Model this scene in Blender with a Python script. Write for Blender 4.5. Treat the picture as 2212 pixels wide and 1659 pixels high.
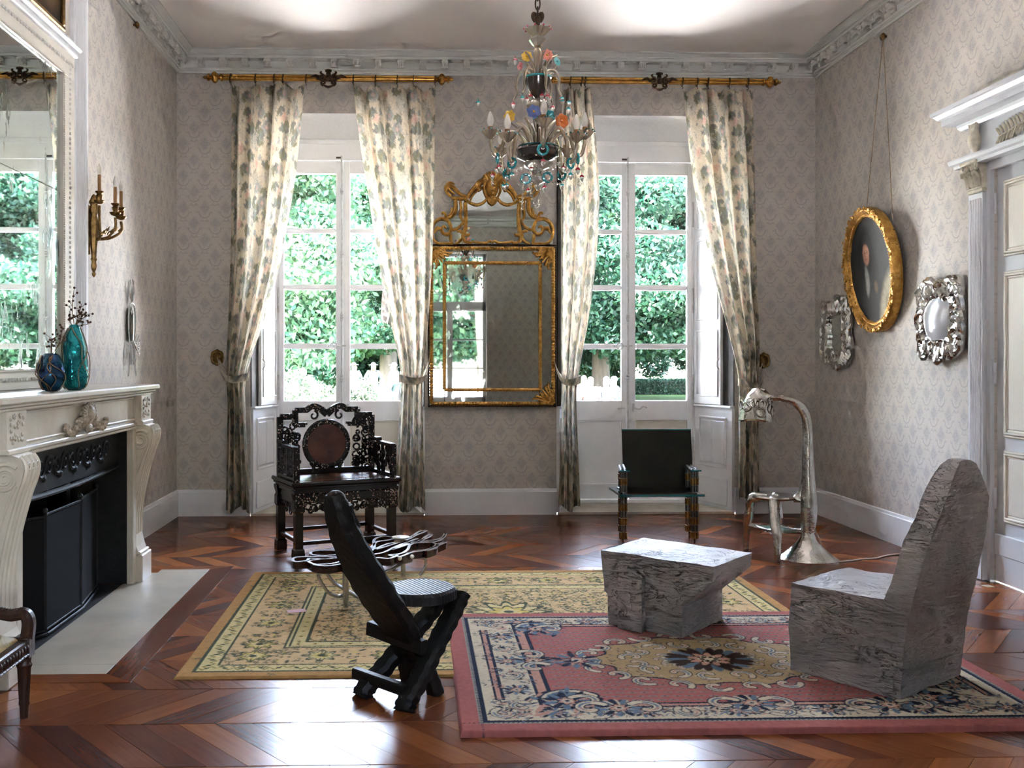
import bpy, math, random
import numpy as np
from mathutils import Matrix, Vector
PI = math.pi
R = math.radians
rnd = random.Random(7)
C = bpy.context.scene.collection
SC = bpy.context.scene
for o in list(bpy.data.objects):
    bpy.data.objects.remove(o)

# ------------------------------------------------------------------ camera
FPX, PCX, PCY, EYE, YAW = 2100.0, 962.0, 780.0, 1.5, R(1.7)
cd = bpy.data.cameras.new('camera'); cam = bpy.data.objects.new('camera', cd); C.objects.link(cam)
cam.location = (0, 0, EYE); cam.rotation_euler = (R(90), 0, -YAW)
cd.sensor_fit = 'HORIZONTAL'; cd.sensor_width = 36.0; cd.lens = FPX / 2212 * 36.0
cd.shift_x = (1106 - PCX) / 2212; cd.shift_y = (PCY - 829.5) / 2212
cd.clip_start = 0.05; cd.clip_end = 500
SC.camera = cam
SC.view_settings.view_transform = 'Standard'; SC.view_settings.look = 'None'
SC.view_settings.gamma = 1.0; SC.view_settings.use_curve_mapping = False
SC.view_settings.exposure = 4.25
SC.cycles.use_denoising = True
SC.cycles.use_adaptive_sampling = True; SC.cycles.adaptive_threshold = 0.03; SC.cycles.adaptive_min_samples = 24
SC.cycles.max_bounces = 9; SC.cycles.diffuse_bounces = 5; SC.cycles.glossy_bounces = 4
SC.cycles.transmission_bounces = 6; SC.cycles.transparent_max_bounces = 10
SC.cycles.sample_clamp_indirect = 8.0
SC.cycles.caustics_reflective = False; SC.cycles.caustics_refractive = False

# ------------------------------------------------------------------ sky and sun
wld = bpy.data.worlds.new('sky'); SC.world = wld; wld.use_nodes = True
_n = wld.node_tree.nodes; _l = wld.node_tree.links
_bg = _n['Background']; _sky = _n.new('ShaderNodeTexSky'); _sky.sky_type = 'NISHITA'
_sky.sun_disc = False; _sky.sun_elevation = R(52); _sky.sun_rotation = R(280); _sky.dust_density = 2.5
_sky.air_density = 1.0; _sky.ozone_density = 1.0
_hs = _n.new('ShaderNodeHueSaturation'); _hs.inputs['Saturation'].default_value = 0.7
_l.new(_sky.outputs[0], _hs.inputs['Color']); _l.new(_hs.outputs[0], _bg.inputs[0])
_bg.inputs[1].default_value = 0.95
sl = bpy.data.lights.new('sun', 'SUN'); sl.energy = 15.0; sl.angle = R(0.6); sl.color = (1.0, 0.97, 0.93)
so = bpy.data.objects.new('sun', sl); C.objects.link(so)
so.rotation_euler = Vector((0.66, 0.03, -0.75)).to_track_quat('-Z', 'Y').to_euler()
so.location = (-30, 0, 40)

# ------------------------------------------------------------------ photo pixel -> place
_c, _s = math.cos(YAW), math.sin(YAW)
def _ray(px, py):
    a = (px - PCX) / FPX; b = -(py - PCY) / FPX
    return Vector((a * _c + _s, -a * _s + _c, b))
def atY(px, py, Y): d = _ray(px, py); return Vector((0, 0, EYE)) + d * (Y / d.y)
def atX(px, py, X): d = _ray(px, py); return Vector((0, 0, EYE)) + d * (X / d.x)
def atZ(px, py, z=0.0): d = _ray(px, py); return Vector((0, 0, EYE)) + d * ((z - EYE) / d.z)
def atPlane(px, py, p, n):
    d = _ray(px, py); o = Vector((0, 0, EYE)); n = Vector(n)
    return o + d * ((Vector(p) - o).dot(n) / d.dot(n))
def proj(p):
    xc = p[0] * _c - p[1] * _s; zc = p[0] * _s + p[1] * _c
    return PCX + FPX * xc / zc, PCY - FPX * (p[2] - EYE) / zc

# ------------------------------------------------------------------ shader node helper
class X:
    """one value in a node tree, with arithmetic"""
    def __init__(s, nt, sock): s.nt = nt; s.k = sock
    def _m(s, op, *a, clamp=False):
        n = s.nt.nodes.new('ShaderNodeMath'); n.operation = op; n.use_clamp = clamp
        for i, v in enumerate((s,) + a):
            if isinstance(v, X): s.nt.links.new(v.k, n.inputs[i])
            else: n.inputs[i].default_value = v
        return X(s.nt, n.outputs[0])
    def __add__(s, o): return s._m('ADD', o)
    __radd__ = __add__
    def __mul__(s, o): return s._m('MULTIPLY', o)
    __rmul__ = __mul__
    def __sub__(s, o): return s._m('SUBTRACT', o)
    def __rsub__(s, o): return (s * -1.0) + o
    def __truediv__(s, o): return s._m('DIVIDE', o)
    def abs(s): return s._m('ABSOLUTE')
    def cos(s): return s._m('COSINE')
    def sin(s): return s._m('SINE')
    def fract(s): return s._m('FRACT')
    def floor(s): return s._m('FLOOR')
    def max(s, o): return s._m('MAXIMUM', o)
    def min(s, o): return s._m('MINIMUM', o)
    def clamp(s): return s._m('ADD', 0.0, clamp=True)
    def step(s, a, b):
        n = s.nt.nodes.new('ShaderNodeMapRange'); n.interpolation_type = 'SMOOTHSTEP'
        s.nt.links.new(s.k, n.inputs[0]); n.inputs[1].default_value = a; n.inputs[2].default_value = b
        return X(s.nt, n.outputs[0])

class Mat:
    def __init__(s, name, rough=0.5, metal=0.0, spec=0.5):
        s.m = bpy.data.materials.new(name); s.m.use_nodes = True; s.nt = s.m.node_tree
        s.b = s.nt.nodes['Principled BSDF']; s.b.inputs['Roughness'].default_value = rough
        s.b.inputs['Metallic'].default_value = metal; s.b.inputs['Specular IOR Level'].default_value = spec
    def coord(s, kind='Object', scale=(1, 1, 1), rot=(0, 0, 0), loc=(0, 0, 0)):
        t = s.nt.nodes.new('ShaderNodeTexCoord'); mp = s.nt.nodes.new('ShaderNodeMapping')
        s.nt.links.new(t.outputs[kind], mp.inputs[0])
        mp.inputs['Scale'].default_value = scale; mp.inputs['Rotation'].default_value = rot; mp.inputs['Location'].default_value = loc
        return mp.outputs[0]
    def xyz(s, v):
        n = s.nt.nodes.new('ShaderNodeSeparateXYZ'); s.nt.links.new(v, n.inputs[0])
        return [X(s.nt, n.outputs[i]) for i in range(3)]
    def noise(s, v, scale, detail=4, rough=0.55, dist=0.0, out=0):
        n = s.nt.nodes.new('ShaderNodeTexNoise'); s.nt.links.new(v, n.inputs['Vector'])
        n.inputs['Scale'].default_value = scale; n.inputs['Detail'].default_value = detail
        n.inputs['Roughness'].default_value = rough; n.inputs['Distortion'].default_value = dist
        return X(s.nt, n.outputs[out])
    def voro(s, v, scale, feature='F1', out='Distance', rand=1.0):
        n = s.nt.nodes.new('ShaderNodeTexVoronoi'); n.feature = feature; s.nt.links.new(v, n.inputs['Vector'])
        n.inputs['Scale'].default_value = scale; n.inputs['Randomness'].default_value = rand
        return X(s.nt, n.outputs[out])
    def mix(s, f, a, b):
        n = s.nt.nodes.new('ShaderNodeMix'); n.data_type = 'RGBA'
        if isinstance(f, X): s.nt.links.new(f.k, n.inputs[0])
        else: n.inputs[0].default_value = f
        for i, v in ((6, a), (7, b)):
            if isinstance(v, X): s.nt.links.new(v.k, n.inputs[i])
            else: n.inputs[i].default_value = (*v, 1)
        return X(s.nt, n.outputs[2])
    def ramp(s, f, stops):
        n = s.nt.nodes.new('ShaderNodeValToRGB'); s.nt.links.new(f.k, n.inputs[0]); e = n.color_ramp.elements
        while len(e) < len(stops): e.new(0.5)
        for q, (p, c) in zip(e, stops): q.position = p; q.color = (*c, 1)
        return X(s.nt, n.outputs[0])
    def attr(s, name='Col'):
        n = s.nt.nodes.new('ShaderNodeAttribute'); n.attribute_name = name; return X(s.nt, n.outputs['Color'])
    def rand(s, island=False):
        if island:
            n = s.nt.nodes.new('ShaderNodeNewGeometry'); return X(s.nt, n.outputs['Random Per Island'])
        n = s.nt.nodes.new('ShaderNodeObjectInfo'); return X(s.nt, n.outputs['Random'])
    def base(s, c):
        if isinstance(c, X): s.nt.links.new(c.k, s.b.inputs['Base Color'])
        else: s.b.inputs['Base Color'].default_value = (*c, 1)
        return s
    def set(s, **k):
        for a, v in k.items():
            i = s.b.inputs[a.replace('_', ' ')]
            if isinstance(v, X): s.nt.links.new(v.k, i)
            else: i.default_value = v
        return s
    def bump(s, h, dist=0.01, strength=1.0):
        n = s.nt.nodes.new('ShaderNodeBump'); s.nt.links.new(h.k, n.inputs['Height'])
        n.inputs['Distance'].default_value = dist; n.inputs['Strength'].default_value = strength
        s.nt.links.new(n.outputs[0], s.b.inputs['Normal']); return s

def pm(name, c1, c2=None, scale=12, rough=0.5, metal=0.0, bump=0.0, bscale=None, stretch=(1, 1, 1), detail=5, spec=0.5, lo=0.3, hi=0.7, coat=0.0, rvar=0.0):
    """a noise-mottled paint, metal, stone or cloth"""
    m = Mat(name, rough, metal, spec); v = m.coord(scale=stretch)
    f = m.noise(v, scale, detail).step(lo, hi)
    m.base(m.mix(f, c1, c2 or tuple(x * 0.8 for x in c1)))
    if bump: m.bump(m.noise(v, bscale or scale * 2, detail), bump)
    if rvar: m.set(Roughness=f * rvar + (rough - rvar / 2))
    if coat: m.set(Coat_Weight=coat)
    return m.m

# ------------------------------------------------------------------ mesh helper
def spl(pts, n=6, closed=False):
    """Catmull-Rom through points"""
    P = [Vector(p) for p in pts]; k = len(P); out = []
    for i in range(k if closed else k - 1):
        g = lambda j: P[j % k] if closed else P[max(0, min(k - 1, j))]
        a, b, c, d = g(i - 1), g(i), g(i + 1), g(i + 2)
        for q in range(n):
            t = q / n
            out.append(0.5 * ((2 * b) + (c - a) * t + (2 * a - 5 * b + 4 * c - d) * t * t + (3 * b - a - 3 * c + d) * t ** 3))
    if not closed: out.append(P[-1])
    return out
def lerps(vals, n):
    """resample a short list of numbers to n entries"""
    return list(np.interp(np.linspace(0, 1, n), np.linspace(0, 1, len(vals)), vals))
def spiral(cx, cz, r0, r1, a0, a1, n=18, y=0.0):
    return [Vector((cx + (r0 + (r1 - r0) * i / n) * math.cos(R(a0 + (a1 - a0) * i / n)), y, cz + (r0 + (r1 - r0) * i / n) * math.sin(R(a0 + (a1 - a0) * i / n)))) for i in range(n + 1)]

class MB:
    def __init__(s, M=None): s.v = []; s.f = []; s.M = M
    def add(s, vs, fs):
        o = len(s.v)
        s.v += [tuple(s.M @ Vector(p)) for p in vs] if s.M is not None else [tuple(p) for p in vs]
        s.f += [tuple(i + o for i in f) for f in fs]; return s
    def box(s, x0, x1, y0, y1, z0, z1, b=0.0):
        if b <= 0:
            return s.add([(x, y, z) for x in (x0, x1) for y in (y0, y1) for z in (z0, z1)],
                         [(0, 1, 3, 2), (4, 6, 7, 5), (0, 4, 5, 1), (2, 3, 7, 6), (0, 2, 6, 4), (1, 5, 7, 3)])
        c = [(x0 + x1) / 2, (y0 + y1) / 2, (z0 + z1) / 2]; h = [abs(x1 - x0) / 2, abs(y1 - y0) / 2, abs(z1 - z0) / 2]
        b = min(b, *(q * 0.9 for q in h)); vs = []; ix = {}
        for sx in (-1, 1):
            for sy in (-1, 1):
                for sz in (-1, 1):
                    for a in range(3):
                        d = [sx * (h[0] - b), sy * (h[1] - b), sz * (h[2] - b)]; d[a] = (sx, sy, sz)[a] * h[a]
                        ix[(sx, sy, sz, a)] = len(vs); vs.append(tuple(c[i] + d[i] for i in range(3)))
        fs = []
        sg = (-1, 1)
        for a in range(3):
            p, q = (a + 1) % 3, (a + 2) % 3
            for w in sg:
                ring = []
                for (u, v) in ((-1, -1), (1, -1), (1, 1), (-1, 1)):
                    k = [0, 0, 0]; k[a] = w; k[p] = u; k[q] = v; ring.append(ix[(*k, a)])
                fs.append(ring if w > 0 else ring[::-1])
            for u in sg:
                for v in sg:
                    k0 = [0, 0, 0]; k1 = [0, 0, 0]; k0[a] = -1; k1[a] = 1
                    k0[p] = k1[p] = u; k0[q] = k1[q] = v
                    r = [ix[(*k0, p)], ix[(*k1, p)], ix[(*k1, q)], ix[(*k0, q)]]
                    fs.append(r if u * v < 0 else r[::-1])
        for sx in sg:
            for sy in sg:
                for sz in sg:
                    r = [ix[(sx, sy, sz, a)] for a in range(3)]
                    fs.append(r if sx * sy * sz > 0 else r[::-1])
        return s.add(vs, fs)
    def prism(s, poly, d0, d1, axis='y', d2=None):
        """2D outline extruded along an axis; poly in the two other axes"""
        n = len(poly)
        def P(p, d):
            return (p[0], d, p[1]) if axis == 'y' else (d, p[0], p[1]) if axis == 'x' else (p[0], p[1], d)
        return s.add([P(p, d0) for p in poly] + [P(p, d1) for p in poly],
                     [tuple(range(n))[::-1], tuple(range(n, 2 * n))] + [(i, (i + 1) % n, n + (i + 1) % n, n + i) for i in range(n)])
    def bprism(s, poly, d0, d1, axis='y', b=0.006):
        """as prism with a chamfered front rim at d1"""
        n = len(poly); cx = sum(p[0] for p in poly) / n; cy = sum(p[1] for p in poly) / n
        def ins(p):
            L = math.hypot(p[0] - cx, p[1] - cy) or 1; k = max(0.0, 1 - b / L); return (cx + (p[0] - cx) * k, cy + (p[1] - cy) * k)
        def P(p, d):
            return (p[0], d, p[1]) if axis == 'y' else (d, p[0], p[1]) if axis == 'x' else (p[0], p[1], d)
        m = d1 - math.copysign(min(b, abs(d1 - d0) * 0.5), d1 - d0)
        vs = [P(p, d0) for p in poly] + [P(p, m) for p in poly] + [P(ins(p), d1) for p in poly]
        fs = [tuple(range(n))[::-1], tuple(range(2 * n, 3 * n))]
        for k in (0, n): fs += [(k + i, k + (i + 1) % n, k + n + (i + 1) % n, k + n + i) for i in range(n)]
        return s.add(vs, fs)
    def tube(s, path, r, n=8, closed=False, flat=None):
        """round bar along a path; r a number or a list; flat = (axis vector, factor) squashes it"""
        P = [Vector(p) for p in path]; k = len(P)
        rs = [r] * k if isinstance(r, (int, float)) else (list(r) if len(r) == k else lerps(r, k))
        T = []
        for i in range(k):
            a = P[(i - 1) % k] if closed else P[max(0, i - 1)]; b = P[(i + 1) % k] if closed else P[min(k - 1, i + 1)]
            t = b - a; T.append(t.normalized() if t.length > 1e-9 else Vector((0, 0, 1)))
        up = Vector((0, 0, 1)) if abs(T[0].z) < 0.9 else Vector((1, 0, 0))
        N = (up - T[0] * up.dot(T[0])).normalized(); vs = []
        for i in range(k):
            N = N - T[i] * N.dot(T[i]); N = N.normalized() if N.length > 1e-6 else T[i].orthogonal().normalized()
            B = T[i].cross(N)
            for j in range(n):
                a = 2 * PI * j / n; o = (N * math.cos(a) + B * math.sin(a)) * rs[i]
                if flat: ax = Vector(flat[0]); o = o - ax * o.dot(ax) * (1 - flat[1])
                vs.append(P[i] + o)
        fs = []
        for i in range(k if closed else k - 1):
            q = (i + 1) % k
            for j in range(n): fs.append((i * n + j, i * n + (j + 1) % n, q * n + (j + 1) % n, q * n + j))
        if not closed: fs += [tuple(range(n))[::-1], tuple((k - 1) * n + j for j in range(n))]
        return s.add(vs, fs)
    def lathe(s, prof, n=16, c=(0, 0, 0), axis='z', sq=None, twist=0.0):
        """profile of (radius, height) turned about an axis"""
        vs = []; k = len(prof)
        for i, (r, h) in enumerate(prof):
            for j in range(n):
                a = 2 * PI * j / n + twist * i; q = r * (sq(a, h) if sq else 1); x, y = q * math.cos(a), q * math.sin(a)
                p = (x, y, h) if axis == 'z' else (x, h, y) if axis == 'y' else (h, x, y)
                vs.append((c[0] + p[0], c[1] + p[1], c[2] + p[2]))
        fs = [(i * n + j, i * n + (j + 1) % n, (i + 1) * n + (j + 1) % n, (i + 1) * n + j) for i in range(k - 1) for j in range(n)]
        if prof[0][0] > 1e-6: fs.append(tuple(range(n))[::-1])
        if prof[-1][0] > 1e-6: fs.append(tuple((k - 1) * n + j for j in range(n)))
        return s.add(vs, fs)
    def ball(s, c, r, n=10, m=6):
        rx, ry, rz = (r, r, r) if isinstance(r, (int, float)) else r
        vs = [(c[0], c[1], c[2] - rz)]
        for i in range(1, m):
            t = PI * i / m
            vs += [(c[0] + rx * math.sin(t) * math.cos(2 * PI * j / n), c[1] + ry * math.sin(t) * math.sin(2 * PI * j / n), c[2] - rz * math.cos(t)) for j in range(n)]
        vs.append((c[0], c[1], c[2] + rz)); L = len(vs) - 1
        fs = [(0, 1 + (j + 1) % n, 1 + j) for j in range(n)]
        for i in range(m - 2): fs += [(1 + i * n + j, 1 + i * n + (j + 1) % n, 1 + (i + 1) * n + (j + 1) % n, 1 + (i + 1) * n + j) for j in range(n)]
        return s.add(vs, fs + [(1 + (m - 2) * n + j, 1 + (m - 2) * n + (j + 1) % n, L) for j in range(n)])
    def sweepx(s, prof, path):
        """profile of (a, b) at each path station given as (origin, A, B)"""
        n = len(prof); vs = []
        for o, A, B in path: vs += [Vector(o) + Vector(A) * a + Vector(B) * b for a, b in prof]
        k = len(path)
        return s.add(vs, [(i * n + j, i * n + j + 1, (i + 1) * n + j + 1, (i + 1) * n + j) for i in range(k - 1) for j in range(n - 1)] + [tuple(range(n))[::-1], tuple((k - 1) * n + j for j in range(n))])
    def grid(s, rows, flip=False):
        """rows of equally many points"""
        k, n = len(rows), len(rows[0]); vs = [p for r in rows for p in r]
        fs = [(i * n + j, i * n + j + 1, (i + 1) * n + j + 1, (i + 1) * n + j) for i in range(k - 1) for j in range(n - 1)]
        return s.add(vs, [f[::-1] for f in fs] if flip else fs)
    def build(s, name, mat, parent=None, smooth=False, ang=40, world=True, **k):
        me = bpy.data.meshes.new(name); me.from_pydata(s.v, [], s.f); me.update()
        me.materials.append(mat)
        if smooth:
            me.polygons.foreach_set('use_smooth', [True] * len(me.polygons))
            if ang < 180: me.set_sharp_from_angle(angle=R(ang))
        return put(name, me, parent, world, **k)

def put(name, me, parent=None, world=True, **k):
    o = bpy.data.objects.new(name, me); C.objects.link(o)
    if parent is not None:
        o.parent = parent
        if world: o.matrix_parent_inverse = wmat(parent).inverted()
    return tag(o, **k)
def wmat(o):
    m = Matrix.LocRotScale(o.location, o.rotation_euler, o.scale)
    return wmat(o.parent) @ o.matrix_parent_inverse @ m if o.parent else m
def tag(o, label=None, cat=None, group=None, kind=None):
    if label: o['label'] = label
    if cat: o['category'] = cat
    if group: o['group'] = group
    if kind: o['kind'] = kind
    return o
def thing(name, label, cat, loc=(0, 0, 0), rz=0.0, group=None, kind=None):
    o = bpy.data.objects.new(name, None); C.objects.link(o); o.empty_display_size = 0.1
    o.location = loc; o.rotation_euler = (0, 0, rz)
    return tag(o, label, cat, group, kind)
def dup(o, parent=None, loc=None, rz=None, **k):
    """copy of an object with copies of its parts and sub-parts"""
    c = o.copy(); C.objects.link(c)
    if parent is not None: c.parent = parent
    if loc is not None: c.location = loc
    if rz is not None: c.rotation_euler = (0, 0, rz)
    for ch in list(o.children): dup(ch, c)
    return tag(c, **k)
def smoothed(o, lv=1):
    m = o.modifiers.new('s', 'SUBSURF'); m.levels = lv; m.render_levels = lv
    return o
def vcol(me, cols):
    a = me.color_attributes.new('Col', 'FLOAT_COLOR', 'POINT')
    q = np.ones((len(me.vertices), 4), np.float32); q[:, :3] = np.asarray(cols).reshape(-1, 3); a.data.foreach_set('color', q.ravel())
def fast_grid(name, P, mat, cols=None, parent=None, extra=None, **k):
    """mesh from an (n, m, 3) array of points with colours"""
    n, m = P.shape[:2]; vs = P.reshape(-1, 3).astype(np.float32)
    i, j = np.meshgrid(np.arange(n - 1), np.arange(m - 1), indexing='ij'); a = (i * m + j).ravel()
    f = np.stack([a, a + m, a + m + 1, a + 1], 1)
    me = bpy.data.meshes.new(name); me.vertices.add(len(vs)); me.vertices.foreach_set('co', vs.ravel())
    me.loops.add(f.size); me.loops.foreach_set('vertex_index', f.ravel().astype(np.int32))
    me.polygons.add(len(f)); me.polygons.foreach_set('loop_start', np.arange(0, f.size, 4, dtype=np.int32))
    me.update(calc_edges=True); me.polygons.foreach_set('use_smooth', np.ones(len(f), bool)); me.validate()
    me.materials.append(mat)
    if cols is not None: vcol(me, cols)
    return put(name, me, parent, **k)
# ------------------------------------------------------------------ the room's measures
XL, XR, YB, YF, ZC = -2.32, 3.93, 9.48, -1.3, 4.475
YW = 10.08                                    # plane of the French windows
WIN = [(-0.755, -1.61, 0.08), (2.215, 1.37, 3.13)]   # centre, front edges of each recess
ZR0, ZR1 = 3.91, 3.79                          # recess soffit front and back

# ------------------------------------------------------------------ shared materials
def wallpaper(name, ax):
    """faded damask: half-drop rows of fans cupped by crescents"""
    m = Mat(name, 0.75, spec=0.25); v = m.coord(); q = m.xyz(v); PX, PZ_ = 0.205, 0.31
    wob = (m.noise(v, 18, 2) - 0.5) * 0.012
    uu = q[ax] + wob; vv = (q[2] - q[1] if ax == 0 else q[2]) + wob
    dots = 1.0 - m.voro(v, 85).step(0.16, 0.40); f = None
    for ou, ov in ((0.0, 0.0), (0.5, 0.5)):
        a = ((uu * (1 / PX) + ou).fract() - 0.5) * PX; h = ((vv * (1 / PZ_) + ov).fract() - 0.5) * PZ_; A = a.abs()
        def ring(cx, cy, r, w, lower=True):
            dx, dy = A - cx, h - cy; d = (dx * dx + dy * dy)._m('SQRT'); k = 1.0 - (d - r).abs().step(w * 0.4, w)
            return k * ((dy * -1.0).step(-0.012, 0.004) if lower else dy.step(-0.004, 0.012))
        cup = ring(0.0, -0.030, 0.052, 0.0075); ends = ring(0.064, -0.022, 0.011, 0.006); drop = ring(0.0, -0.095, 0.022, 0.006); arch = ring(0.026, -0.125, 0.015, 0.006, False)
        e = A * (1 / 0.068) + (h - 0.016).abs() * (1 / 0.085); fan = 1.0 - e.step(0.45, 1.1)
        k = (cup * 0.46).max(ends * 0.42).max(drop * 0.36).max(arch * 0.42).max(fan * 0.34 + fan * dots * 0.40)
        f = k if f is None else f.max(k)
    fine = m.noise(v, 90, 3, 0.6).step(0.40, 0.66); f = (f + dots * 0.18 + fine * 0.18).clamp()
    c = m.mix(f, (0.605, 0.56, 0.50), (0.305, 0.305, 0.335)); stain = m.noise(v, 1.3, 6).step(0.55, 0.8) * 0.22
    m.base(m.mix(stain, c, (0.50, 0.46, 0.42))); m.bump(m.noise(v, 160, 2), 0.0012)
    return m.m
M = {}
M['paper_x'] = wallpaper('wallpaper_damask', 0)
M['paper_y'] = wallpaper('wallpaper_damask_side', 1)
M['ceil'] = pm('ceiling_plaster', (0.86, 0.835, 0.81), (0.82, 0.79, 0.76), 1.2, 0.85, bump=0.004, bscale=3, spec=0.2)
M['cornice'] = pm('cornice_grey_paint', (0.68, 0.69, 0.66), (0.62, 0.63, 0.60), 5, 0.6, bump=0.001, bscale=80)
M['cornlt'] = pm('carved_plaster', (0.72, 0.71, 0.67), (0.60, 0.59, 0.55), 26, 0.65, bump=0.003, bscale=60)
M['trim'] = pm('grey_white_paint', (0.75, 0.765, 0.79), (0.70, 0.715, 0.74), 4, 0.45, bump=0.0006, bscale=90)
M['winpaint'] = pm('window_white_paint', (0.84, 0.85, 0.87), (0.79, 0.80, 0.82), 5, 0.4, bump=0.0006, bscale=70)
M['door'] = pm('door_grey_paint', (0.63, 0.655, 0.69), (0.59, 0.615, 0.65), 4, 0.42)
M['cream'] = pm('cream_panel_paint', (0.77, 0.735, 0.65), (0.72, 0.69, 0.61), 4, 0.45)
M['ivory'] = pm('ivory_carving', (0.68, 0.63, 0.50), (0.50, 0.47, 0.38), 30, 0.5, bump=0.002, bscale=60)
M['dark'] = pm('dark_shutter_back_and_gap_shade', (0.035, 0.03, 0.03), (0.055, 0.045, 0.04), 8, 0.7)
M['iron'] = pm('white_painted_iron', (0.66, 0.66, 0.65), (0.5, 0.5, 0.5), 30, 0.35)
M['gilt'] = pm('gilded_wood', (0.74, 0.41, 0.10), (0.45, 0.22, 0.045), 22, 0.34, metal=0.75, bump=0.003, bscale=70, rvar=0.15)
M['gold'] = pm('burnished_gilt', (0.72, 0.40, 0.09), (0.45, 0.22, 0.05), 16, 0.26, metal=0.9)
M['bronze'] = pm('antique_bronze', (0.34, 0.21, 0.075), (0.17, 0.10, 0.035), 30, 0.36, metal=0.9, bump=0.002)
M['dkbronze'] = pm('dark_bronze', (0.10, 0.06, 0.035), (0.05, 0.03, 0.02), 25, 0.42, metal=0.7)
M['stone'] = pm('pale_threshold_stone', (0.52, 0.48, 0.41), (0.40, 0.36, 0.29), 6, 0.7, bump=0.004)
M['chrome'] = pm('bright_silver', (0.78, 0.77, 0.74), (0.6, 0.58, 0.55), 18, 0.12, metal=1.0, bump=0.004, bscale=30)
M['steel'] = pm('brushed_steel', (0.62, 0.62, 0.62), (0.5, 0.5, 0.5), 20, 0.25, metal=1.0)

def glassmat(name, tint=(1, 1, 1), refl=0.06, rough=0.0, haze=0.0):
    m = bpy.data.materials.new(name); m.use_nodes = True; nt = m.node_tree; nt.nodes.clear()
    o = nt.nodes.new('ShaderNodeOutputMaterial'); t = nt.nodes.new('ShaderNodeBsdfTransparent'); g = nt.nodes.new('ShaderNodeBsdfGlossy')
    x = nt.nodes.new('ShaderNodeMixShader'); fr = nt.nodes.new('ShaderNodeFresnel'); fr.inputs[0].default_value = 1.45
    tc = nt.nodes.new('ShaderNodeTexCoord'); no = nt.nodes.new('ShaderNodeTexNoise'); no.inputs['Scale'].default_value = 2.5
    nt.links.new(tc.outputs['Object'], no.inputs['Vector'])
    mx = nt.nodes.new('ShaderNodeMix'); mx.data_type = 'RGBA'; nt.links.new(no.outputs[0], mx.inputs[0])
    mx.inputs[6].default_value = (*tint, 1); mx.inputs[7].default_value = (*[q * 0.97 for q in tint], 1)
    nt.links.new(mx.outputs[2], t.inputs[0]); g.inputs['Roughness'].default_value = rough
    nt.links.new(fr.outputs[0], x.inputs[0]); nt.links.new(t.outputs[0], x.inputs[1]); nt.links.new(g.outputs[0], x.inputs[2])
    nt.links.new(x.outputs[0], o.inputs[0]); return m
M['pane'] = glassmat('window_glass')
def mirrormat(name, col=(0.72, 0.76, 0.72), spots=0.5, edge=(0.10, 0.11, 0.10)):
    m = Mat(name, 0.02, 1.0); v = m.coord()
    q = m.coord(scale=(3, 3, 1.0))
    f = (m.noise(q, 5, 8, 0.7).step(0.52, 0.60) * m.noise(v, 2.4, 2).step(0.52, 0.60)) * spots
    m.base(m.mix(f, col, edge)); m.set(Roughness=f * 0.5 + 0.015); return m.m
M['mirror'] = mirrormat('old_mirror_glass', (0.62, 0.67, 0.63), 0.15)
M['mirror_old'] = mirrormat('foxed_mirror_glass', (0.80, 0.88, 0.86), 1.0, (0.10, 0.12, 0.11))

# ------------------------------------------------------------------ floor of chevron parquet
def parquet(name, island):
    m = Mat(name, 0.3, spec=0.2); v = m.coord('UV'); rr = m.rand(island)
    off = m.nt.nodes.new('ShaderNodeVectorMath'); off.operation = 'ADD'
    cx = m.nt.nodes.new('ShaderNodeCombineXYZ'); k = (rr * 37.0); m.nt.links.new(k.k, cx.inputs[0]); m.nt.links.new((rr * 91.0).k, cx.inputs[1])
    m.nt.links.new(v, off.inputs[0]); m.nt.links.new(cx.outputs[0], off.inputs[1])
    mp = m.nt.nodes.new('ShaderNodeMapping'); m.nt.links.new(off.outputs[0], mp.inputs[0]); mp.inputs['Scale'].default_value = (2.2, 34, 1)
    w = mp.outputs[0]
    g = m.noise(w, 1.6, 5, 0.6, 0.25); big = m.noise(off.outputs[0], 3.0, 3)
    t = (rr * 0.66 + g * 0.34 + big * 0.22 - 0.16).clamp()
    c = m.ramp(t, [(0.0, (0.055, 0.016, 0.010)), (0.3, (0.12, 0.034, 0.015)), (0.55, (0.20, 0.062, 0.021)), (0.8, (0.31, 0.108, 0.033)), (1.0, (0.43, 0.17, 0.05))])
    m.base(c); m.set(Roughness=big * 0.08 + 0.2)
    m.bump(g * 0.6, 0.0006)
    return m.m
M['parquet'] = parquet('parquet_mahogany_brown', False); M['parquet_far'] = parquet('parquet_mahogany_brown_joined', True)
M['subfloor'] = pm('dark_floor_joint', (0.018, 0.008, 0.006), (0.01, 0.006, 0.005), 9, 0.8)

HX0, HX1, HY0, HY1 = -1.97, -1.485, 4.70, 7.03           # hearth
RUG_Y = (-1.145, 2.24, 4.61, 6.90); RUG_P = (0.175, 2.72, 3.865, 5.68)
def clip(poly, x0, x1, y0, y1):
    for a, lim, sg in ((0, x0, 1), (0, x1, -1), (1, y0, 1), (1, y1, -1)):
        out = []
        for i in range(len(poly)):
            p, q = poly[i], poly[(i + 1) % len(poly)]; dp, dq = sg * (p[a] - lim), sg * (q[a] - lim)
            if dp >= 0: out.append(p)
            if dp * dq < 0: t = dp / (dp - dq); out.append((p[0] + (q[0] - p[0]) * t, p[1] + (q[1] - p[1]) * t))
        poly = out
        if len(poly) < 3: return []
    return poly
floor = thing('floor', 'reddish brown chevron parquet floor', 'floor', kind='structure')
sb = MB(); sb.box(XL - 0.05, XR + 0.05, YF - 0.05, YB + 0.05, -0.06, -0.016); sb.build('subfloor', M['subfloor'], floor)
ROW, PIT, SH, GAP = 0.43, 0.152, 0.36, 0.0016
cand = []
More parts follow.
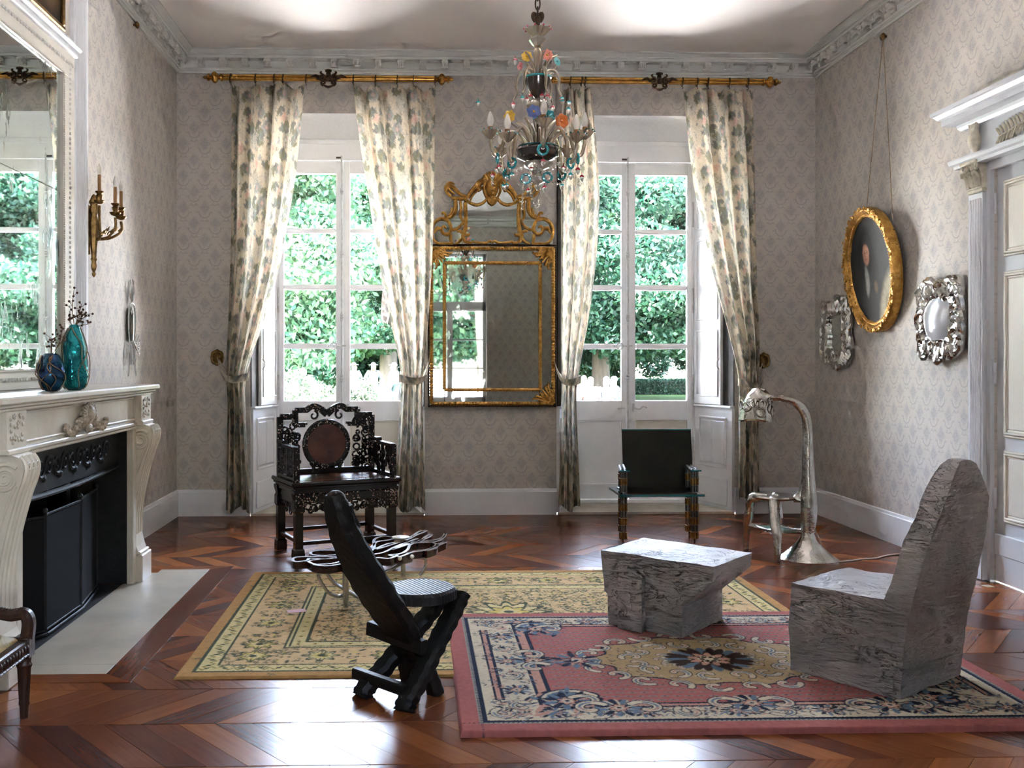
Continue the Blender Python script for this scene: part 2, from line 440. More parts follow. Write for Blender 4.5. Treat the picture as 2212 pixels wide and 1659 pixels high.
r0 = int(math.floor((YF - 4.05) / ROW)); r1 = int(math.ceil((YB - 4.05) / ROW))
for r in range(r0, r1):
    ya, yb = 4.05 + r * ROW, 4.05 + (r + 1) * ROW; sgn = 1 if r % 2 == 0 else -1
    xa, xb = (0, SH) if sgn > 0 else (SH, 0)
    for k in range(-24, 32):
        x = k * PIT + 0.08
        full = [(x + xa, ya + GAP), (x + xa + PIT - GAP, ya + GAP), (x + xb + PIT - GAP, yb - GAP), (x + xb, yb - GAP)]
        p = clip(full, XL + 0.003, XR - 0.003, YF, YB - 0.002)
        if len(p) >= 3: cand.append((full, p, len(p) == 4 and all(abs(a[0] - b[0]) < 1e-6 for a, b in zip(p, full)), sgn))
def plank_vis(p):
    cx = sum(q[0] for q in p) / len(p); cy = sum(q[1] for q in p) / len(p)
    if cy < 3.0: return 0
    for (a, b, c, d) in (RUG_Y, RUG_P, (HX0 - 0.3, HX1, HY0, HY1)):
        if a + 0.1 < cx < b - 0.1 and c + 0.1 < cy < d - 0.1: return 0
    q = [proj((x, y, 0)) for x, y in p]
    mx = sum(a for a, _ in q) / len(q); my = sum(b for _, b in q) / len(q)
    if not (-60 < mx < 2272 and my < 1720): return 0
    return abs(sum(q[i][0] * q[(i + 1) % len(q)][1] - q[(i + 1) % len(q)][0] * q[i][1] for i in range(len(q)))) / 2
cand.sort(key=lambda c: -plank_vis(c[1]))
def plank_mesh(polys, name, mat, org=(0, 0), sgn=1):
    vs, fs, uv = [], [], []; bv = 0.0012
    for p, sg in polys:
        n = len(p); o = len(vs); cx = sum(q[0] for q in p) / n; cy = sum(q[1] for q in p) / n
        for k, z in ((1.0, -0.02), (1.0, -bv), (0.992, 0.0)): vs += [(cx + (q[0] - cx) * k - org[0], cy + (q[1] - cy) * k - org[1], z) for q in p]
        fs.append(tuple(o + 2 * n + i for i in range(n)))
        for b in (0, n): fs += [(o + b + i, o + b + (i + 1) % n, o + b + n + (i + 1) % n, o + b + n + i) for i in range(n)]
    me = bpy.data.meshes.new(name); me.from_pydata(vs, [], fs); me.materials.append(mat)
    L = math.hypot(SH, ROW); ul = me.uv_layers.new(name='UVMap')
    sgs = []
    for p, sg in polys: sgs += [sg] * (3 * len(p))
    for lp, d in zip(me.loops, ul.data):
        x, y, z = me.vertices[lp.vertex_index].co; sg = sgs[lp.vertex_index]; dx, dy = sg * SH / L, ROW / L
        d.uv = (x * dx + y * dy, -x * dy + y * dx)
    return me
shared = {}; rest = []
for i, (full, p, isfull, sg) in enumerate(cand):
    if i < 300:
        o0 = full[0]
        if isfull:
            if sg not in shared: shared[sg] = plank_mesh([(p, sg)], 'plank', M['parquet'], o0)
            me = shared[sg]
        else: me = plank_mesh([(p, sg)], 'plank', M['parquet'], o0)
        o = put('plank', me, floor, world=False); o.location = (o0[0], o0[1], rnd.uniform(-0.0006, 0.0006))
    else: rest.append((p, sg))
put('plank_field', plank_mesh(rest, 'plank_field', M['parquet_far']), floor, kind='stuff')
# straight boards framing the hearth
for n, poly in enumerate(([(HX1, HY0), (HX1 + 0.15, HY0 - 0.12), (HX1 + 0.15, HY1 + 0.12), (HX1, HY1)], [(XL, HY0), (HX1, HY0), (HX1 + 0.15, HY0 - 0.12), (XL, HY0 - 0.12)], [(XL, HY1), (HX1, HY1), (HX1 + 0.15, HY1 + 0.12), (XL, HY1 + 0.12)])):
    b = MB(); b.bprism(poly, -0.01, 0.003, 'z', 0.001); o = b.build('hearth_board', M['parquet'], floor)
    ul = o.data.uv_layers.new(name='UVMap')
    for lp, d in zip(o.data.loops, ul.data): q = o.data.vertices[lp.vertex_index].co; d.uv = (q.y, q.x) if n == 0 else (q.x, q.y)

# ------------------------------------------------------------------ walls, ceiling
cb = MB(); cb.box(XL - 0.3, XR + 0.3, YF - 0.3, YW + 0.25, ZC, ZC + 0.15); cb.build('ceiling', M['ceil'], kind='structure')
wb = MB(); YO = YW + 0.22
xs = [XL - 0.3] + [q for w in WIN for q in (w[1], w[2])] + [XR + 0.3]
for i in range(3):
    a, b = xs[2 * i], xs[2 * i + 1]
    a2 = a if i == 0 else WIN[i - 1][0] + 0.72; b2 = b if i == 2 else WIN[i][0] - 0.72
    wb.prism([(a, YB), (b, YB), (b2, YW), (b2, YO), (a2, YO), (a2, YW)], 0, ZC, 'z')
for w in WIN: wb.prism([(YB, ZR0), (YB, ZC), (YO, ZC), (YO, ZR1), (YW, ZR1)], w[1] - 0.01, w[2] + 0.01, 'x')
wb.build('wall_back', M['paper_x'], kind='structure')
M['soffit'] = pm('soffit_paper_painted_daylight', (0.80, 0.79, 0.78), (0.72, 0.715, 0.71), 60, 0.8, spec=0.2)  # same paper as the walls; strong daylight on it painted as a pale colour
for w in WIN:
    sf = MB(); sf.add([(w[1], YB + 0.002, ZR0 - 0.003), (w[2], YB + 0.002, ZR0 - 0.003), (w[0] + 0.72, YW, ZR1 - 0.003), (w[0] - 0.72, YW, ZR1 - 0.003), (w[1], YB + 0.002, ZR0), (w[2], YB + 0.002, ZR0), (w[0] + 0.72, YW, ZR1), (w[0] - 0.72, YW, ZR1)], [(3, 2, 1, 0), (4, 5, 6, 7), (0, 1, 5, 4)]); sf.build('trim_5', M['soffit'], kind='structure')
# left wall with the fireplace opening
FY0, FY1, FZ = 4.78, 6.57, 1.06
lw = MB(); lw.box(XL - 0.15, XL, YF, FY0, 0, ZC); lw.box(XL - 0.15, XL, FY1, YB, 0, ZC); lw.box(XL - 0.15, XL, FY0, FY1, FZ, ZC)
lw.build('wall_left', M['paper_y'], kind='structure')
# right wall with the door opening
DY0, DY1, DZ = 5.08, 6.50, 2.84
rw = MB(); rw.box(XR, XR + 0.15, YF, DY0, 0, ZC); rw.box(XR, XR + 0.15, DY1, YB, 0, ZC); rw.box(XR, XR + 0.15, DY0, DY1, DZ, ZC)
rw.build('wall_right', M['paper_y'], kind='structure')
# wall behind the camera with three tall windows
RWIN = [0.70]; RH = 0.76; RZ = 3.75
fw = MB(); px_ = XL - 0.15
for c in RWIN: fw.box(px_, c - RH, YF - 0.4, YF, 0, ZC); fw.box(c - RH, c + RH, YF - 0.4, YF, RZ, ZC); px_ = c + RH
fw.box(px_, XR + 0.15, YF - 0.4, YF, 0, ZC); fw.build('wall_front', M['paper_x'], kind='structure')

# cornice: one run per wall, modillions and paterae as parts
CP = [(0, 4.285), (0.018, 4.285), (0.022, 4.30), (0.034, 4.305), (0.034, 4.322), (0.045, 4.33), (0.045, 4.395), (0.135, 4.40), (0.135, 4.425), (0.148, 4.43), (0.15, 4.438), (0.172, 4.452), (0.186, 4.46), (0.2, 4.464), (0.2, 4.48), (0, 4.48)]
def run(path, prof, name, mat, parent=None, kind=None):
    b = MB(); b.sweepx(prof, path); return b.build(name, mat, parent, kind=kind)
Z3 = (0, 0, 1)
cor = {}
cor['back'] = run([((XL, YB, 0), (1, -1, 0), Z3), ((XR, YB, 0), (-1, -1, 0), Z3)], CP, 'trim_1', M['cornice'], kind='structure')
cor['left'] = run([((XL, YF, 0), (1, 1, 0), Z3), ((XL, YB, 0), (1, -1, 0), Z3)], CP, 'trim_2', M['cornice'], kind='structure')
cor['right'] = run([((XR, YF, 0), (-1, 1, 0), Z3), ((XR, YB, 0), (-1, -1, 0), Z3)], CP, 'trim_3', M['cornice'], kind='structure')
cor['front'] = run([((XL, YF, 0), (1, 1, 0), Z3), ((XR, YF, 0), (-1, 1, 0), Z3)], CP, 'trim_4', M['cornice'], kind='structure')
def modillion():
    b = MB(); pr = []
    for i in range(11):
        t = i / 10; pr.append((0.045 + 0.085 * t, 4.40 - 0.055 + 0.028 * math.sin(t * PI * 1.3) * (1 - t * 0.4) - (0.012 if t > 0.8 else 0)))
    outl = [(0.045, 4.402)] + pr + [(0.13, 4.402)]
    b.M = Matrix.Translation((0, 0, -4.40)); w = 0.026
    b.prism([(-p, z) for p, z in outl], -w, w, 'x')
    b.tube([(x, -0.122, 4.372) for x in (-0.032, 0.032)], 0.018, 8)
    b.tube([(x, -0.055, 4.345) for x in (-0.034, 0.034)], 0.014, 8)
    for s in (-1, 0, 1): b.ball((s * 0.018, -0.135, 4.362 - abs(s) * 0.006), (0.011, 0.009, 0.024), 6, 4)
    return b
def patera():
    b = MB(); b.lathe([(0.062, 0.0), (0.06, -0.006), (0.052, -0.006), (0.046, -0.001), (0.04, -0.004), (0.0, -0.011)], 16, (0, -0.088, 0), sq=lambda a, h: 1 - 0.42 * abs(math.sin(a)))
    return b
mo = modillion().build('modillion', M['cornlt'], cor['back'], smooth=True); pa = patera().build('patera', M['cornlt'], cor['back'], smooth=True)
first = True; st = 0.213
def place(proto, parent, loc, rz):
    o = bpy.data.objects.new(proto.name.split('.')[0], proto.data); C.objects.link(o); o.parent = parent; o.location = loc; o.rotation_euler = (0, 0, rz)
nb = int((XR - XL - 0.3) / st); x00 = (XL + XR) / 2 - nb * st / 2
for i in range(nb + 1):
    if i == 0: mo.location = (x00, YB, 4.40); pa.location = (x00 + st / 2, YB, 4.398)
    else:
        place(mo, cor['back'], (x00 + i * st, YB, 4.40), 0)
        if i < nb: place(pa, cor['back'], (x00 + (i + 0.5) * st, YB, 4.398), 0)
for i in range(20):
    y = YB - 0.2 - i * st
    place(mo, cor['left'], (XL, y, 4.40), R(90)); place(mo, cor['right'], (XR, y, 4.40), R(-90))
    place(pa, cor['left'], (XL, y - st / 2, 4.398), R(90)); place(pa, cor['right'], (XR, y - st / 2, 4.398), R(-90))

# baseboards
BP = [(0, 0), (0.022, 0), (0.022, 0.225), (0.018, 0.232), (0.014, 0.25), (0, 0.255)]
def base(name, a, b, n):
    return run([((*a, 0), n, Z3), ((*b, 0), n, Z3)], BP, name, M['trim'], kind='structure')
base('baseboard_back', (XL, YB), (WIN[0][1], YB), (0, -1, 0)); base('baseboard_back', (WIN[0][2], YB), (WIN[1][1], YB), (0, -1, 0)); base('baseboard_back', (WIN[1][2], YB), (XR, YB), (0, -1, 0))
base('baseboard_left', (XL, 7.0), (XL, YB), (1, 0, 0)); base('baseboard_left', (XL, YF), (XL, 4.55), (1, 0, 0))
base('baseboard_right', (XR, 6.72), (XR, 7.95), (-1, 0, 0)); base('baseboard_right', (XR, 7.952), (XR, YB), (-1, 0, 0)); base('baseboard_right', (XR, YF), (XR, 4.85), (-1, 0, 0))

# ------------------------------------------------------------------ French windows in the back wall
def bolection(b, x0, x1, y, z0, z1, w=0.02, d=0.012):
    """raised moulding frame on a face that looks to -y"""
    for (a, c, e, f) in ((x0, x1, z0, z0 + w), (x0, x1, z1 - w, z1), (x0, x0 + w, z0 + w, z1 - w), (x1 - w, x1, z0 + w, z1 - w)):
        b.box(a, c, y - d, y + 0.004, e, f, 0.005)
PZ = [(1.086, 1.625), (1.683, 2.236), (2.294, 2.822), (2.874, 3.438)]
def casement(win, xc, sg, label):
    e = thing('casement', None, None); e.parent = win
    x0, x1 = (xc - 0.665, xc - 0.028) if sg < 0 else (xc + 0.0, xc + 0.665)
    g0, g1 = (xc - 0.615, xc - 0.078) if sg < 0 else (xc + 0.068, xc + 0.612)
    y0, y1 = YW, YW + 0.05; b = MB()
    b.box(x0, g0, y0, y1, 0.065, 3.57, 0.004); b.box(g1, x1, y0, y1, 0.065, 3.57, 0.004)
    b.box(g0, g1, y0, y1, 3.438, 3.57); b.box(g0, g1, y0, y1, 0.885, 1.086); b.box(g0, g1, y0, y1, 0.065, 0.21)
    b.build('casement_frame', M['winpaint'], e)
    for i in range(3): q = MB(); q.box(g0, g1, y0 + 0.004, y1 - 0.004, PZ[i][1], PZ[i + 1][0], 0.012); q.build('glazing_bar', M['winpaint'], e)
    for z0, z1 in PZ: q = MB(); q.box(g0 - 0.005, g1 + 0.005, y0 + 0.024, y0 + 0.028, z0 - 0.005, z1 + 0.005); q.build('pane', M['pane'], e)
    q = MB(); q.box(g0 - 0.005, g1 + 0.005, y0 + 0.016, y0 + 0.034, 0.205, 0.89); bolection(q, g0, g1, y0 + 0.016, 0.21, 0.885, 0.016, 0.012); q.build('lower_panel', M['cream'] if sg > 0 else M['winpaint'], e)
    hx = x0 - 0.006 if sg < 0 else x1 + 0.006
    for z in (0.45, 1.1, 2.0, 2.9): q = MB(); q.tube([(hx, y0 - 0.008, z), (hx, y0 - 0.008, z + 0.26)], 0.011, 8); q.build('hinge', M['iron'], e, smooth=True)
    return e
def reveal(win, xa, ya, xb, yb, name, ledge_side):
    """splayed side of a recess between (xa,ya) at the room and (xb,yb) at the window: wainscot panel below, folded shutter above"""
    a = Vector((xa, ya, 0)); d = Vector((xb - xa, yb - ya, 0)); L = d.length; d.normalize()
    n = Vector((-d.y, d.x, 0)) * ledge_side               # into the opening
    Mx = Matrix(((d.x, -n.x, 0, a.x), (d.y, -n.y, 0, a.y), (0, 0, 1, 0), (0, 0, 0, 1)))   # local x along depth, -y out of the face
    b = MB(Mx); b.box(0.0, L, -0.03, 0.0, 0.02, 1.03); bolection(b, 0.09, L - 0.08, -0.03, 0.43, 0.94, 0.022, 0.014)
    b.box(0.12, 0.5 * L + 0.002, -0.042, -0.03, 0.47, 0.90, 0.012); b.box(0.5 * L + 0.006, L - 0.11, -0.042, -0.03, 0.47, 0.90, 0.012)
    b.box(0.07, L - 0.05, -0.044, -0.03, 0.06, 0.32, 0.006); b.box(-0.002, L, -0.055, 0.0, 1.03, 1.055, 0.008)
    b.build('reveal_panel', M['winpaint'], win)
    b = MB(Mx); b.box(0.17, L - 0.005, -0.045, -0.012, 1.06, 3.74, 0.004); bolection(b, 0.21, L - 0.05, -0.045, 1.14, 1.82, 0.018, 0.010)
    bolection(b, 0.21, L - 0.05, -0.045, 1.92, 2.75, 0.018, 0.010); bolection(b, 0.21, L - 0.05, -0.045, 2.85, 3.66, 0.018, 0.010)
    s = b.build('shutter', M['winpaint'], win)
    b = MB(Mx); b.tube([(0.19, -0.05, 1.42), (0.185, -0.075, 1.45), (0.185, -0.075, 1.49), (0.19, -0.05, 1.52)], 0.006, 6); b.build('shutter_knob', M['iron'], s)
    b = MB(Mx); b.box(0.002, 0.165, -0.012, -0.002, 1.058, 3.74); b.build('shutter_case', M['dark'], win)  # dark sheet painting the shade inside the shutter box gap
def window(idx, xc, xa, xb):
    w = thing('window_%d' % idx, None, None, kind='structure')
    b = MB(); b.box(xc - 0.72, xc - 0.665, YW - 0.005, YW + 0.09, 0.02, ZR1, 0.004); b.box(xc + 0.665, xc + 0.72, YW - 0.005, YW + 0.09, 0.02, ZR1, 0.004)
    b.box(xc - 0.665, xc + 0.665, YW - 0.005, YW + 0.09, 3.575, ZR1); b.box(xc - 0.665, xc + 0.665, YW - 0.014, YW + 0.09, 3.74, ZR1 - 0.002, 0.004)
    b.box(xc - 0.72, xc + 0.72, YW - 0.03, YW + 0.12, 0.02, 0.062, 0.006); b.build('window_frame', M['winpaint'], w)
    casement(w, xc, -1, 'left'); casement(w, xc, 1, 'right')
    b = MB(); b.box(xc - 0.03, xc - 0.002, YW - 0.012, YW + 0.05, 0.065, 3.57, 0.006); b.build('astragal', M['winpaint'], w)
    e = MB(); e.tube([(xc - 0.016, YW - 0.026, 0.25), (xc - 0.016, YW - 0.026, 3.62)], 0.009, 8); bo = e.build('espagnolette_bolt', M['iron'], w, smooth=True)
    for z in (0.55, 1.32, 1.95, 2.6, 3.25): q = MB(); q.lathe([(0.009, -0.04), (0.017, -0.028), (0.012, -0.01), (0.021, 0), (0.012, 0.01), (0.017, 0.028), (0.009, 0.04)], 10, (xc - 0.016, YW - 0.026, z)); q.build('bolt_collar', M['iron'], bo, smooth=True)
    q = MB(); z = 1.655
    q.tube([(xc - 0.10 + 0.035 * math.cos(a), YW - 0.016, z + 0.035 * math.sin(a)) for a in [k * PI / 8 for k in range(16)]], 0.006, 6, closed=True)
    for k in range(3): a = k * PI / 3; q.tube([(xc - 0.10 + 0.03 * math.cos(a), YW - 0.014, z + 0.03 * math.sin(a)), (xc - 0.10 - 0.03 * math.cos(a), YW - 0.014, z - 0.03 * math.sin(a))], 0.004, 5)
    q.ball((xc - 0.155, YW - 0.016, z), 0.012); q.tube([(xc - 0.06, YW - 0.02, z), (xc + 0.03, YW - 0.035, z + 0.005)], 0.008, 6); q.build('bolt_latch', M['iron'], bo, smooth=True)
    q = MB(); q.tube([(xc - 0.055, YW - 0.005, 1.01), (xc - 0.055, YW - 0.035, 1.01), (xc - 0.10, YW - 0.04, 1.012), (xc - 0.125, YW - 0.04, 1.005)], 0.008, 6); q.build('door_handle', M['iron'], w, smooth=True)
    q = MB(); q.tube(spl([(xc + 0.05, YW - 0.005, 1.02), (xc + 0.05, YW - 0.04, 1.015), (xc + 0.10, YW - 0.045, 1.0), (xc + 0.14, YW - 0.045, 1.03), (xc + 0.18, YW - 0.045, 1.015)], 4), 0.008, 6); q.box(xc + 0.035, xc + 0.06, YW - 0.012, YW, 0.97, 1.06, 0.004); q.build('door_handle', M['iron'], w, smooth=True)
    if idx == 2 or True: q = MB(); q.box(xc - 0.075, xc - 0.02, YW - 0.012, YW - 0.004, 3.592, 3.61); q.build('bolt_keeper', M['dark'], w)
    b = MB(); b.prism([(xa + 0.005, YB - 0.015), (xb - 0.005, YB - 0.015), (xc + 0.72, YW), (xc - 0.72, YW)], -0.01, 0.022, 'z'); b.build('threshold', M['stone'], w)
    reveal(w, xa, YB, xc - 0.72, YW, 'l', -1); reveal(w, xb, YB, xc + 0.72, YW, 'r', 1)
    return w
for i, (c, a, b_) in enumerate(WIN): window(i + 1, c, a, b_)
# windows behind the camera: casements with fanlights
def rear_window(idx, xc):
    w = thing('window_%d' % idx, None, None, kind='structure'); y0, y1 = YF - 0.34, YF - 0.28; b = MB()
    b.box(xc - RH, xc - RH + 0.07, y0, y1, 0, RZ); b.box(xc + RH - 0.07, xc + RH, y0, y1, 0, RZ); b.box(xc - RH, xc + RH, y0, y1, RZ - 0.06, RZ)
    b.box(xc - RH, xc + RH, y0, y1, 2.55, 2.75); b.box(xc - RH, xc + RH, y0, y1, 0, 0.75); b.box(xc - 0.06, xc + 0.06, y0, y1, 0.75, 2.55)
    b.build('window_frame', M['winpaint'], w)
    for s in (-1, 1):
        for z in (1.33, 1.93): q = MB(); q.box(xc + s * 0.06, xc + s * (RH - 0.07), y0 + 0.01, y1 - 0.01, z, z + 0.035); q.build('glazing_bar', M['winpaint'], w)
    q = MB()
    for k in range(1, 6): a = PI * k / 6; q.tube([(xc + 0.22 * math.cos(a), (y0 + y1) / 2, 2.75 + 0.22 * math.sin(a)), (xc + 0.92 * math.cos(a) * 0.75, (y0 + y1) / 2, 2.75 + 0.92 * math.sin(a))], 0.014, 6)
    q.tube([(xc + 0.24 * math.cos(PI * k / 10), (y0 + y1) / 2, 2.75 + 0.24 * math.sin(PI * k / 10)) for k in range(11)], 0.016, 6)
    q.tube([(xc + 0.52 * math.cos(PI * k / 14), (y0 + y1) / 2, 2.75 + 0.60 * math.sin(PI * k / 14)) for k in range(15)], 0.014, 6)
    q.build('fanlight_bar', M['winpaint'], w, kind='stuff')
    q = MB(); q.box(xc - RH + 0.05, xc + RH - 0.05, y0 + 0.028, y0 + 0.032, 0.74, RZ - 0.05); q.build('pane', M['pane'], w)
for i, c in enumerate(RWIN): rear_window(3 + i, c)
# daylight portals in the window openings: they only steer the sampling of the sky
def portal(x, y, z, w, h, face):
    l = bpy.data.lights.new('window_portal', 'AREA'); l.shape = 'RECTANGLE'; l.size = w; l.size_y = h; l.cycles.is_portal = True
    o = bpy.data.objects.new('window_portal', l); C.objects.link(o); o.location = (x, y, z); o.rotation_euler = (R(90) * face, 0, 0)
for c, a, b_ in WIN: portal(c, YW + 0.14, 1.9, 1.46, 3.8, -1)
for c in RWIN: portal(c, YF - 0.36, 2.2, 1.5, 3.2, 1)
# ------------------------------------------------------------------ a small painter for printed cloth, rugs and canvases
class Paint:
    def __init__(s, w, h, res, col, seed=3):
        s.w, s.h, s.res = w, h, res; s.nx, s.ny = int(round(w / res)) + 1, int(round(h / res)) + 1
        s.a = np.ones((s.ny, s.nx, 3), np.float32) * np.array(col, np.float32); s.rg = np.random.default_rng(seed)
        s.X, s.Y = np.meshgrid(np.linspace(0, w, s.nx), np.linspace(0, h, s.ny)); s.wrap = False
    def _put(s, mask, col, sl): s.a[sl] = s.a[sl] * (1 - mask[..., None]) + np.array(col, np.float32) * mask[..., None]
    def _win(s, cx, cy, r):
        i0 = max(0, int((cx - r) / s.res)); i1 = min(s.nx, int((cx + r) / s.res) + 2); j0 = max(0, int((cy - r) / s.res)); j1 = min(s.ny, int((cy + r) / s.res) + 2)
        return (slice(j0, j1), slice(i0, i1)) if i1 > i0 and j1 > j0 else None
    def _all(s, cx, cy, r, f):
        offs = [(0, 0)]
        if s.wrap: offs = [(a * s.w, b * s.h) for a in (-1, 0, 1) for b in (-1, 0, 1)]
        for dx, dy in offs:
            sl = s._win(cx + dx, cy + dy, r)
            if sl: f(s.X[sl] - cx - dx, s.Y[sl] - cy - dy, sl)
    def ell(s, cx, cy, a, b, ang, col, soft=None, al=1.0, pet=0, pa=0.25, ph=0.0):
        soft = soft or s.res * 0.9; ca, sa = math.cos(ang), math.sin(ang)
        def f(x, y, sl):
            u = (x * ca + y * sa) / a; v = (-x * sa + y * ca) / b; d = np.sqrt(u * u + v * v)
            if pet: d = d / (1 - pa + pa * np.cos(pet * np.arctan2(v, u) + ph))
            s._put(np.clip((1 - d) * min(a, b) / soft + 0.5, 0, 1) * al, col, sl)
        s._all(cx, cy, max(a, b) * (1.1 + pa) + soft * 2, f)
    def ring(s, cx, cy, a, b, w, col, ang=0.0, pet=0, pa=0.2, ph=0.0):
        ca, sa = math.cos(ang), math.sin(ang)
        def f(x, y, sl):
            u = (x * ca + y * sa) / a; v = (-x * sa + y * ca) / b; d = np.sqrt(u * u + v * v)
            if pet: d = d / (1 - pa + pa * np.cos(pet * np.arctan2(v, u) + ph))
            s._put(np.clip((w / 2 - np.abs(d - 1) * min(a, b)) / s.res + 0.5, 0, 1), col, sl)
        s._all(cx, cy, max(a, b) * 1.3 + w, f)
    def line(s, pts, w, col):
        P = [tuple(p[:2]) for p in pts]
        for (ax, ay), (bx, by) in zip(P[:-1], P[1:]):
            cx, cy = (ax + bx) / 2, (ay + by) / 2; dx, dy = bx - ax, by - ay; L2 = dx * dx + dy * dy or 1e-9
            def f(x, y, sl):
                t = np.clip(((x + cx - ax) * dx + (y + cy - ay) * dy) / L2, 0, 1)
                d = np.hypot(x + cx - ax - t * dx, y + cy - ay - t * dy); s._put(np.clip((w / 2 - d) / s.res + 0.5, 0, 1), col, sl)
            s._all(cx, cy, math.sqrt(L2) / 2 + w + s.res * 2, f)
    def rect(s, x0, x1, y0, y1, col):
        s.a[max(0, int(round(y0 / s.res))):int(round(y1 / s.res)) + 1, max(0, int(round(x0 / s.res))):int(round(x1 / s.res)) + 1] = col
    def frame(s, d, w, col):
        s.rect(d, s.w - d, d, d + w, col); s.rect(d, s.w - d, s.h - d - w, s.h - d, col); s.rect(d, d + w, d, s.h - d, col); s.rect(s.w - d - w, s.w - d, d, s.h - d, col)
    def leaf(s, x, y, L, ang, col, w=0.32): s.ell(x + L / 2 * math.cos(ang), y + L / 2 * math.sin(ang), L / 2, L / 2 * w, ang, col)
    def sprig(s, x, y, L, ang, col, n=4):
        s.line([(x, y), (x + L * math.cos(ang), y + L * math.sin(ang))], L * 0.05, col)
        for i in range(n):
            t = 0.3 + 0.7 * i / n; q = 1 if i % 2 else -1
            s.leaf(x + t * L * math.cos(ang), y + t * L * math.sin(ang), L * 0.4, ang + q * 0.8, col)
    def noise(s, amp, k=5):
        g = s.rg.normal(0, 1, (s.ny // k + 3, s.nx // k + 3)); yi = np.linspace(0, g.shape[0] - 1.01, s.ny); xi = np.linspace(0, g.shape[1] - 1.01, s.nx)
        y0 = yi.astype(int); x0 = xi.astype(int); fy = (yi - y0)[:, None]; fx = (xi - x0)[None]
        n = g[y0][:, x0] * (1 - fy) * (1 - fx) + g[y0][:, x0 + 1] * (1 - fy) * fx + g[y0 + 1][:, x0] * fy * (1 - fx) + g[y0 + 1][:, x0 + 1] * fy * fx
        s.a *= (1 + amp * n[..., None]).clip(0.3, 1.7)
def clothmat(name, rough=0.85, trans=0.0, fine=300, bump=0.0006, sheen=0.0):
    m = Mat(name, rough, spec=0.15); c = m.attr(); v = m.coord()
    w = m.noise(v, fine, 2); m.base(m.mix(w.step(0.2, 0.9) * 0.22, c, (0.02, 0.02, 0.02))); m.bump(w, bump)
    if trans:
        t = m.nt.nodes.new('ShaderNodeBsdfTranslucent'); m.nt.links.new(c.k, t.inputs[0]); x = m.nt.nodes.new('ShaderNodeMixShader'); x.inputs[0].default_value = trans
        o = m.nt.nodes['Material Output']; m.nt.links.new(m.b.outputs[0], x.inputs[1]); m.nt.links.new(t.outputs[0], x.inputs[2]); m.nt.links.new(x.outputs[0], o.inputs[0])
    return m.m

# ------------------------------------------------------------------ printed floral curtains
CW, CHT = 0.66, 0.72
tile = Paint(CW, CHT, 0.004, (0.67, 0.585, 0.45)); tile.wrap = True; rg = random.Random(11)
GR, GB, PK, OL, LB = (0.23, 0.225, 0.205), (0.37, 0.375, 0.35), (0.66, 0.40, 0.33), (0.27, 0.26, 0.18), (0.54, 0.51, 0.44)
for (x, y, a, b) in ((0.12, 0.16, 0.115, 0.10), (0.45, 0.52, 0.12, 0.105), (0.10, 0.60, 0.07, 0.08), (0.52, 0.18, 0.08, 0.07)):
    tile.ell(x, y, a, b, 0.3, LB, 0.02, 0.8, pet=7, pa=0.08)
    for _ in range(70):
        t, r = rg.uniform(0, 6.28), rg.random() ** 0.5; tile.ell(x + r * a * math.cos(t) * 0.92, y + r * b * math.sin(t) * 0.92, 0.0042, 0.003, rg.uniform(0, 3), OL)
for (x, y, r) in ((0.31, 0.09, 0.078), (0.02, 0.42, 0.085), (0.58, 0.28, 0.07)):
    tile.ell(x, y, r, r * 0.9, 0, GB, 0.022, 0.85, pet=6, pa=0.10); tile.ell(x - 0.006, y, r * 0.66, r * 0.55, 0.6, GR, 0.02, 0.45, pet=5)
    tile.ell(x, y, r * 0.32, r * 0.3, 0, (0.58, 0.42, 0.36), 0.008, 0.9)
for (x, y, r) in ((0.33, 0.32, 0.06), (0.20, 0.62, 0.062), (0.54, 0.05, 0.05)):
    tile.ell(x, y, r, r * 0.95, 0, PK, 0.012, 0.62, pet=5, pa=0.18); tile.ell(x + 0.006, y - 0.004, r * 0.6, r * 0.5, 0.4, (0.70, 0.48, 0.40), 0.008, 0.6, pet=3); tile.ell(x, y, r * 0.25, r * 0.22, 0, (0.55, 0.26, 0.20), 0.01, 0.5)
for (x, y, an) in ((0.20, 0.08, 0.4), (0.06, 0.28, 2.0), (0.36, 0.45, 4.0), (0.56, 0.60, 5.2), (0.50, 0.36, 1.0), (0.12, 0.52, 3.2), (0.62, 0.44, 2.2), (0.26, 0.22, 1.2), (0.44, 0.40, 3.0), (0.30, 0.66, 0.2), (0.02, 0.10, 5.0), (0.40, 0.64, 1.8)):
    for k in range(3): tile.leaf(x, y, 0.10, an + (k - 1) * 0.7, (GR, (0.25, 0.27, 0.23), OL)[k], 0.45)
for (x, y) in ((0.40, 0.22), (0.28, 0.52), (0.60, 0.68), (0.08, 0.66)):        # tulips
    for k in (-0.35, 0, 0.35): tile.leaf(x, y, 0.06, 1.57 + k, GB if k else GR, 0.5)
    tile.line([(x, y), (x + 0.01, y - 0.05)], 0.004, OL)
for _ in range(40): tile.sprig(rg.uniform(0, CW), rg.uniform(0, CHT), rg.uniform(0.03, 0.065), rg.uniform(0, 6.28), rg.choice((OL, GR, (0.30, 0.30, 0.26))), 5)
tile.noise(0.10, 3)
M['curtain'] = clothmat('floral_printed_chintz', 0.8, 0.30, 350)
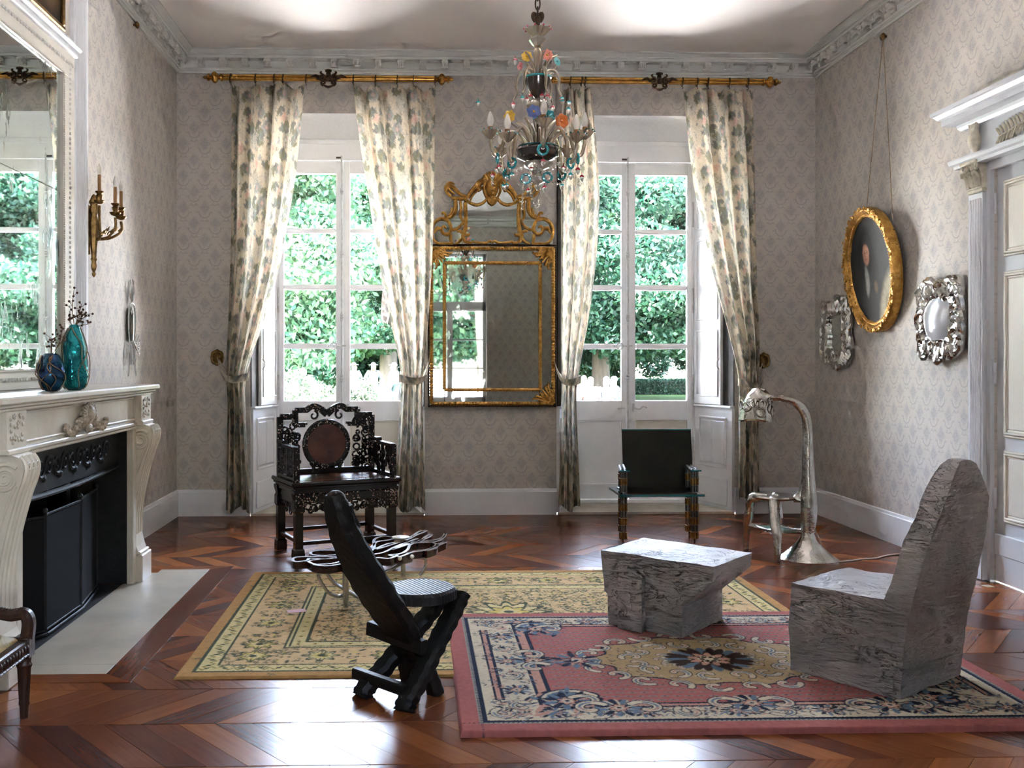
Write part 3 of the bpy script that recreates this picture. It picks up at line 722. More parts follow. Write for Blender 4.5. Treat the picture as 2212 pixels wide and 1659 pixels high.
def curtain(name, left, right, zt, zb, width, folds, seed, label, tie_z, hook, rings, group='floral curtains', zdrop=None):
    """left, right: lists of (pixel x, pixel y) down the two edges; cloth on the plane Y = 9.31"""
    yc = 9.315; n, m = 420, 170; rg = np.random.default_rng(seed)
    Lp = [atY(px, py, yc) for px, py in left]; Rp = [atY(px, py, yc) for px, py in right]
    z = np.linspace(zt, zb, n)
    def edge(P): zz = np.array([p.z for p in P])[::-1]; xx = np.array([p.x for p in P])[::-1]; return np.interp(z, zz, xx)
    def smooth(a, k=21):
        q = np.pad(a, k, mode='edge'); return np.convolve(q, np.ones(2 * k + 1) / (2 * k + 1), 'valid')
    xl, xr = smooth(edge(Lp)), smooth(edge(Rp)); s = np.linspace(0, 1, m)
    S, Z = np.meshgrid(s, z)
    ph = rg.uniform(0, 6.28, 4); wv = 0.5 + 0.5 * np.tanh((zt - Z) * 1.2 - 0.5)
    sw = S + 0.030 * np.sin(2 * PI * S * 2 + ph[0] + Z * 0.5) + 0.014 * np.sin(2 * PI * S * 3 + ph[1] - Z * 0.8)
    wid = (xr - xl)[:, None]
    amp = np.clip(0.018 + 0.035 * (1.0 - np.clip(wid / 1.0, 0, 1)) + 0.02, 0.02, 0.06)
    near = np.exp(-((Z - tie_z) / 0.16) ** 2); amp = amp * (1 - 0.45 * near)
    fold = np.sin(2 * PI * folds * sw + ph[2]); fold = np.sign(fold) * np.abs(fold) ** 0.8
    Y = yc + amp * fold * (0.75 + 0.25 * np.sin(5 * S + ph[3])) + 0.012 * np.sin(2 * PI * folds * 2.1 * sw + Z * 1.5 + ph[1])
    Xp = xl[:, None] + wid * (S + 0.35 / folds * np.cos(2 * PI * folds * sw + ph[2]) * 0.16 * np.sin(PI * S) ** 0.5)
    Y = Y - 0.035 * near * np.sin(PI * S)
    top = np.exp(-(zt - Z) / 0.16); rp = np.array([(r - xl[0]) / (xr[0] - xl[0]) for r in rings]); d = np.abs(S[..., None] - rp).min(-1) * wid
    sag = np.minimum(d / 0.11, 1.0) ** 1.4 * 0.055
    Zf = Z - sag * top + np.where(zdrop is None, 0, 0)
    hem = np.clip((zb + 0.12 - Z) / 0.12, 0, 1); Zf = Zf + hem * 0.03 * np.sin(2 * PI * 1.3 * S + ph[0])
    U0, V0 = S * width, zt - Z; U = (U0 + 0.007 * np.sin(V0 * 130 + 3 * np.sin(U0 * 90)) + 0.005 * np.sin(V0 * 310 + U0 * 170)) % CW; V = (V0 + 0.007 * np.sin(U0 * 120 + 3 * np.sin(V0 * 80)) + 0.005 * np.sin(U0 * 290 - V0 * 210)) % CHT
    cols = tile.a[np.clip((V / tile.res).astype(int), 0, tile.ny - 1), np.clip((U / tile.res).astype(int), 0, tile.nx - 1)]
    root = thing(name, label, 'curtain', (float((xl[-1] + xr[-1]) / 2), yc, zb), group=group)
    fast_grid('drape', np.stack([Xp, Y, Zf], -1), M['curtain'], cols, root)
    # tieback band round the cloth and out to its hook
    it = int(np.argmin(np.abs(z - tie_z))); a, b = xl[it], xr[it]; hk = Vector(hook); pts = []
    cx = (a + b) / 2; rx = (b - a) / 2 + 0.02; far = 1 if hk.x > cx else -1
    for k in range(13):
        t = -PI * 0.5 + (PI * 1.0) * k / 12
        pts.append(Vector((cx - far * rx * math.cos(t), yc - 0.085 * math.sin(-t) * -1 - 0.005, tie_z - 0.02 + 0.0 * t)))
    front = [Vector((hk.x, hk.y - 0.02, hk.z)), Vector((cx + far * rx * 1.02, yc - 0.05, tie_z + 0.01)), Vector((cx + far * rx * 0.3, yc - 0.088, tie_z - 0.035)), Vector((cx - far * rx * 0.6, yc - 0.08, tie_z - 0.02)), Vector((cx - far * rx, yc - 0.02, tie_z + 0.0)), Vector((cx - far * rx * 0.6, yc + 0.06, tie_z)), Vector((cx + far * rx * 0.8, yc + 0.065, tie_z + 0.02)), Vector((hk.x, hk.y - 0.012, hk.z + 0.005))]
    path = spl(front, 6); rows = []
    for i, p in enumerate(path):
        w = 0.036 * (0.45 + 0.55 * math.sin(PI * i / (len(path) - 1)))
        rows.append([(p.x, p.y - 0.004, p.z - w), (p.x, p.y - 0.011, p.z - w * 0.4), (p.x, p.y - 0.012, p.z + w * 0.4), (p.x, p.y - 0.004, p.z + w)])
    P = np.array(rows, np.float32); q = np.array([[((i * 0.02) % CW, (0.2 + j * 0.02)) for j in range(4)] for i in range(len(rows))])
    cc = tile.a[(q[..., 1] / tile.res).astype(int) % tile.ny, (q[..., 0] / tile.res).astype(int) % tile.nx]
    fast_grid('tieback', P, M['curtain'], cc, root)
    return root
HK1, HK2 = (-1.922, 9.455, 1.535), (3.404, 9.455, 1.505)
cz = lambda px, py: atY(px, py, 9.315).z
RINGX = {}
def rx(*px): return [atY(p, 170, 9.28).x for p in px]
ring_sets = [rx(498, 552, 592, 611, 661), rx(763, 811, 858, 893, 940), rx(1256, 1264, 1232), rx(1474, 1506, 1529, 1575, 1615)]
curtain('floral_curtain', [(501, 182), (499, 500), (493, 700), (487, 800), (492, 850), (487, 1097)], [(659, 182), (648, 300), (637, 400), (603, 590), (560, 730), (533, 800), (530, 830), (541, 1097)], 4.145, 0.08, 1.35, 3.7, 1,
        'floral curtain at the outer side of the window behind the carved black armchair', cz(500, 812), HK1, ring_sets[0])
cur2 = curtain('floral_curtain', [(763, 186), (776, 300), (792, 400), (824, 600), (858, 760), (870, 815), (866, 850), (850, 1097)], [(941, 186), (938, 400), (934, 560), (925, 700), (914, 810), (912, 850), (919, 1095)], 4.135, 0.08, 1.35, 3.9, 2,
        'floral curtain hanging just left of the gilt pier mirror', cz(890, 815), (0.13, 9.47, 1.56), ring_sets[1])
curtain('floral_curtain', [(1213, 190), (1212, 400), (1212, 700), (1212, 800), (1214, 850), (1205, 1098)], [(1281, 190), (1291, 300), (1299, 420), (1293, 540), (1276, 680), (1253, 800), (1244, 840), (1256, 1098)], 4.13, 0.08, 1.3, 3.4, 3,
        'floral curtain hanging just right of the gilt pier mirror', cz(1230, 818), (1.33, 9.47, 1.54), ring_sets[2])
curtain('floral_curtain', [(1477, 190), (1487, 300), (1503, 420), (1545, 600), (1583, 740), (1598, 810), (1599, 840), (1597, 1068)], [(1625, 190), (1629, 400), (1632, 600), (1638, 740), (1638, 810), (1636, 850), (1640, 1066)], 4.14, 0.16, 1.35, 3.6, 4,
        'floral curtain beside the silver lamp stool, right of the second window', cz(1615, 825), HK2, ring_sets[3])

rc = dup(cur2, loc=(1.95, YF + 0.12, 0.08), rz=PI, label='floral curtain by the rear window, seen only in the pier mirror', group='floral curtains')

# ------------------------------------------------------------------ gilt curtain rods
def finial(b, x, sg, z, y):
    b.lathe([(0.024, 0), (0.034, 0.004), (0.036, 0.016), (0.024, 0.026), (0.019, 0.034), (0.03, 0.046), (0.052, 0.062), (0.056, 0.078), (0.048, 0.094), (0.028, 0.106), (0.018, 0.114), (0.03, 0.124), (0.036, 0.136), (0.028, 0.148), (0.012, 0.158), (0.017, 0.168), (0.012, 0.18), (0.0, 0.188)],
            14, (x, y, z), 'x', sq=lambda a, h: 1 + (0.07 * math.cos(a * 6) if 0.05 < abs(h) < 0.1 else 0)) if sg > 0 else b.lathe([(r, -h) for r, h in [(0.024, 0), (0.034, 0.004), (0.036, 0.016), (0.024, 0.026), (0.019, 0.034), (0.03, 0.046), (0.052, 0.062), (0.056, 0.078), (0.048, 0.094), (0.028, 0.106), (0.018, 0.114), (0.03, 0.124), (0.036, 0.136), (0.028, 0.148), (0.012, 0.158), (0.017, 0.168), (0.012, 0.18), (0.0, 0.188)]],
            14, (x, y, z), 'x', sq=lambda a, h: 1 + (0.07 * math.cos(a * 6) if 0.05 < abs(h) < 0.1 else 0))
def rod(x0, x1, rings, label):
    y, z = 9.28, 4.19; t = thing('curtain_rod', label, 'curtain rod', ((x0 + x1) / 2, y, z), group='gilt curtain rods')
    b = MB(); b.lathe([(0.027, x0 + 0.18), (0.027, x1 - 0.18)], 32, (0, y, z), 'x', sq=lambda a, h: 1 + 0.10 * (1 if math.cos(a * 8) > 0 else -1)); b.build('pole', M['gold'], t)
    for x, s in ((x0 + 0.18, -1), (x1 - 0.18, 1)): b = MB(); finial(b, x, s, z, y); b.build('finial', M['gold'], t, smooth=True)
    c = (x0 + x1) / 2; b = MB(); yy = y - 0.035
    for s in (-1, 1):
        b.tube(spl([(c + s * 0.17, yy, z + 0.0), (c + s * 0.12, yy - 0.006, z + 0.012), (c + s * 0.09, yy - 0.01, z - 0.01), (c + s * 0.05, yy - 0.012, z + 0.01)], 5), [0.006, 0.016, 0.014, 0.02], 7)
        b.tube([p + Vector((c, yy - 0.012, z - 0.01)) for p in spiral(s * 0.06, 0.0, 0.034, 0.008, 90, 90 + s * 420, 20)], [0.012, 0.009], 6)
        b.tube([p + Vector((c, yy - 0.01, z - 0.055)) for p in spiral(s * 0.045, 0.0, 0.026, 0.006, -90, -90 + s * 420, 18)], [0.011, 0.008], 6)
        b.tube(spl([(c + s * 0.05, yy, z + 0.02), (c + s * 0.075, yy, z + 0.045), (c + s * 0.06, yy, z + 0.055)], 4), [0.012, 0.006], 6)
    b.tube(spl([(c - 0.045, yy, z - 0.075), (c, yy - 0.01, z - 0.094), (c + 0.045, yy, z - 0.075)], 5), [0.008, 0.014, 0.008], 6)
    b.lathe([(0.0, 0), (0.03, -0.004), (0.026, -0.02), (0.012, -0.03), (0, -0.034)], 10, (c, yy, z - 0.01), 'y'); b.tube([(c - 0.03, yy, z + 0.06), (c, yy, z + 0.066), (c + 0.03, yy, z + 0.06)], 0.013, 6); b.tube([(c, yy, z + 0.02), (c, yy, z + 0.06)], [0.024, 0.018], 6)
    b.build('bracket_ornament', M['dkbronze'], t, smooth=True)
    for r in rings:
        b = MB(); b.tube([(r + 0.004 * math.sin(a), y + 0.038 * math.cos(a), z - 0.006 + 0.042 * math.sin(a)) for a in [k * PI / 9 for k in range(18)]], 0.0045, 6, closed=True)
        b.tube([(r, y, z - 0.048), (r + 0.006, y - 0.004, z - 0.062), (r, y, z - 0.072)], 0.003, 5); b.build('curtain_ring', M['dkbronze'], t, smooth=True)
rod(atY(440, 165, 9.28).x, atY(978, 170, 9.28).x, ring_sets[0] + ring_sets[1], 'gilt curtain rod with bronze ornament above the left window')
rod(atY(1157, 172, 9.28).x, atY(1686, 178, 9.28).x, ring_sets[2] + ring_sets[3], 'gilt curtain rod with bronze ornament above the right window')
for hk, lb in ((HK1, 'oval gilt curtain holdback on the wall left of the first window'), (HK2, 'oval gilt curtain holdback on the wall above the silver lamp stool')):
    t = thing('curtain_holdback', lb, 'holdback', (hk[0], 9.48, hk[2])); b = MB(); c = (hk[0], 9.435, hk[2])
    b.lathe([(0.058, 0.03), (0.06, 0.0), (0.052, -0.008), (0.04, -0.004), (0.034, -0.012), (0.0, -0.02)], 20, c, 'y', sq=lambda a, h: (1 + 0.07 * math.cos(8 * a)) * (1 + 0.28 * abs(math.sin(a)))); b.build('rosette', M['bronze'], t, smooth=True)
    b = MB(); b.tube([(c[0], c[1] + 0.02, c[2]), (c[0], 9.482, c[2])], 0.012, 8); b.build('stem', M['bronze'], t, smooth=True)

# ------------------------------------------------------------------ gilt pier mirror with carved crest
YM = 9.425
def Q(px, py, dy=0.0): p = atY(px, py, YM); return Vector((p.x, YM + dy, p.z))
def q3(x, y, dy=0.0): return Q(900 + x / 5.72, 350 + y / 5.72, dy)
pm_t = thing('pier_mirror', 'tall gilt pier mirror with carved mask crest between the two windows', 'mirror', tuple(Q(1064, 880)))
def rectframe(b, x0, x1, z0, z1, w, y0, y1, bev=0.005):
    b.box(x0, x1, y0, y1, z0, z0 + w, bev); b.box(x0, x1, y0, y1, z1 - w, z1, bev); b.box(x0, x0 + w, y0, y1, z0 + w, z1 - w, bev); b.box(x1 - w, x1, y0, y1, z0 + w, z1 - w, bev)
a0, a1 = Q(924, 879.5), Q(1201.5, 528)
b = MB(); b.box(a0.x, a1.x, YM + 0.01, 9.475, a0.z, a1.z); b.build('back_board', M['dkbronze'], pm_t)
b = MB(); rectframe(b, a0.x, a1.x, a0.z, a1.z, 0.016, YM - 0.012, YM + 0.012); b.build('outer_edge', M['dkbronze'], pm_t)
o0, o1 = Q(932, 872), Q(1195, 537); i0, i1 = Q(960, 842), Q(1167, 568.5)
def strip(x0, x1, z0, z1, n): b = MB(); b.box(x0, x1, YM + 0.0, YM + 0.004, z0, z1, 0.002); b.build(n, M['mirror'], pm_t)
g = 0.004
strip(a0.x + 0.016, o0.x, a0.z + 0.016, a1.z - 0.016, 'border_glass'); strip(o1.x, a1.x - 0.016, a0.z + 0.016, a1.z - 0.016, 'border_glass'); strip(o0.x + g, o1.x - g, a0.z + 0.016, o0.z, 'border_glass'); strip(o0.x + g, o1.x - g, o1.z, a1.z - 0.016, 'border_glass')
strip(o0.x, i0.x, o0.z, o1.z, 'margin_glass'); strip(i1.x, o1.x, o0.z, o1.z, 'margin_glass'); strip(i0.x + g, i1.x - g, o0.z, i0.z, 'margin_glass'); strip(i0.x + g, i1.x - g, i1.z, o1.z, 'margin_glass')
strip(i0.x + 0.01, i1.x - 0.01, i0.z + 0.01, i1.z - 0.01, 'centre_glass')
def carved_bar(p0, p1, r, name):
    p0, p1 = Vector(p0), Vector(p1); L = (p1 - p0).length; n = int(L / 0.014); b = MB(); pts = [p0.lerp(p1, i / n) for i in range(n + 1)]
    b.tube(pts, [r * (1 + 0.16 * (1 if i % 2 else -1)) for i in range(n + 1)], 8); b.build(name, M['gilt'], pm_t, smooth=True)
for (u, v, r, nm) in ((o0, o1, 0.018, 'outer_moulding'), (i0, i1, 0.017, 'inner_moulding')):
    for p, s in (((u.x, u.z), (v.x, u.z)), ((u.x, v.z), (v.x, v.z)), ((u.x, u.z), (u.x, v.z)), ((v.x, u.z), (v.x, v.z))):
        carved_bar((p[0], YM - 0.008, p[1]), (s[0], YM - 0.008, s[1]), r, nm)
def cartouche(cx, cz, sx, sz):
    """corner ornament opening towards (sx, sz)"""
    b = MB(); y = YM - 0.014; U = lambda u, v, d=0.0: Vector((cx + sx * u, y - d, cz + sz * v))
    b.lathe([(0.045, 0.01), (0.043, 0.0), (0.03, -0.012), (0.0, -0.022)], 12, tuple(U(0.05, 0.05)), 'y'); b.ball(tuple(U(0.05, 0.05, 0.016)), (0.022, 0.014, 0.028)); b.ball(tuple(U(0.05, 0.058, 0.028)), 0.008)
    for (u, v, r, a0_, tw) in ((0.115, 0.03, 0.026, 180, 1), (0.03, 0.115, 0.026, -90, -1), (0.155, 0.058, 0.02, 200, -1), (0.058, 0.155, 0.02, -110, 1), (0.10, 0.085, 0.02, 220, 1)):
        pts = spiral(0, 0, r, 0.005, a0_, a0_ + tw * 430, 18); b.tube([U(u + p.x, v + p.z, 0.004) for p in pts], [0.0085, 0.006], 6)
    for k in range(6):
        t = k / 5; b.tube(spl([U(0.02 + 0.05 * t, 0.07 - 0.05 * t), U(0.05 + 0.13 * t, 0.18 - 0.13 * t, 0.006), U(0.03 + 0.17 * t, 0.20 - 0.17 * t)], 4), [0.009, 0.010, 0.004], 6)
    b.build('corner_ornament', M['gilt'], pm_t, smooth=True)
cartouche(o0.x, o1.z, 1, -1); cartouche(o1.x, o1.z, -1, -1); cartouche(o1.x, o0.z, -1, 1)
# crest
b = MB(); outl = [q3(*p) for p in ((235, 1012), (1685, 1012), (1668, 760), (1560, 690), (1420, 640), (1390, 460), (1250, 430), (1100, 290), (935, 250), (770, 290), (620, 430), (480, 460), (455, 640), (320, 690), (215, 760))]
b.prism([(p.x, p.z) for p in outl], YM + 0.012, YM + 0.022, 'y'); b.build('crest_glass', M['mirror'], pm_t)
def scrolls(paths, name):
    for pts, r in paths:
        for s in (1, -1):
            b = MB(); P = spl([q3(935 + s * (x - 935), y, -0.004) for x, y in pts], 5); b.tube(P, r, 8); b.build(name, M['gilt'], pm_t, smooth=True)
scrolls([([(1235, 450), (1215, 400), (1160, 330), (1100, 270), (1060, 240), (1000, 250)], [0.02, 0.022, 0.03, 0.028]),
         ([(1205, 480), (1180, 420), (1120, 355), (1070, 330), (1050, 300)], [0.008, 0.009, 0.012]),
         ([(1240, 450), (1330, 450), (1440, 445)], [0.017, 0.017]),
         ([(1250, 425), (1330, 400), (1400, 330), (1445, 300), (1500, 310), (1490, 380), (1440, 430)], [0.012, 0.02, 0.024, 0.012]),
         ([(1400, 400), (1460, 350), (1490, 280), (1450, 255), (1400, 275)], [0.008, 0.016, 0.014, 0.006]),
         ([(1390, 465), (1385, 540), (1400, 630), (1470, 690), (1570, 690)], [0.018, 0.022, 0.016, 0.01]),
         ([(1420, 570), (1445, 640), (1480, 660)], [0.016, 0.008]),
         ([(1270, 500), (1265, 600), (1262, 720), (1270, 830), (1295, 920), (1270, 990)], [0.018, 0.02, 0.018, 0.024, 0.014]),
         ([(1270, 680), (1310, 760), (1370, 820), (1430, 830), (1455, 770), (1490, 720), (1570, 700), (1650, 750), (1685, 850), (1660, 960), (1600, 1005), (1500, 1008), (1420, 1008)], [0.01, 0.013, 0.016, 0.017, 0.013, 0.016]),
         ([(1460, 760), (1445, 830), (1480, 890), (1540, 880), (1560, 830), (1535, 790), (1505, 815)], [0.017, 0.016, 0.009]),
         ([(1560, 830), (1620, 820), (1655, 880)], [0.014, 0.02, 0.006]),
         ([(1500, 690), (1520, 640), (1545, 625), (1560, 650)], [0.016, 0.014, 0.008]),
         ([(1290, 880), (1340, 850), (1370, 860)], [0.018, 0.008]), ([(1290, 900), (1230, 900), (1215, 880)], [0.018, 0.008]),
         ([(1300, 940), (1350, 990), (1400, 1010)], [0.014, 0.010]), ([(1440, 1000), (1450, 930), (1440, 890)], [0.012, 0.018, 0.008]),
         ([(1280, 980), (1200, 1000), (1180, 985), (1060, 1000), (990, 995)], [0.014, 0.011, 0.011]), ([(1000, 995), (965, 975), (945, 985), (955, 1000)], [0.011, 0.008]),
         ([(1330, 480), (1320, 560), (1330, 660), (1310, 720)], [0.013, 0.016, 0.01])], 'crest_scroll')
for s in (1, -1):                                                   # garlands of small leaves
    P = spl([q3(935 + s * x, y, -0.006) for x, y in ((60, 445), (110, 500), (180, 528), (250, 515), (330, 470))], 8); b = MB()
    for i, p in enumerate(P): b.ball((p.x, p.y - 0.004, p.z), (0.011 + 0.005 * (i % 2), 0.011, 0.012 + 0.004 * ((i + 1) % 2)), 7, 5)
    b.build('garland', M['gilt'], pm_t, smooth=True, kind='stuff')
b = MB(); mc = q3(935, 300, -0.03)                                   # mask with feathered headdress
b.lathe([(0.0, -0.105), (0.03, -0.098), (0.05, -0.07), (0.062, -0.03), (0.066, 0.01), (0.062, 0.045), (0.045, 0.07), (0.0, 0.078)], 18, tuple(mc), 'z', sq=lambda a, h: 1 - 0.25 * abs(math.sin(a)))
f = lambda x, z, d: (mc.x + x, mc.y - d, mc.z + z)
b.tube([f(0, 0.03, 0.048), f(0, 0.0, 0.062), f(0, -0.018, 0.066)], [0.008, 0.010, 0.014], 8); b.tube([f(-0.02, -0.05, 0.046), f(0, -0.052, 0.054), f(0.02, -0.05, 0.046)], [0.005, 0.008, 0.005], 6); b.ball(f(0, -0.08, 0.036), (0.018, 0.012, 0.014))
for s in (-1, 1): b.ball(f(s * 0.026, 0.016, 0.043), (0.013, 0.008, 0.007)); b.tube(spl([f(s * 0.008, 0.03, 0.05), f(s * 0.028, 0.036, 0.046), f(s * 0.046, 0.026, 0.036)], 3), 0.005, 6)
b.build('mask', M['gilt'], pm_t, smooth=True, ang=180)
b = MB()
for k in range(-4, 5): a = R(90 + k * 21); b.tube(spl([f(0.05 * math.cos(a), 0.04 + 0.02 * math.sin(a), 0.02), f(0.085 * math.cos(a), 0.06 + 0.06 * math.sin(a), 0.024), f(0.10 * math.cos(a), 0.055 + 0.075 * math.sin(a), 0.01)], 4), [0.016, 0.019, 0.006], 7)
for s in (-1, 1): b.tube(spl([f(s * 0.065, 0.04, 0.0), f(s * 0.082, -0.02, 0.0), f(s * 0.06, -0.09, 0.0), f(s * 0.035, -0.125, 0.005)], 6), [0.014, 0.012, 0.012], 7); b.tube(spl([f(s * 0.07, 0.045, -0.01), f(s * 0.12, 0.035, -0.01), f(s * 0.14, 0.0, -0.01), f(s * 0.115, -0.04, -0.01)], 5), [0.02, 0.03, 0.02], 8)
b.ball(f(0, -0.135, 0.0), (0.05, 0.022, 0.045)); b.ball(f(0, -0.115, 0.03), 0.014); b.ball(f(0, -0.165, 0.01), (0.025, 0.014, 0.02))
b.build('mask_headdress', M['gilt'], pm_t, smooth=True)
# ------------------------------------------------------------------ marble chimneypiece on the left wall
def marble(name, a, b_, vein):
    m = Mat(name, 0.32, spec=0.5); v = m.coord()
    w = m.noise(v, 2.2, 7, 0.6, 1.4); vn = 1.0 - (w - 0.5).abs().step(0.0, 0.05)
    c = m.mix(m.noise(v, 3.5, 4).step(0.3, 0.75), a, b_); m.base(m.mix(vn * 0.16, c, vein)); m.bump(m.noise(v, 120, 2), 0.0005); return m.m
M['marble'] = marble('cream_marble', (0.66, 0.60, 0.50), (0.56, 0.49, 0.39), (0.40, 0.33, 0.26))
M['marble_carve'] = pm('carved_marble', (0.60, 0.53, 0.43), (0.36, 0.29, 0.21), 40, 0.5, bump=0.004, bscale=70)
M['slab'] = pm('hearth_stone', (0.45, 0.395, 0.30), (0.34, 0.30, 0.23), 3.0, 0.4, bump=0.001, bscale=40, detail=8)
M['castiron'] = pm('black_cast_iron', (0.008, 0.0075, 0.0075), (0.018, 0.016, 0.016), 14, 0.55, spec=0.3, bump=0.002, bscale=60)
M['mesh'] = pm('dark_screen_mesh', (0.007, 0.006, 0.006), (0.011, 0.010, 0.010), 200, 0.85, spec=0.15)
MY = 5.67
fp = thing('fireplace', 'carved cream marble chimneypiece with scrolled jambs and black iron firebox', 'fireplace', (-2.1, MY, 0))
b = MB(); b.box(XL, -1.83, MY - 1.33, MY + 1.33, 1.30, 1.335, 0.008); b.build('shelf', M['marble'], fp)
b = MB(); b.box(XL, -1.852, MY - 1.30, MY + 1.30, 1.285, 1.30, 0.004); b.box(XL, -1.868, MY - 1.28, MY + 1.28, 1.265, 1.285, 0.006); b.build('shelf_moulding', M['marble'], fp)
b = MB(); b.box(XL, -1.915, MY - 1.11, MY + 1.11, 1.05, 1.268)
b.build('frieze', M['marble'], fp)
b = MB()
for s in (-1, 1):
    y0, y1 = (MY + 0.10, MY + 0.97) if s > 0 else (MY - 0.97, MY - 0.10)
    for (ya, yb, za, zb) in ((y0, y1, 1.245, 1.258), (y0, y1, 1.10, 1.113), (y1 - 0.013, y1, 1.113, 1.245) if s > 0 else (y0, y0 + 0.013, 1.113, 1.245)): b.box(-1.92, -1.905, ya, yb, za, zb, 0.004)
b.build('frieze_moulding', M['marble'], fp)
b = MB(); b.box(XL, -1.888, MY - 1.08, MY + 1.08, 1.062, 1.086, 0.006); b.box(XL, -1.90, MY - 1.05, MY + 1.05, 1.04, 1.062, 0.006); b.build('architrave', M['marble'], fp)
for s in (-1, 1):
    c = MY + s * 1.085; b = MB(); b.box(XL, -1.86, c - 0.115, c + 0.115, 1.09, 1.268, 0.004); b.box(XL, -1.845, c - 0.13, c + 0.13, 1.068, 1.095, 0.006); b.build('end_block', M['marble'], fp)
    for fc in (0, 1):
        b = MB(); rg = random.Random(5 + fc)
        for k in range(26):
            u, z = rg.uniform(-0.06, 0.06), rg.uniform(1.115, 1.25)
            if fc: b.ball((-2.0 + u * 1.4, c - 0.115, z), (0.013, 0.007, 0.011), 6, 4)
            else: b.ball((-1.858, c + u * 1.2, z), (0.006, 0.012, 0.011), 6, 4)
        b.build('block_carving', M['marble_carve'], fp, smooth=True, kind='stuff')
    # console jamb
    y0, y1 = c - 0.10, c + 0.10
    prof = [(-1.885, 0.20), (-1.90, 0.24), (-1.918, 0.32), (-1.915, 0.45), (-1.895, 0.6), (-1.862, 0.75), (-1.825, 0.88), (-1.80, 0.95), (-1.79, 1.0), (-1.797, 1.035), (-1.815, 1.06), (-1.85, 1.07), (-1.90, 1.07)]
    b = MB(); b.prism([(XL, 0.20)] + prof + [(XL, 1.07)], y0, y1, 'y'); b.build('jamb', M['marble'], fp)
    for k in range(4):
        b = MB(); yy = y0 + 0.028 + k * 0.048; P = spl([(x + 0.001, yy, z) for x, z in prof[2:11]], 4); b.tube(P, 0.0125, 8); b.build('jamb_reed', M['marble'], fp, smooth=True)
    for k in range(3): b = MB(); b.tube([(-1.787 + 0.0, y0 + 0.052 + k * 0.048 + 0.016 * math.cos(q * PI / 6), 1.015 + 0.016 * math.sin(q * PI / 6)) for q in range(12)], 0.005, 6, closed=True); b.build('jamb_ring', M['marble'], fp, smooth=True)
    b = MB(); b.box(XL, -1.855, y0 - 0.012, y1 + 0.012, 0.0, 0.185, 0.006); b.box(XL, -1.87, y0 - 0.006, y1 + 0.006, 0.185, 0.205, 0.006); b.build('plinth', M['marble'], fp)
    b = MB(); sp = spiral(-1.875, 0.965, 0.07, 0.012, 40, 40 + 830, 44); b.tube([(p.x, y0 - 0.001, p.z) for p in sp], [0.011, 0.007], 6); b.tube(spl([(-1.825, y0, 0.93), (-1.87, y0, 0.82), (-1.93, y0, 0.6), (-1.96, y0, 0.35)], 6), [0.008, 0.005], 6); b.build('volute', M['marble'], fp, smooth=True)
    b = MB(); rg = random.Random(9)
    for k in range(24): t = k / 24; b.ball((-1.93 - 0.03 * t + rg.uniform(-0.03, 0.03) * (1 - t), y0, 0.86 - 0.4 * t), (0.016 * (1 - 0.5 * t), 0.008, 0.02), 6, 4)
    b.build('acanthus', M['marble_carve'], fp, smooth=True, kind='stuff')
    ya_, yb_ = ((c - 0.17), (c - 0.10)) if s > 0 else ((c + 0.10), (c + 0.17)); b = MB(); b.box(-1.945, -1.90, ya_, yb_, 0, 1.045, 0.004); b.build('slip', M['marble'], fp); b = MB(); b.box(XL - 0.2, -1.946, ya_, yb_, 0.004, 1.045); b.build('iron_cheek', M['castiron'], fp)
b = MB(); rg = random.Random(4); c0 = (-1.905, MY, 1.18)                 # central shell cartouche and swags
b.ball(c0, (0.035, 0.085, 0.075), 14, 9); b.ball((-1.885, MY, 1.20), (0.03, 0.05, 0.05), 10, 7); b.ball((-1.89, MY - 0.01, 1.115), (0.025, 0.04, 0.03), 8, 6)
for k in range(14): a = PI * k / 13; b.tube([(-1.89, MY + 0.05 * math.cos(a), 1.19 + 0.04 * math.sin(a)), (-1.885, MY + 0.115 * math.cos(a), 1.19 + 0.075 * math.sin(a))], [0.012, 0.006], 6)
b.build('cartouche', M['marble_carve'], fp, smooth=True)
for s in (-1, 1):
    b = MB()
    for k in range(40):
        t = k / 39; b.ball((-1.90, MY + s * (0.10 + 0.24 * t) + rg.uniform(-0.012, 0.012), 1.20 - 0.10 * math.sin(PI * min(1, t * 0.72 + 0.05)) + rg.uniform(-0.014, 0.014)), (0.018, 0.017, 0.016), 6, 4)
    b.build('swag', M['marble_carve'], fp, smooth=True, kind='stuff')
# iron firebox
b = MB(); b.box(-2.75, -2.72, FY0 - 0.1, FY1 + 0.1, -0.02, 1.2); b.box(-2.72, XL - 0.02, FY0 - 0.02, FY0, 0, 1.1); b.box(-2.72, XL - 0.02, FY1, FY1 + 0.02, 0, 1.1); b.box(-2.72, XL - 0.02, FY0, FY1, 1.06, 1.1); b.box(-2.72, -1.965, FY0, FY1, -0.02, 0.004); b.build('firebox', M['castiron'], fp)
b = MB(); Xp = -2.16
b.box(Xp - 0.02, Xp, FY0, FY0 + 0.30, 0.004, 1.06); b.box(Xp - 0.02, Xp, FY1 - 0.34, FY1, 0.004, 1.06); b.box(-2.03, -2.0, FY0 - 0.02, FY1 + 0.02, 0.80, 1.045)
b.box(Xp - 0.02, Xp + 0.012, FY1 - 0.30, FY1 - 0.05, 0.10, 0.18, 0.006); b.box(Xp - 0.02, Xp + 0.012, FY1 - 0.26, FY1 - 0.09, 0.2, 0.26, 0.006)
b.tube(spl([(-2.0, FY0 + 0.0, 0.80), (-1.995, MY - 0.3, 0.78), (-1.995, MY + 0.3, 0.78), (-2.0, FY1, 0.80)], 8), 0.016, 8); b.build('iron_surround', M['castiron'], fp)
b = MB(); rg = random.Random(2)
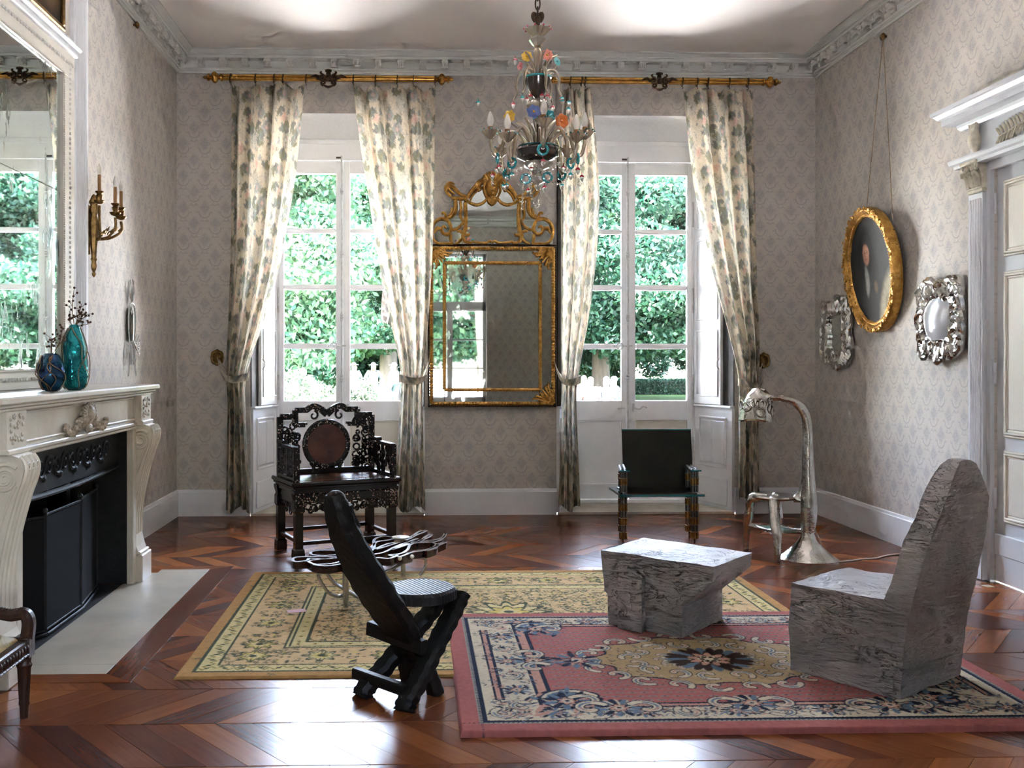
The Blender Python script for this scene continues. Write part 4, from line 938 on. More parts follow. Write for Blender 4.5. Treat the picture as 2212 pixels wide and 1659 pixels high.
for k in range(12):
    y = FY0 + 0.2 + k * 0.12; s = 1 if k % 2 else -1
    b.tube([(-1.997, y + p.x, 0.93 + s * p.z) for p in spiral(0, 0, 0.06, 0.012, 0, 500, 22)], [0.012, 0.008], 6)
    b.ball((-1.997, y + 0.05, 0.87 + 0.08 * (k % 2)), (0.014, 0.03, 0.022), 8, 5)
b.build('relief_band', M['castiron'], fp, smooth=True, kind='stuff')
hs = thing('hearth', 'pale stone hearth slab let into the parquet before the fireplace', 'hearth', (-1.73, MY, 0))
b = MB(); b.bprism([(HX0, HY0 + 0.14), (HX1, HY0 + 0.14), (HX1, HY1 - 0.10), (HX0, HY1 - 0.10)], -0.012, 0.005, 'z', 0.003); b.build('centre_slab', M['slab'], hs)
b = MB(); b.bprism([(HX0 - 0.3, HY0), (HX1, HY0), (HX1, HY0 + 0.137), (HX0 - 0.3, HY0 + 0.137)], -0.012, 0.005, 'z', 0.002); b.build('end_slab', M['slab'], hs)
b = MB(); b.bprism([(HX0 + 0.14, HY1 - 0.097), (HX1, HY1 - 0.097), (HX1, HY1), (HX0 + 0.14, HY1)], -0.012, 0.005, 'z', 0.002); b.build('end_slab', M['slab'], hs)
# folding fire screen
fs = thing('fire_screen', 'black folding mesh fire screen standing in the fireplace', 'fire screen', (-2.03, 5.85, 0))
SP = [(-2.12, 5.14), (-2.015, 5.34), (-2.01, 5.88), (-2.085, 6.40)]; SH_ = [0.665, 0.675, 0.68, 0.675]
for i in range(3):
    p, q = Vector((*SP[i], 0)), Vector((*SP[i + 1], 0)); d = (q - p); L = d.length; d.normalize(); z0, z1 = 0.02, SH_[i]
    Mx = Matrix(((d.x, -d.y, 0, p.x), (d.y, d.x, 0, p.y), (0, 0, 1, 0), (0, 0, 0, 1)))
    b = MB(Mx); b.box(0.012, L - 0.012, -0.003, 0.003, z0 + 0.02, z1 - 0.02); pn = b.build('screen_panel', M['mesh'], fs)
    b = MB(Mx)
    for (u, v) in (((0.006, 0, 0.006), (0.006, 0, z1)), ((L - 0.006, 0, 0.006), (L - 0.006, 0, z1)), ((0, 0, z0 + 0.02), (L, 0, z0 + 0.02)), ((0, 0, z1 - 0.01), (L, 0, z1 - 0.01)), ((0, -0.012, z0), (L, -0.012, z0))): b.tube([u, v], 0.008, 6)
    b.build('panel_frame', M['castiron'], pn)
for i in (1, 2, 3): b = MB(); b.ball((SP[i][0], SP[i][1], SH_[i] + 0.012), 0.016); b.tube([(SP[i][0], SP[i][1], 0.006), (SP[i][0], SP[i][1], SH_[i])], 0.010, 6); b.build('hinge_post', M['castiron'], fs, smooth=True)

# ------------------------------------------------------------------ overmantel mirror, painted panel above
om = thing('overmantel_mirror', 'white panelled overmantel mirror with foxed glass above the fireplace', 'mirror', (XL, MY, 1.335))
OY0, OY1 = MY - 1.13, MY + 1.13; gy0, gy1 = MY - 0.615, MY + 0.615
b = MB(); b.box(XL, XL + 0.02, OY0, OY1, 1.337, 4.284); b.build('back_panel', M['cream'], om)
for s in (-1, 1):
    y0 = MY + s * 0.99; b = MB(); b.box(XL, XL + 0.05, y0 - 0.14, y0 + 0.14, 1.337, 4.284, 0.004); b.build('pilaster', M['trim'], om)
    for k in range(6): b = MB(); yy = y0 - 0.09 + k * 0.032; b.tube([(XL + 0.05, yy, 1.5), (XL + 0.05, yy, 4.2)], 0.0115, 8); b.build('pilaster_reed', M['trim'], om, smooth=True)
b = MB(); gx = XL + 0.05
rows = ((gx - 0.02, gx + 0.02, gy0 - 0.205, gy0 - 0.012), (gx - 0.02, gx + 0.02, gy1 + 0.012, gy1 + 0.205))
for x0, x1, ya, yb in rows: b.box(XL, XL + 0.062, ya, yb, 1.45, 3.345, 0.004)
b.box(XL, XL + 0.062, gy0 - 0.205, gy1 + 0.205, 3.345, 3.50, 0.004); b.box(XL, XL + 0.062, gy0 - 0.205, gy1 + 0.205, 1.337, 1.45, 0.004); b.build('mirror_frame', M['cream'], om)
b = MB(); b.box(XL, XL + 0.085, gy0 - 0.22, gy1 + 0.22, 3.50, 3.535, 0.006); b.box(XL, XL + 0.11, gy0 - 0.235, gy1 + 0.235, 3.535, 3.575, 0.014); b.build('frame_cornice', M['trim'], om)
for z0, z1 in ((1.452, 2.585), (2.588, 3.343)): b = MB(); b.box(XL + 0.022, XL + 0.040, gy0 - 0.012, gy1 + 0.012, z0, z1, 0.002); b.build('mirror_glass', M['mirror_old'], om)
b = MB(); n = 92                                                       # bead rows
for k in range(n):
    y = gy0 + (gy1 - gy0) * k / (n - 1)
    for z in (3.352, 1.442): b.ball((XL + 0.064, y, z), 0.0065, 6, 4)
for k in range(132):
    z = 1.45 + 1.895 * k / 131
    for y in (gy0 - 0.02, gy1 + 0.02): b.ball((XL + 0.064, y, z), 0.0065, 6, 4)
b.build('bead_moulding', M['cream'], om, smooth=True, kind='stuff')
b = MB()
for k in range(40):
    y = gy0 - 0.17 + (gy1 - gy0 + 0.34) * k / 39
    for z in (3.435, 1.395): b.ball((XL + 0.066, y, z), (0.010, 0.014, 0.012), 6, 4); b.ball((XL + 0.066, y + 0.0165, z), (0.006, 0.004, 0.010), 5, 3)
for k in range(60):
    z = 1.5 + 1.9 * k / 59
    for y in (gy0 - 0.12, gy1 + 0.12): b.ball((XL + 0.064, y, z), (0.009, 0.013, 0.010), 6, 4)
b.build('leaf_moulding', M['cornlt'], om, smooth=True, kind='stuff')
op = thing('overmantel_painting', 'dark old painting in a gilt frame above the overmantel mirror', 'painting', (XL, MY, 3.62))
pc = Paint(1.36, 0.6, 0.012, (0.035, 0.022, 0.012), 5)
for _ in range(40): pc.ell(pc.rg.uniform(0, 1.36), pc.rg.uniform(0, 0.6), pc.rg.uniform(0.03, 0.14), pc.rg.uniform(0.02, 0.1), pc.rg.uniform(0, 3), pc.rg.uniform(0.3, 1.0) * np.array((0.17, 0.09, 0.028)), 0.06, 0.5)
pc.noise(0.25, 3); M['canvas'] = clothmat('old_oil_painting', 0.5, 0.0, 160, 0.0008)
P = np.stack([np.full_like(pc.X, XL + 0.03), MY - 0.68 + pc.X, 3.66 + pc.Y], -1); fast_grid('canvas', P, M['canvas'], pc.a, op)
b = MB(); y0, y1 = MY - 0.70, MY + 0.70
for (ya, yb, za, zb) in ((y0, y1, 3.63, 3.665), (y0, y0 + 0.035, 3.665, 4.25), (y1 - 0.035, y1, 3.665, 4.25), (y0, y1, 4.25, 4.28)): b.box(XL + 0.02, XL + 0.05, ya, yb, za, zb, 0.008)
b.build('painting_frame', M['bronze'], op)

# ------------------------------------------------------------------ glass vases with dried sprays on the shelf
def vaseglass(name, c1, c2):
    m = Mat(name, 0.08, spec=0.8); v = m.coord(); f = m.noise(v, 14, 4).step(0.35, 0.65)
    m.base(m.mix(f, c1, c2)); m.set(Metallic=0.75, Coat_Weight=0.4, Coat_Roughness=0.03); m.bump(m.noise(v, 30, 3), 0.006)
    fr = m.nt.nodes.new('ShaderNodeLayerWeight'); return m.m
M['vase_b'] = vaseglass('dark_blue_glass', (0.01, 0.04, 0.16), (0.01, 0.11, 0.20)); M['vase_t'] = vaseglass('teal_glass', (0.01, 0.20, 0.25), (0.02, 0.42, 0.45))
M['twig'] = pm('dried_twig', (0.20, 0.10, 0.035), (0.11, 0.05, 0.02), 40, 0.7); M['berry'] = pm('dried_berry', (0.12, 0.05, 0.025), (0.07, 0.03, 0.02), 40, 0.6); M['netting'] = pm('vine_netting', (0.30, 0.17, 0.08), (0.2, 0.11, 0.05), 30, 0.6)
ZS = 1.3352
def vase(name, label, c, prof, fac, mat, nets, seed):
    t = thing(name, label, 'vase', (c[0], c[1], ZS)); rg = random.Random(seed); cc = (c[0], c[1], ZS)
    b = MB(); b.lathe(prof, 26, cc, sq=lambda a, h: 1 + fac * math.cos(5 * a + 9 * h) * 0.5 + fac * 0.5 * math.cos(3 * a - 14 * h)); b.build('glass_body', mat, t, smooth=True, ang=28)
    zs = [h for r, h in prof]; rs = [r for r, h in prof]
    for k in range(nets):
        a0, tw = rg.uniform(0, 6.28), rg.uniform(-2.2, 2.2); P = []
        for i in range(18):
            q = i / 17; h = zs[-1] * (0.02 + 0.96 * q); r = float(np.interp(h, zs, rs)) * (1 + fac * 0.6) + 0.004; a = a0 + tw * q + 0.25 * math.sin(q * 9 + k); P.append((cc[0] + r * math.cos(a), cc[1] + r * math.sin(a), ZS + h))
        b = MB(); b.tube(P, 0.0026, 5); b.build('vine', M['netting'], t, smooth=True)
    return t
vase('round_vase', 'round dark blue glass vase wound with dry vine on the mantelshelf', (-2.005, 5.40), [(0.028, 0), (0.045, 0.012), (0.068, 0.06), (0.074, 0.105), (0.066, 0.155), (0.045, 0.195), (0.03, 0.207), (0.026, 0.2)], 0.06, M['vase_b'], 9, 1)
vase('tall_vase', 'tall faceted teal glass vase on the mantelshelf', (-1.925, 5.535), [(0.03, 0), (0.055, 0.015), (0.07, 0.08), (0.072, 0.16), (0.064, 0.24), (0.048, 0.31), (0.028, 0.36), (0.02, 0.37), (0.017, 0.36)], 0.14, M['vase_t'], 6, 2)
def spray(label, base, tips, seed):
    t = thing('dried_spray', label, 'dried flowers', base); rg = random.Random(seed)
    for tip in tips:
        b = MB(); p0, p1 = Vector(base), Vector(tip); mid = p0.lerp(p1, 0.5) + Vector((rg.uniform(-0.02, 0.02), rg.uniform(-0.02, 0.02), 0)); P = spl([p0, mid, p1], 6); b.tube(P, [0.0022, 0.0014], 5); st = b.build('stem', M['twig'], t)
        for k in range(7):
            q = P[int(len(P) * (0.4 + 0.085 * k)) if k < 6 else -1]; e = q + Vector((rg.uniform(-0.03, 0.03), rg.uniform(-0.02, 0.02), rg.uniform(0.0, 0.028))); b = MB(); b.tube([q, e], 0.0012, 4); b.ball(tuple(e), 0.0068, 7, 5); b.build('berry', M['berry'], st, smooth=True)
vb = Vector((-1.925, 5.535, ZS + 0.355))
spray('spray of dried brown berries standing in the tall teal vase', tuple(vb), [tuple(vb + Vector(d)) for d in ((-0.005, 0.0, 0.20), (0.04, 0.0, 0.13), (0.07, 0.01, 0.075), (0.02, 0.02, 0.09), (-0.03, 0.02, 0.06), (0.085, 0.0, 0.02), (0.05, -0.02, 0.05))], 3)
vb = Vector((-2.005, 5.40, ZS + 0.195)); spray('spray of dry twigs rising out of the round blue vase', tuple(vb), [tuple(vb + Vector(d)) for d in ((0.03, 0.02, 0.12), (0.05, 0.02, 0.16), (-0.01, 0.01, 0.10), (0.06, 0.03, 0.10))], 4)

# ------------------------------------------------------------------ bronze wall light left of the corner
sc = thing('wall_sconce', 'bronze three-arm wall sconce with electric candles on the left wall', 'sconce', (XL, 6.93, 2.10)); sy = 6.93
b = MB(); b.lathe([(0.0, 2.09), (0.010, 2.10), (0.014, 2.115), (0.008, 2.13), (0.015, 2.145), (0.020, 2.17), (0.015, 2.20), (0.022, 2.22), (0.016, 2.23), (0.019, 2.28), (0.030, 2.40), (0.034, 2.47), (0.020, 2.53), (0.034, 2.56), (0.024, 2.60), (0.034, 2.62), (0.02, 2.65), (0.012, 2.67), (0, 2.68)], 14, (XL + 0.045, sy, 0), sq=lambda a, h: 1 + 0.05 * math.cos(7 * a)); b.build('sconce_stem', M['bronze'], sc, smooth=True)
b = MB(); b.box(XL, XL + 0.02, sy - 0.014, sy + 0.014, 2.25, 2.6, 0.006); b.build('back_plate', M['bronze'], sc)
M['candle'] = pm('amber_candle_tube', (0.36, 0.19, 0.07), (0.28, 0.14, 0.05), 12, 0.5); M['bulb'] = pm('frosted_bulb', (0.78, 0.76, 0.68), (0.74, 0.71, 0.63), 8, 0.15, coat=0.4)
for (dx, dy, h) in ((0.10, -0.05, 2.60), (0.20, -0.02, 2.52), (0.225, 0.035, 2.50)):
    cx, cy = XL + dx, sy + dy; b = MB()
    b.tube(spl([(XL + 0.05, sy, 2.36), (XL + 0.05 + dx * 0.45, sy + dy * 0.5, 2.37), (cx, cy, 2.42 + (h - 2.5)), (cx, cy, h - 0.01)], 7), [0.013, 0.009, 0.011], 8)
    for k in range(4): q = XL + 0.09 + k * dx * 0.18; b.tube([(q, sy + dy * 0.5, 2.385 + 0.01 * k), (q + 0.02, sy + dy * 0.6, 2.41 + 0.012 * k)], [0.010, 0.002], 5)
    arm = b.build('sconce_arm', M['bronze'], sc, smooth=True)
    b = MB(); b.lathe([(0.01, 0), (0.028, 0.008), (0.04, 0.022), (0.04, 0.026), (0.016, 0.03), (0.02, 0.05), (0.024, 0.06), (0.016, 0.07), (0.03, 0.085), (0.03, 0.09), (0.014, 0.094)], 14, (cx, cy, h)); b.build('drip_pan', M['bronze'], arm, smooth=True)
    b = MB(); b.lathe([(0.0125, 0.09), (0.0125, 0.205), (0.008, 0.206)], 12, (cx, cy, h)); b.build('candle_tube', M['candle'], arm, smooth=True)
    b = MB(); b.lathe([(0.009, 0.205), (0.016, 0.225), (0.017, 0.24), (0.011, 0.262), (0.004, 0.28), (0, 0.285)], 12, (cx, cy, h)); b.build('candle_bulb', M['bulb'], arm, smooth=True)

# ------------------------------------------------------------------ slim silver wire mirror on the left wall
wm = thing('wire_mirror', 'slim silver wire-framed mirror with winged ends on the left wall', 'mirror', (XL, 7.9, 1.37))
def wq(px, py): return atX(px, py, XL + 0.03)
wy = lambda u, z: (XL + 0.03, 7.90 + u, z)
b = MB(); b.prism([(7.90 - 0.055, 1.66), (7.90 + 0.055, 1.66), (7.90 + 0.065, 1.80), (7.90 + 0.055, 1.90), (7.90, 1.935), (7.90 - 0.055, 1.90), (7.90 - 0.065, 1.80)], XL + 0.02, XL + 0.028, 'x'); b.build('mirror_glass', M['mirror'], wm)
wires = []
for s in (-1, 1):
    wires += [[(s * 0.058, 1.66), (s * 0.085, 1.74), (s * 0.085, 1.86), (s * 0.055, 1.95), (0, 1.97)], [(0, 1.97), (s * 0.05, 2.03), (s * 0.045, 2.10), (s * 0.02, 2.16)], [(s * 0.01, 1.98), (s * 0.02, 2.06), (s * 0.055, 2.15)], [(s * 0.07, 1.68), (s * 0.05, 1.62), (s * 0.10, 1.56), (s * 0.085, 1.46), (s * 0.11, 1.38)], [(s * 0.03, 1.66), (0, 1.58), (s * 0.03, 1.52), (0, 1.48)], [(s * 0.06, 1.66), (s * 0.075, 1.55), (s * 0.05, 1.47)], [(s * 0.04, 1.90), (s * 0.02, 1.88), (0, 1.92)]]
for k in range(4): wires.append([(0.05, 1.65), (0.12 + 0.02 * k, 1.70 - 0.045 * k), (0.20, 1.72 - 0.05 * k), (0.19, 1.69 - 0.05 * k), (0.09, 1.62 - 0.02 * k)])
for w in wires: b = MB(); b.tube(spl([wy(*p) for p in w], 5), [0.006, 0.008, 0.005], 6); b.build('wire', M['steel'], wm, smooth=True)
for (p, X_, y_, lb) in (('knob', XL, 8.041, 'small gilt picture knob under the left cornice'), ('knob', XR, 8.019, 'small gilt picture knob holding the cord of the oval portrait')):
    z_ = 4.255 if X_ == XL else 4.215; s = 1 if X_ == XL else -1; b = MB(); b.lathe([(0.0, s * 0.05), (0.018, s * 0.045), (0.03, s * 0.034), (0.024, s * 0.022), (0.010, s * 0.015), (0.010, 0)], 14, (X_, y_, z_), 'x', sq=lambda a, h: 1 + 0.08 * math.cos(8 * a)); b.build('picture_knob', M['bronze'], smooth=True, label=lb, cat='knob')

# ------------------------------------------------------------------ oval portrait on the right wall
pcY, pcZ, ra, rb = 8.10, 2.27, 0.45, 0.525
pt = thing('oval_portrait', 'dark oval portrait in a carved gilt frame on the right wall', 'painting', (XR, pcY, pcZ - 0.6))
def tilt(x, y, z): return (XR - x - 0.10 * (z - pcZ + 0.5) / 1.0, pcY + y, z)           # leans out at the top
ca = Paint(0.84, 1.1, 0.007, (0.018, 0.016, 0.016), 8)
ca.ell(0.42, 0.6, 0.3, 0.4, 0, (0.030, 0.028, 0.028), 0.2, 0.6)
# x runs with -Y (left to right in the photo), y runs up
ca.ell(0.36, 0.68, 0.13, 0.22, 0, (0.010, 0.008, 0.008), 0.03); ca.ell(0.30, 0.56, 0.10, 0.16, 0.2, (0.010, 0.008, 0.008), 0.04); ca.ell(0.45, 0.54, 0.10, 0.17, 0, (0.012, 0.010, 0.009), 0.04)
ca.ell(0.355, 0.68, 0.056, 0.088, 0.08, (0.42, 0.19, 0.11), 0.016); ca.ell(0.375, 0.70, 0.033, 0.055, 0, (0.52, 0.27, 0.17), 0.02, 0.8); ca.ell(0.325, 0.66, 0.02, 0.05, 0, (0.28, 0.10, 0.06), 0.02, 0.6)
for x in (0.335, 0.378): ca.ell(x, 0.70, 0.011, 0.005, 0, (0.05, 0.025, 0.02)); ca.line([(x - 0.012, 0.715), (x + 0.012, 0.717)], 0.004, (0.09, 0.05, 0.03))
ca.line([(0.353, 0.70), (0.347, 0.668), (0.36, 0.665)], 0.007, (0.30, 0.12, 0.08)); ca.line([(0.338, 0.640), (0.372, 0.641)], 0.007, (0.30, 0.08, 0.06))
ca.ell(0.40, 0.25, 0.30, 0.27, 0, (0.022, 0.02, 0.02), 0.06)
ca.ell(0.34, 0.48, 0.035, 0.10, 0.1, (0.30, 0.29, 0.27), 0.02, 0.85); ca.ell(0.33, 0.40, 0.028, 0.07, 0, (0.34, 0.33, 0.30), 0.02, 0.8)
ca.ell(0.66, 0.22, 0.13, 0.30, -0.35, (0.30, 0.26, 0.17), 0.05, 0.9); ca.ell(0.58, 0.16, 0.06, 0.26, -0.3, (0.40, 0.36, 0.26), 0.04, 0.7); ca.ell(0.70, 0.35, 0.07, 0.14, -0.5, (0.36, 0.31, 0.20), 0.04, 0.8); ca.ell(0.48, 0.40, 0.03, 0.05, 0, (0.20, 0.13, 0.06), 0.02, 0.7)
for k in range(10): ca.line([(0.60 + 0.02 * k, 0.05), (0.63 + 0.016 * k, 0.30 + 0.012 * k)], 0.006, (0.20, 0.17, 0.11))
ca.noise(0.12, 3)
nr, nt_ = 56, 120; rr_, tt = np.meshgrid(np.linspace(0.001, 1, nr), np.linspace(0, 2 * PI, nt_)); uu, vv = rr_ * np.cos(tt) * (ra - 0.085), rr_ * np.sin(tt) * (rb - 0.085)
cols = ca.a[np.clip(((vv + 0.55) / 0.007).astype(int), 0, ca.ny - 1), np.clip(((uu + 0.42) / 0.007).astype(int), 0, ca.nx - 1)]
fast_grid('canvas', np.stack([XR - 0.045 - 0.10 * (vv + 0.5), pcY - uu, pcZ + vv], -1), M['canvas'], cols, pt)
def ovalring(prof, name, n=96, bumps=0.0, k=0):
    b = MB(); rows = []
    for i in range(n + 1):
        a = 2 * PI * i / n; w = 1 + bumps * math.cos(k * a)
        rows.append([tilt(d * (w if d > 0.05 else 1), -(ra + o * w) * math.cos(a), pcZ + (rb + o * w) * math.sin(a)) for o, d in prof])
    b.grid(rows); return b.build(name, M['gilt'], pt, smooth=True, ang=50)
ovalring([(0.0, 0.0), (0.005, 0.04), (-0.005, 0.075), (-0.03, 0.085), (-0.05, 0.07), (-0.06, 0.06), (-0.068, 0.064), (-0.078, 0.06), (-0.086, 0.045), (-0.09, 0.02)], 'frame_moulding', bumps=0.05, k=14)
b = MB(); rg = random.Random(3)
for k in range(150):
    a = 2 * PI * k / 150; o = rg.uniform(-0.035, 0.0); b.ball(tilt(0.080 + rg.uniform(-0.006, 0.008), -(ra + o) * math.cos(a), pcZ + (rb + o) * math.sin(a)), (0.010, rg.uniform(0.009, 0.018), rg.uniform(0.009, 0.018)), 6, 4)
b.build('carved_leaves', M['gilt'], pt, smooth=True, kind='stuff')
b = MB()
for k in range(110): a = 2 * PI * k / 110; b.ball(tilt(0.064, -(ra - 0.073) * math.cos(a), pcZ + (rb - 0.073) * math.sin(a)), 0.0065, 5, 4)
b.build('frame_beads', M['gilt'], pt, smooth=True, kind='stuff')
M['cord'] = pm('gold_cord', (0.36, 0.24, 0.11), (0.28, 0.18, 0.08), 60, 0.7)
for s in (-1, 1): b = MB(); b.tube([(XR - 0.028, 8.019, 4.215), (XR - 0.03, pcY + s * 0.25, pcZ + 0.38)], 0.0028, 5); b.build('hanging_cord', M['cord'], pt)

# ------------------------------------------------------------------ two sculpted silver mirrors on the right wall
def lump(b, c, r, rg): b.ball(c, (r * 0.6, r * rg.uniform(0.8, 1.2), r * rg.uniform(0.8, 1.2)), 9, 6)
def silver_mirror(name, label, y, z, hw, hh, th, seed, convex, top):
    t = thing(name, label, 'mirror', (XR, y, z - hh)); rg = random.Random(seed); rows = []
    for i in range(7):
        rows.append([])
        for j in range(7):
            u, v = (i / 3 - 1), (j / 3 - 1); rows[-1].append((XR - 0.03 - (convex * (1 - 0.5 * u * u - 0.5 * v * v)), y + u * (hw - th * 0.6), z + v * (hh - th * 0.6)))
    b = MB(); b.grid(rows); smoothed(b.build('mirror_glass', M['mirror_dome'] if convex > 0.02 else M['mirror'], t, smooth=True, ang=180), 2)
    per = 2 * (hw + hh) * 2; n = int(per / (th * 0.62))
    for k in range(n):
        s = k / n * 4; e = int(s); f = s - e
        u, v = ((-1 + 2 * f, 1), (1, 1 - 2 * f), (1 - 2 * f, -1), (-1, -1 + 2 * f))[e]
        b = MB(); cy, cz = y - u * hw * (1 + rg.uniform(-0.04, 0.06)), z + v * hh * (1 + rg.uniform(-0.03, 0.05)); r = th * rg.uniform(0.5, 0.85)
        b.tube([(XR - 0.03 - rg.uniform(0, 0.02), cy + r * math.cos(q * PI / 5), cz + r * math.sin(q * PI / 5)) for q in range(10)], r * rg.uniform(0.3, 0.45), 6, closed=True)
        lump(b, (XR - 0.025, cy, cz), r * 0.9, rg); b.build('frame_lobe', M['chrome'], t, smooth=True)
    for k in range(7):
        b = MB(); lump(b, (XR - 0.04, y + rg.uniform(-0.5, 0.5) * hw, z - hh - th * rg.uniform(0.2, 1.1)), th * 0.5, rg); b.build('frame_lobe', M['chrome'], t, smooth=True)
    if top: b = MB(); b.tube(spl([(XR - 0.03, y - 0.03, z + hh), (XR - 0.035, y - 0.05, z + hh + 0.06), (XR - 0.035, y, z + hh + 0.10), (XR - 0.03, y + 0.03, z + hh + 0.04)], 5), [0.03, 0.025, 0.02], 8); b.build('frame_finial', M['chrome'], t, smooth=True)
M['mirror_dome'] = pm('convex_mirror_painted_glare', (0.80, 0.83, 0.88), (0.74, 0.78, 0.84), 3, 0.10, metal=0.55)  # bright window reflection painted in as a whitish, partly diffuse colour
silver_mirror('silver_mirror', 'narrow lumpy silver mirror left of the oval portrait', 8.915, 1.765, 0.235, 0.235, 0.085, 21, 0.0, True)
silver_mirror('silver_mirror', 'broad bubbly silver mirror with bright convex glass right of the oval portrait', 7.13, 1.81, 0.235, 0.215, 0.10, 22, 0.075, False)

# ------------------------------------------------------------------ panelled door with classical surround in the right wall
dr = thing('door_1', None, None, kind='structure')
b = MB(); b.box(XR + 0.02, XR + 0.07, DY0, DY1, 0.008, DZ); b.build('door_leaf', M['door'], dr)
def dpanel(y0, y1, z0, z1):
    b = MB(); b.box(XR + 0.008, XR + 0.022, y0 + 0.05, y1 - 0.05, z0 + 0.05, z1 - 0.05, 0.01); p = b.build('door_panel', M['cream'], dr); b = MB()
    for k, (o, d) in enumerate(((0.0, 0.014), (0.018, 0.022), (0.034, 0.010))):
        for (ya, yb, za, zb) in ((y0 + o, y1 - o, z0 + o, z0 + o + 0.016), (y0 + o, y1 - o, z1 - o - 0.016, z1 - o), (y0 + o, y0 + o + 0.016, z0 + o + 0.016, z1 - o - 0.016), (y1 - o - 0.016, y1 - o, z0 + o + 0.016, z1 - o - 0.016)): b.box(XR + 0.02 - d, XR + 0.024, ya, yb, za, zb, 0.004)
    b.build('panel_moulding', M['cream'], p)
for y0, y1 in ((5.83, 6.41), (5.15, 5.74)): dpanel(y0, y1, 2.20, 2.71); dpanel(y0, y1, 0.99, 2.10); dpanel(y0, y1, 0.42, 0.90)
b = MB(); b.box(XR + 0.006, XR + 0.024, DY0, DY1, 0.008, 0.19, 0.004); b.box(XR + 0.0, XR + 0.024, DY0, DY1, 0.19, 0.33, 0.004); b.build('kick_board', M['door'], dr)
for y in (6.485,):
    for z in (0.5, 1.35, 2.5): b = MB(); b.tube([(XR - 0.004, y, z), (XR - 0.004, y, z + 0.14)], 0.010, 8); b.build('door_hinge', M['door'], dr, smooth=True)
sd = thing('door_surround', 'grey classical door surround with fluted pilasters and carved ivory capitals', 'door surround', (XR, 5.79, 0))
for yc in (6.625, 4.955):
    b = MB(); b.box(XR - 0.06, XR, yc - 0.085, yc + 0.085, 0.0, 2.66, 0.004); b.box(XR - 0.072, XR, yc - 0.095, yc + 0.095, 0.0, 0.22, 0.006); b.build('pilaster', M['door'], sd)
    for k in range(5): b = MB(); yy = yc - 0.056 + k * 0.028; b.tube([(XR - 0.0605, yy, 0.26), (XR - 0.0605, yy, 2.62)], 0.0085, 8); b.build('pilaster_reed', M['trim'], sd, smooth=True)
    b = MB(); b.box(XR - 0.062, XR, yc - 0.09, yc + 0.09, 2.665, 2.69, 0.004); b.prism([(XR - 0.064, 2.69), (XR - 0.068, 2.78), (XR - 0.10, 2.86), (XR, 2.86), (XR, 2.69)], yc - 0.085, yc + 0.085, 'y')
    for s in (-1, 0, 1):
        b.tube(spl([(XR - 0.072, yc + s * 0.055, 2.70), (XR - 0.085, yc + s * 0.058, 2.77), (XR - 0.115, yc + s * 0.066, 2.80), (XR - 0.118, yc + s * 0.066, 2.775)], 4), [0.02, 0.019, 0.008], 6)
    for s in (-1, 1):
        b.tube([(XR - 0.10 - p.x * 0.2, yc + s * 0.085 + p.x * s, 2.84 + p.z) for p in spiral(0, 0, 0.032, 0.006, 90, 520, 18)], [0.011, 0.007], 6); b.tube(spl([(XR - 0.07, yc + s * 0.028, 2.71), (XR - 0.095, yc + s * 0.03, 2.83), (XR - 0.115, yc + s * 0.03, 2.85)], 4), [0.016, 0.018, 0.008], 6)
    b.box(XR - 0.118, XR, yc - 0.10, yc + 0.10, 2.86, 2.885, 0.006); b.build('capital', M['ivory'], sd, smooth=True)
    b = MB(); c3 = (XR - 0.06, yc - 0.0, 3.03)                          # husk drop on the frieze
    b.lathe([(0.0, -0.10), (0.02, -0.08), (0.045, -0.03), (0.05, 0.0), (0.035, 0.05), (0.02, 0.07)], 10, c3)
    for s in (-1, 1): b.tube([(c3[0] - 0.01, c3[1] + s * 0.035, c3[2] + 0.03), (c3[0] - 0.01, c3[1] + s * 0.045, c3[2] + 0.14)], [0.012, 0.016], 6)
    b.box(c3[0] - 0.02, c3[0], c3[1] - 0.03, c3[1] + 0.03, c3[2] + 0.04, c3[2] + 0.14); b.build('frieze_drop', M['ivory'], sd, smooth=True)
b = MB(); b.box(XR - 0.04, XR, 4.86, 6.72, 2.885, 3.20); b.build('frieze', M['door'], sd)
AP = [(0, 0), (0.10, 0.0), (0.105, 0.02), (0.125, 0.03), (0.13, 0.05), (0.13, 0.062), (0, 0.065)]
CPd = [(0, 0), (0.07, 0.0), (0.085, 0.02), (0.09, 0.04), (0.16, 0.05), (0.16, 0.09), (0.18, 0.10), (0.20, 0.125), (0.215, 0.13), (0.215, 0.155), (0, 0.17)]
def entab(prof, z, name):
    b = MB(); b.sweepx(prof, [((XR, 4.86, z), (-1, -1, 0), Z3), ((XR, 6.72, z), (-1, 1, 0), Z3)]); b.build(name, M['door'], sd)
    b = MB(); b.sweepx(prof, [((XR, 6.72, z), (-1, 1, 0), Z3), ((XR - 0.001, 6.72, z), (0, 1, 0), Z3)]); b.build(name + '_return', M['door'], sd)
entab(AP, 2.86, 'architrave'); entab(CPd, 3.13, 'cornice')
b = MB(); b.box(XR - 0.03, XR, 6.50, 6.56, 0, 2.86); b.box(XR - 0.03, XR, 5.02, 5.08, 0, 2.86); b.box(XR - 0.03, XR, 5.08, 6.50, 2.80, 2.86); b.build('door_casing', M['door'], sd)
b = MB()
for k in range(15):                                                     # palm spray carved on the frieze
    t = k / 14; x, y, z = XR - 0.045, 6.36 - 0.5 * t, 3.0 + 0.07 * t
    for s in (-1, 1): b.tube(spl([(x, y, z), (x - 0.01, y + 0.012, z + s * 0.04), (x, y + 0.05, z + s * 0.075 * (0.6 + 0.4 * math.sin(PI * min(1, t + 0.2))))], 3), [0.006, 0.012, 0.003], 6)
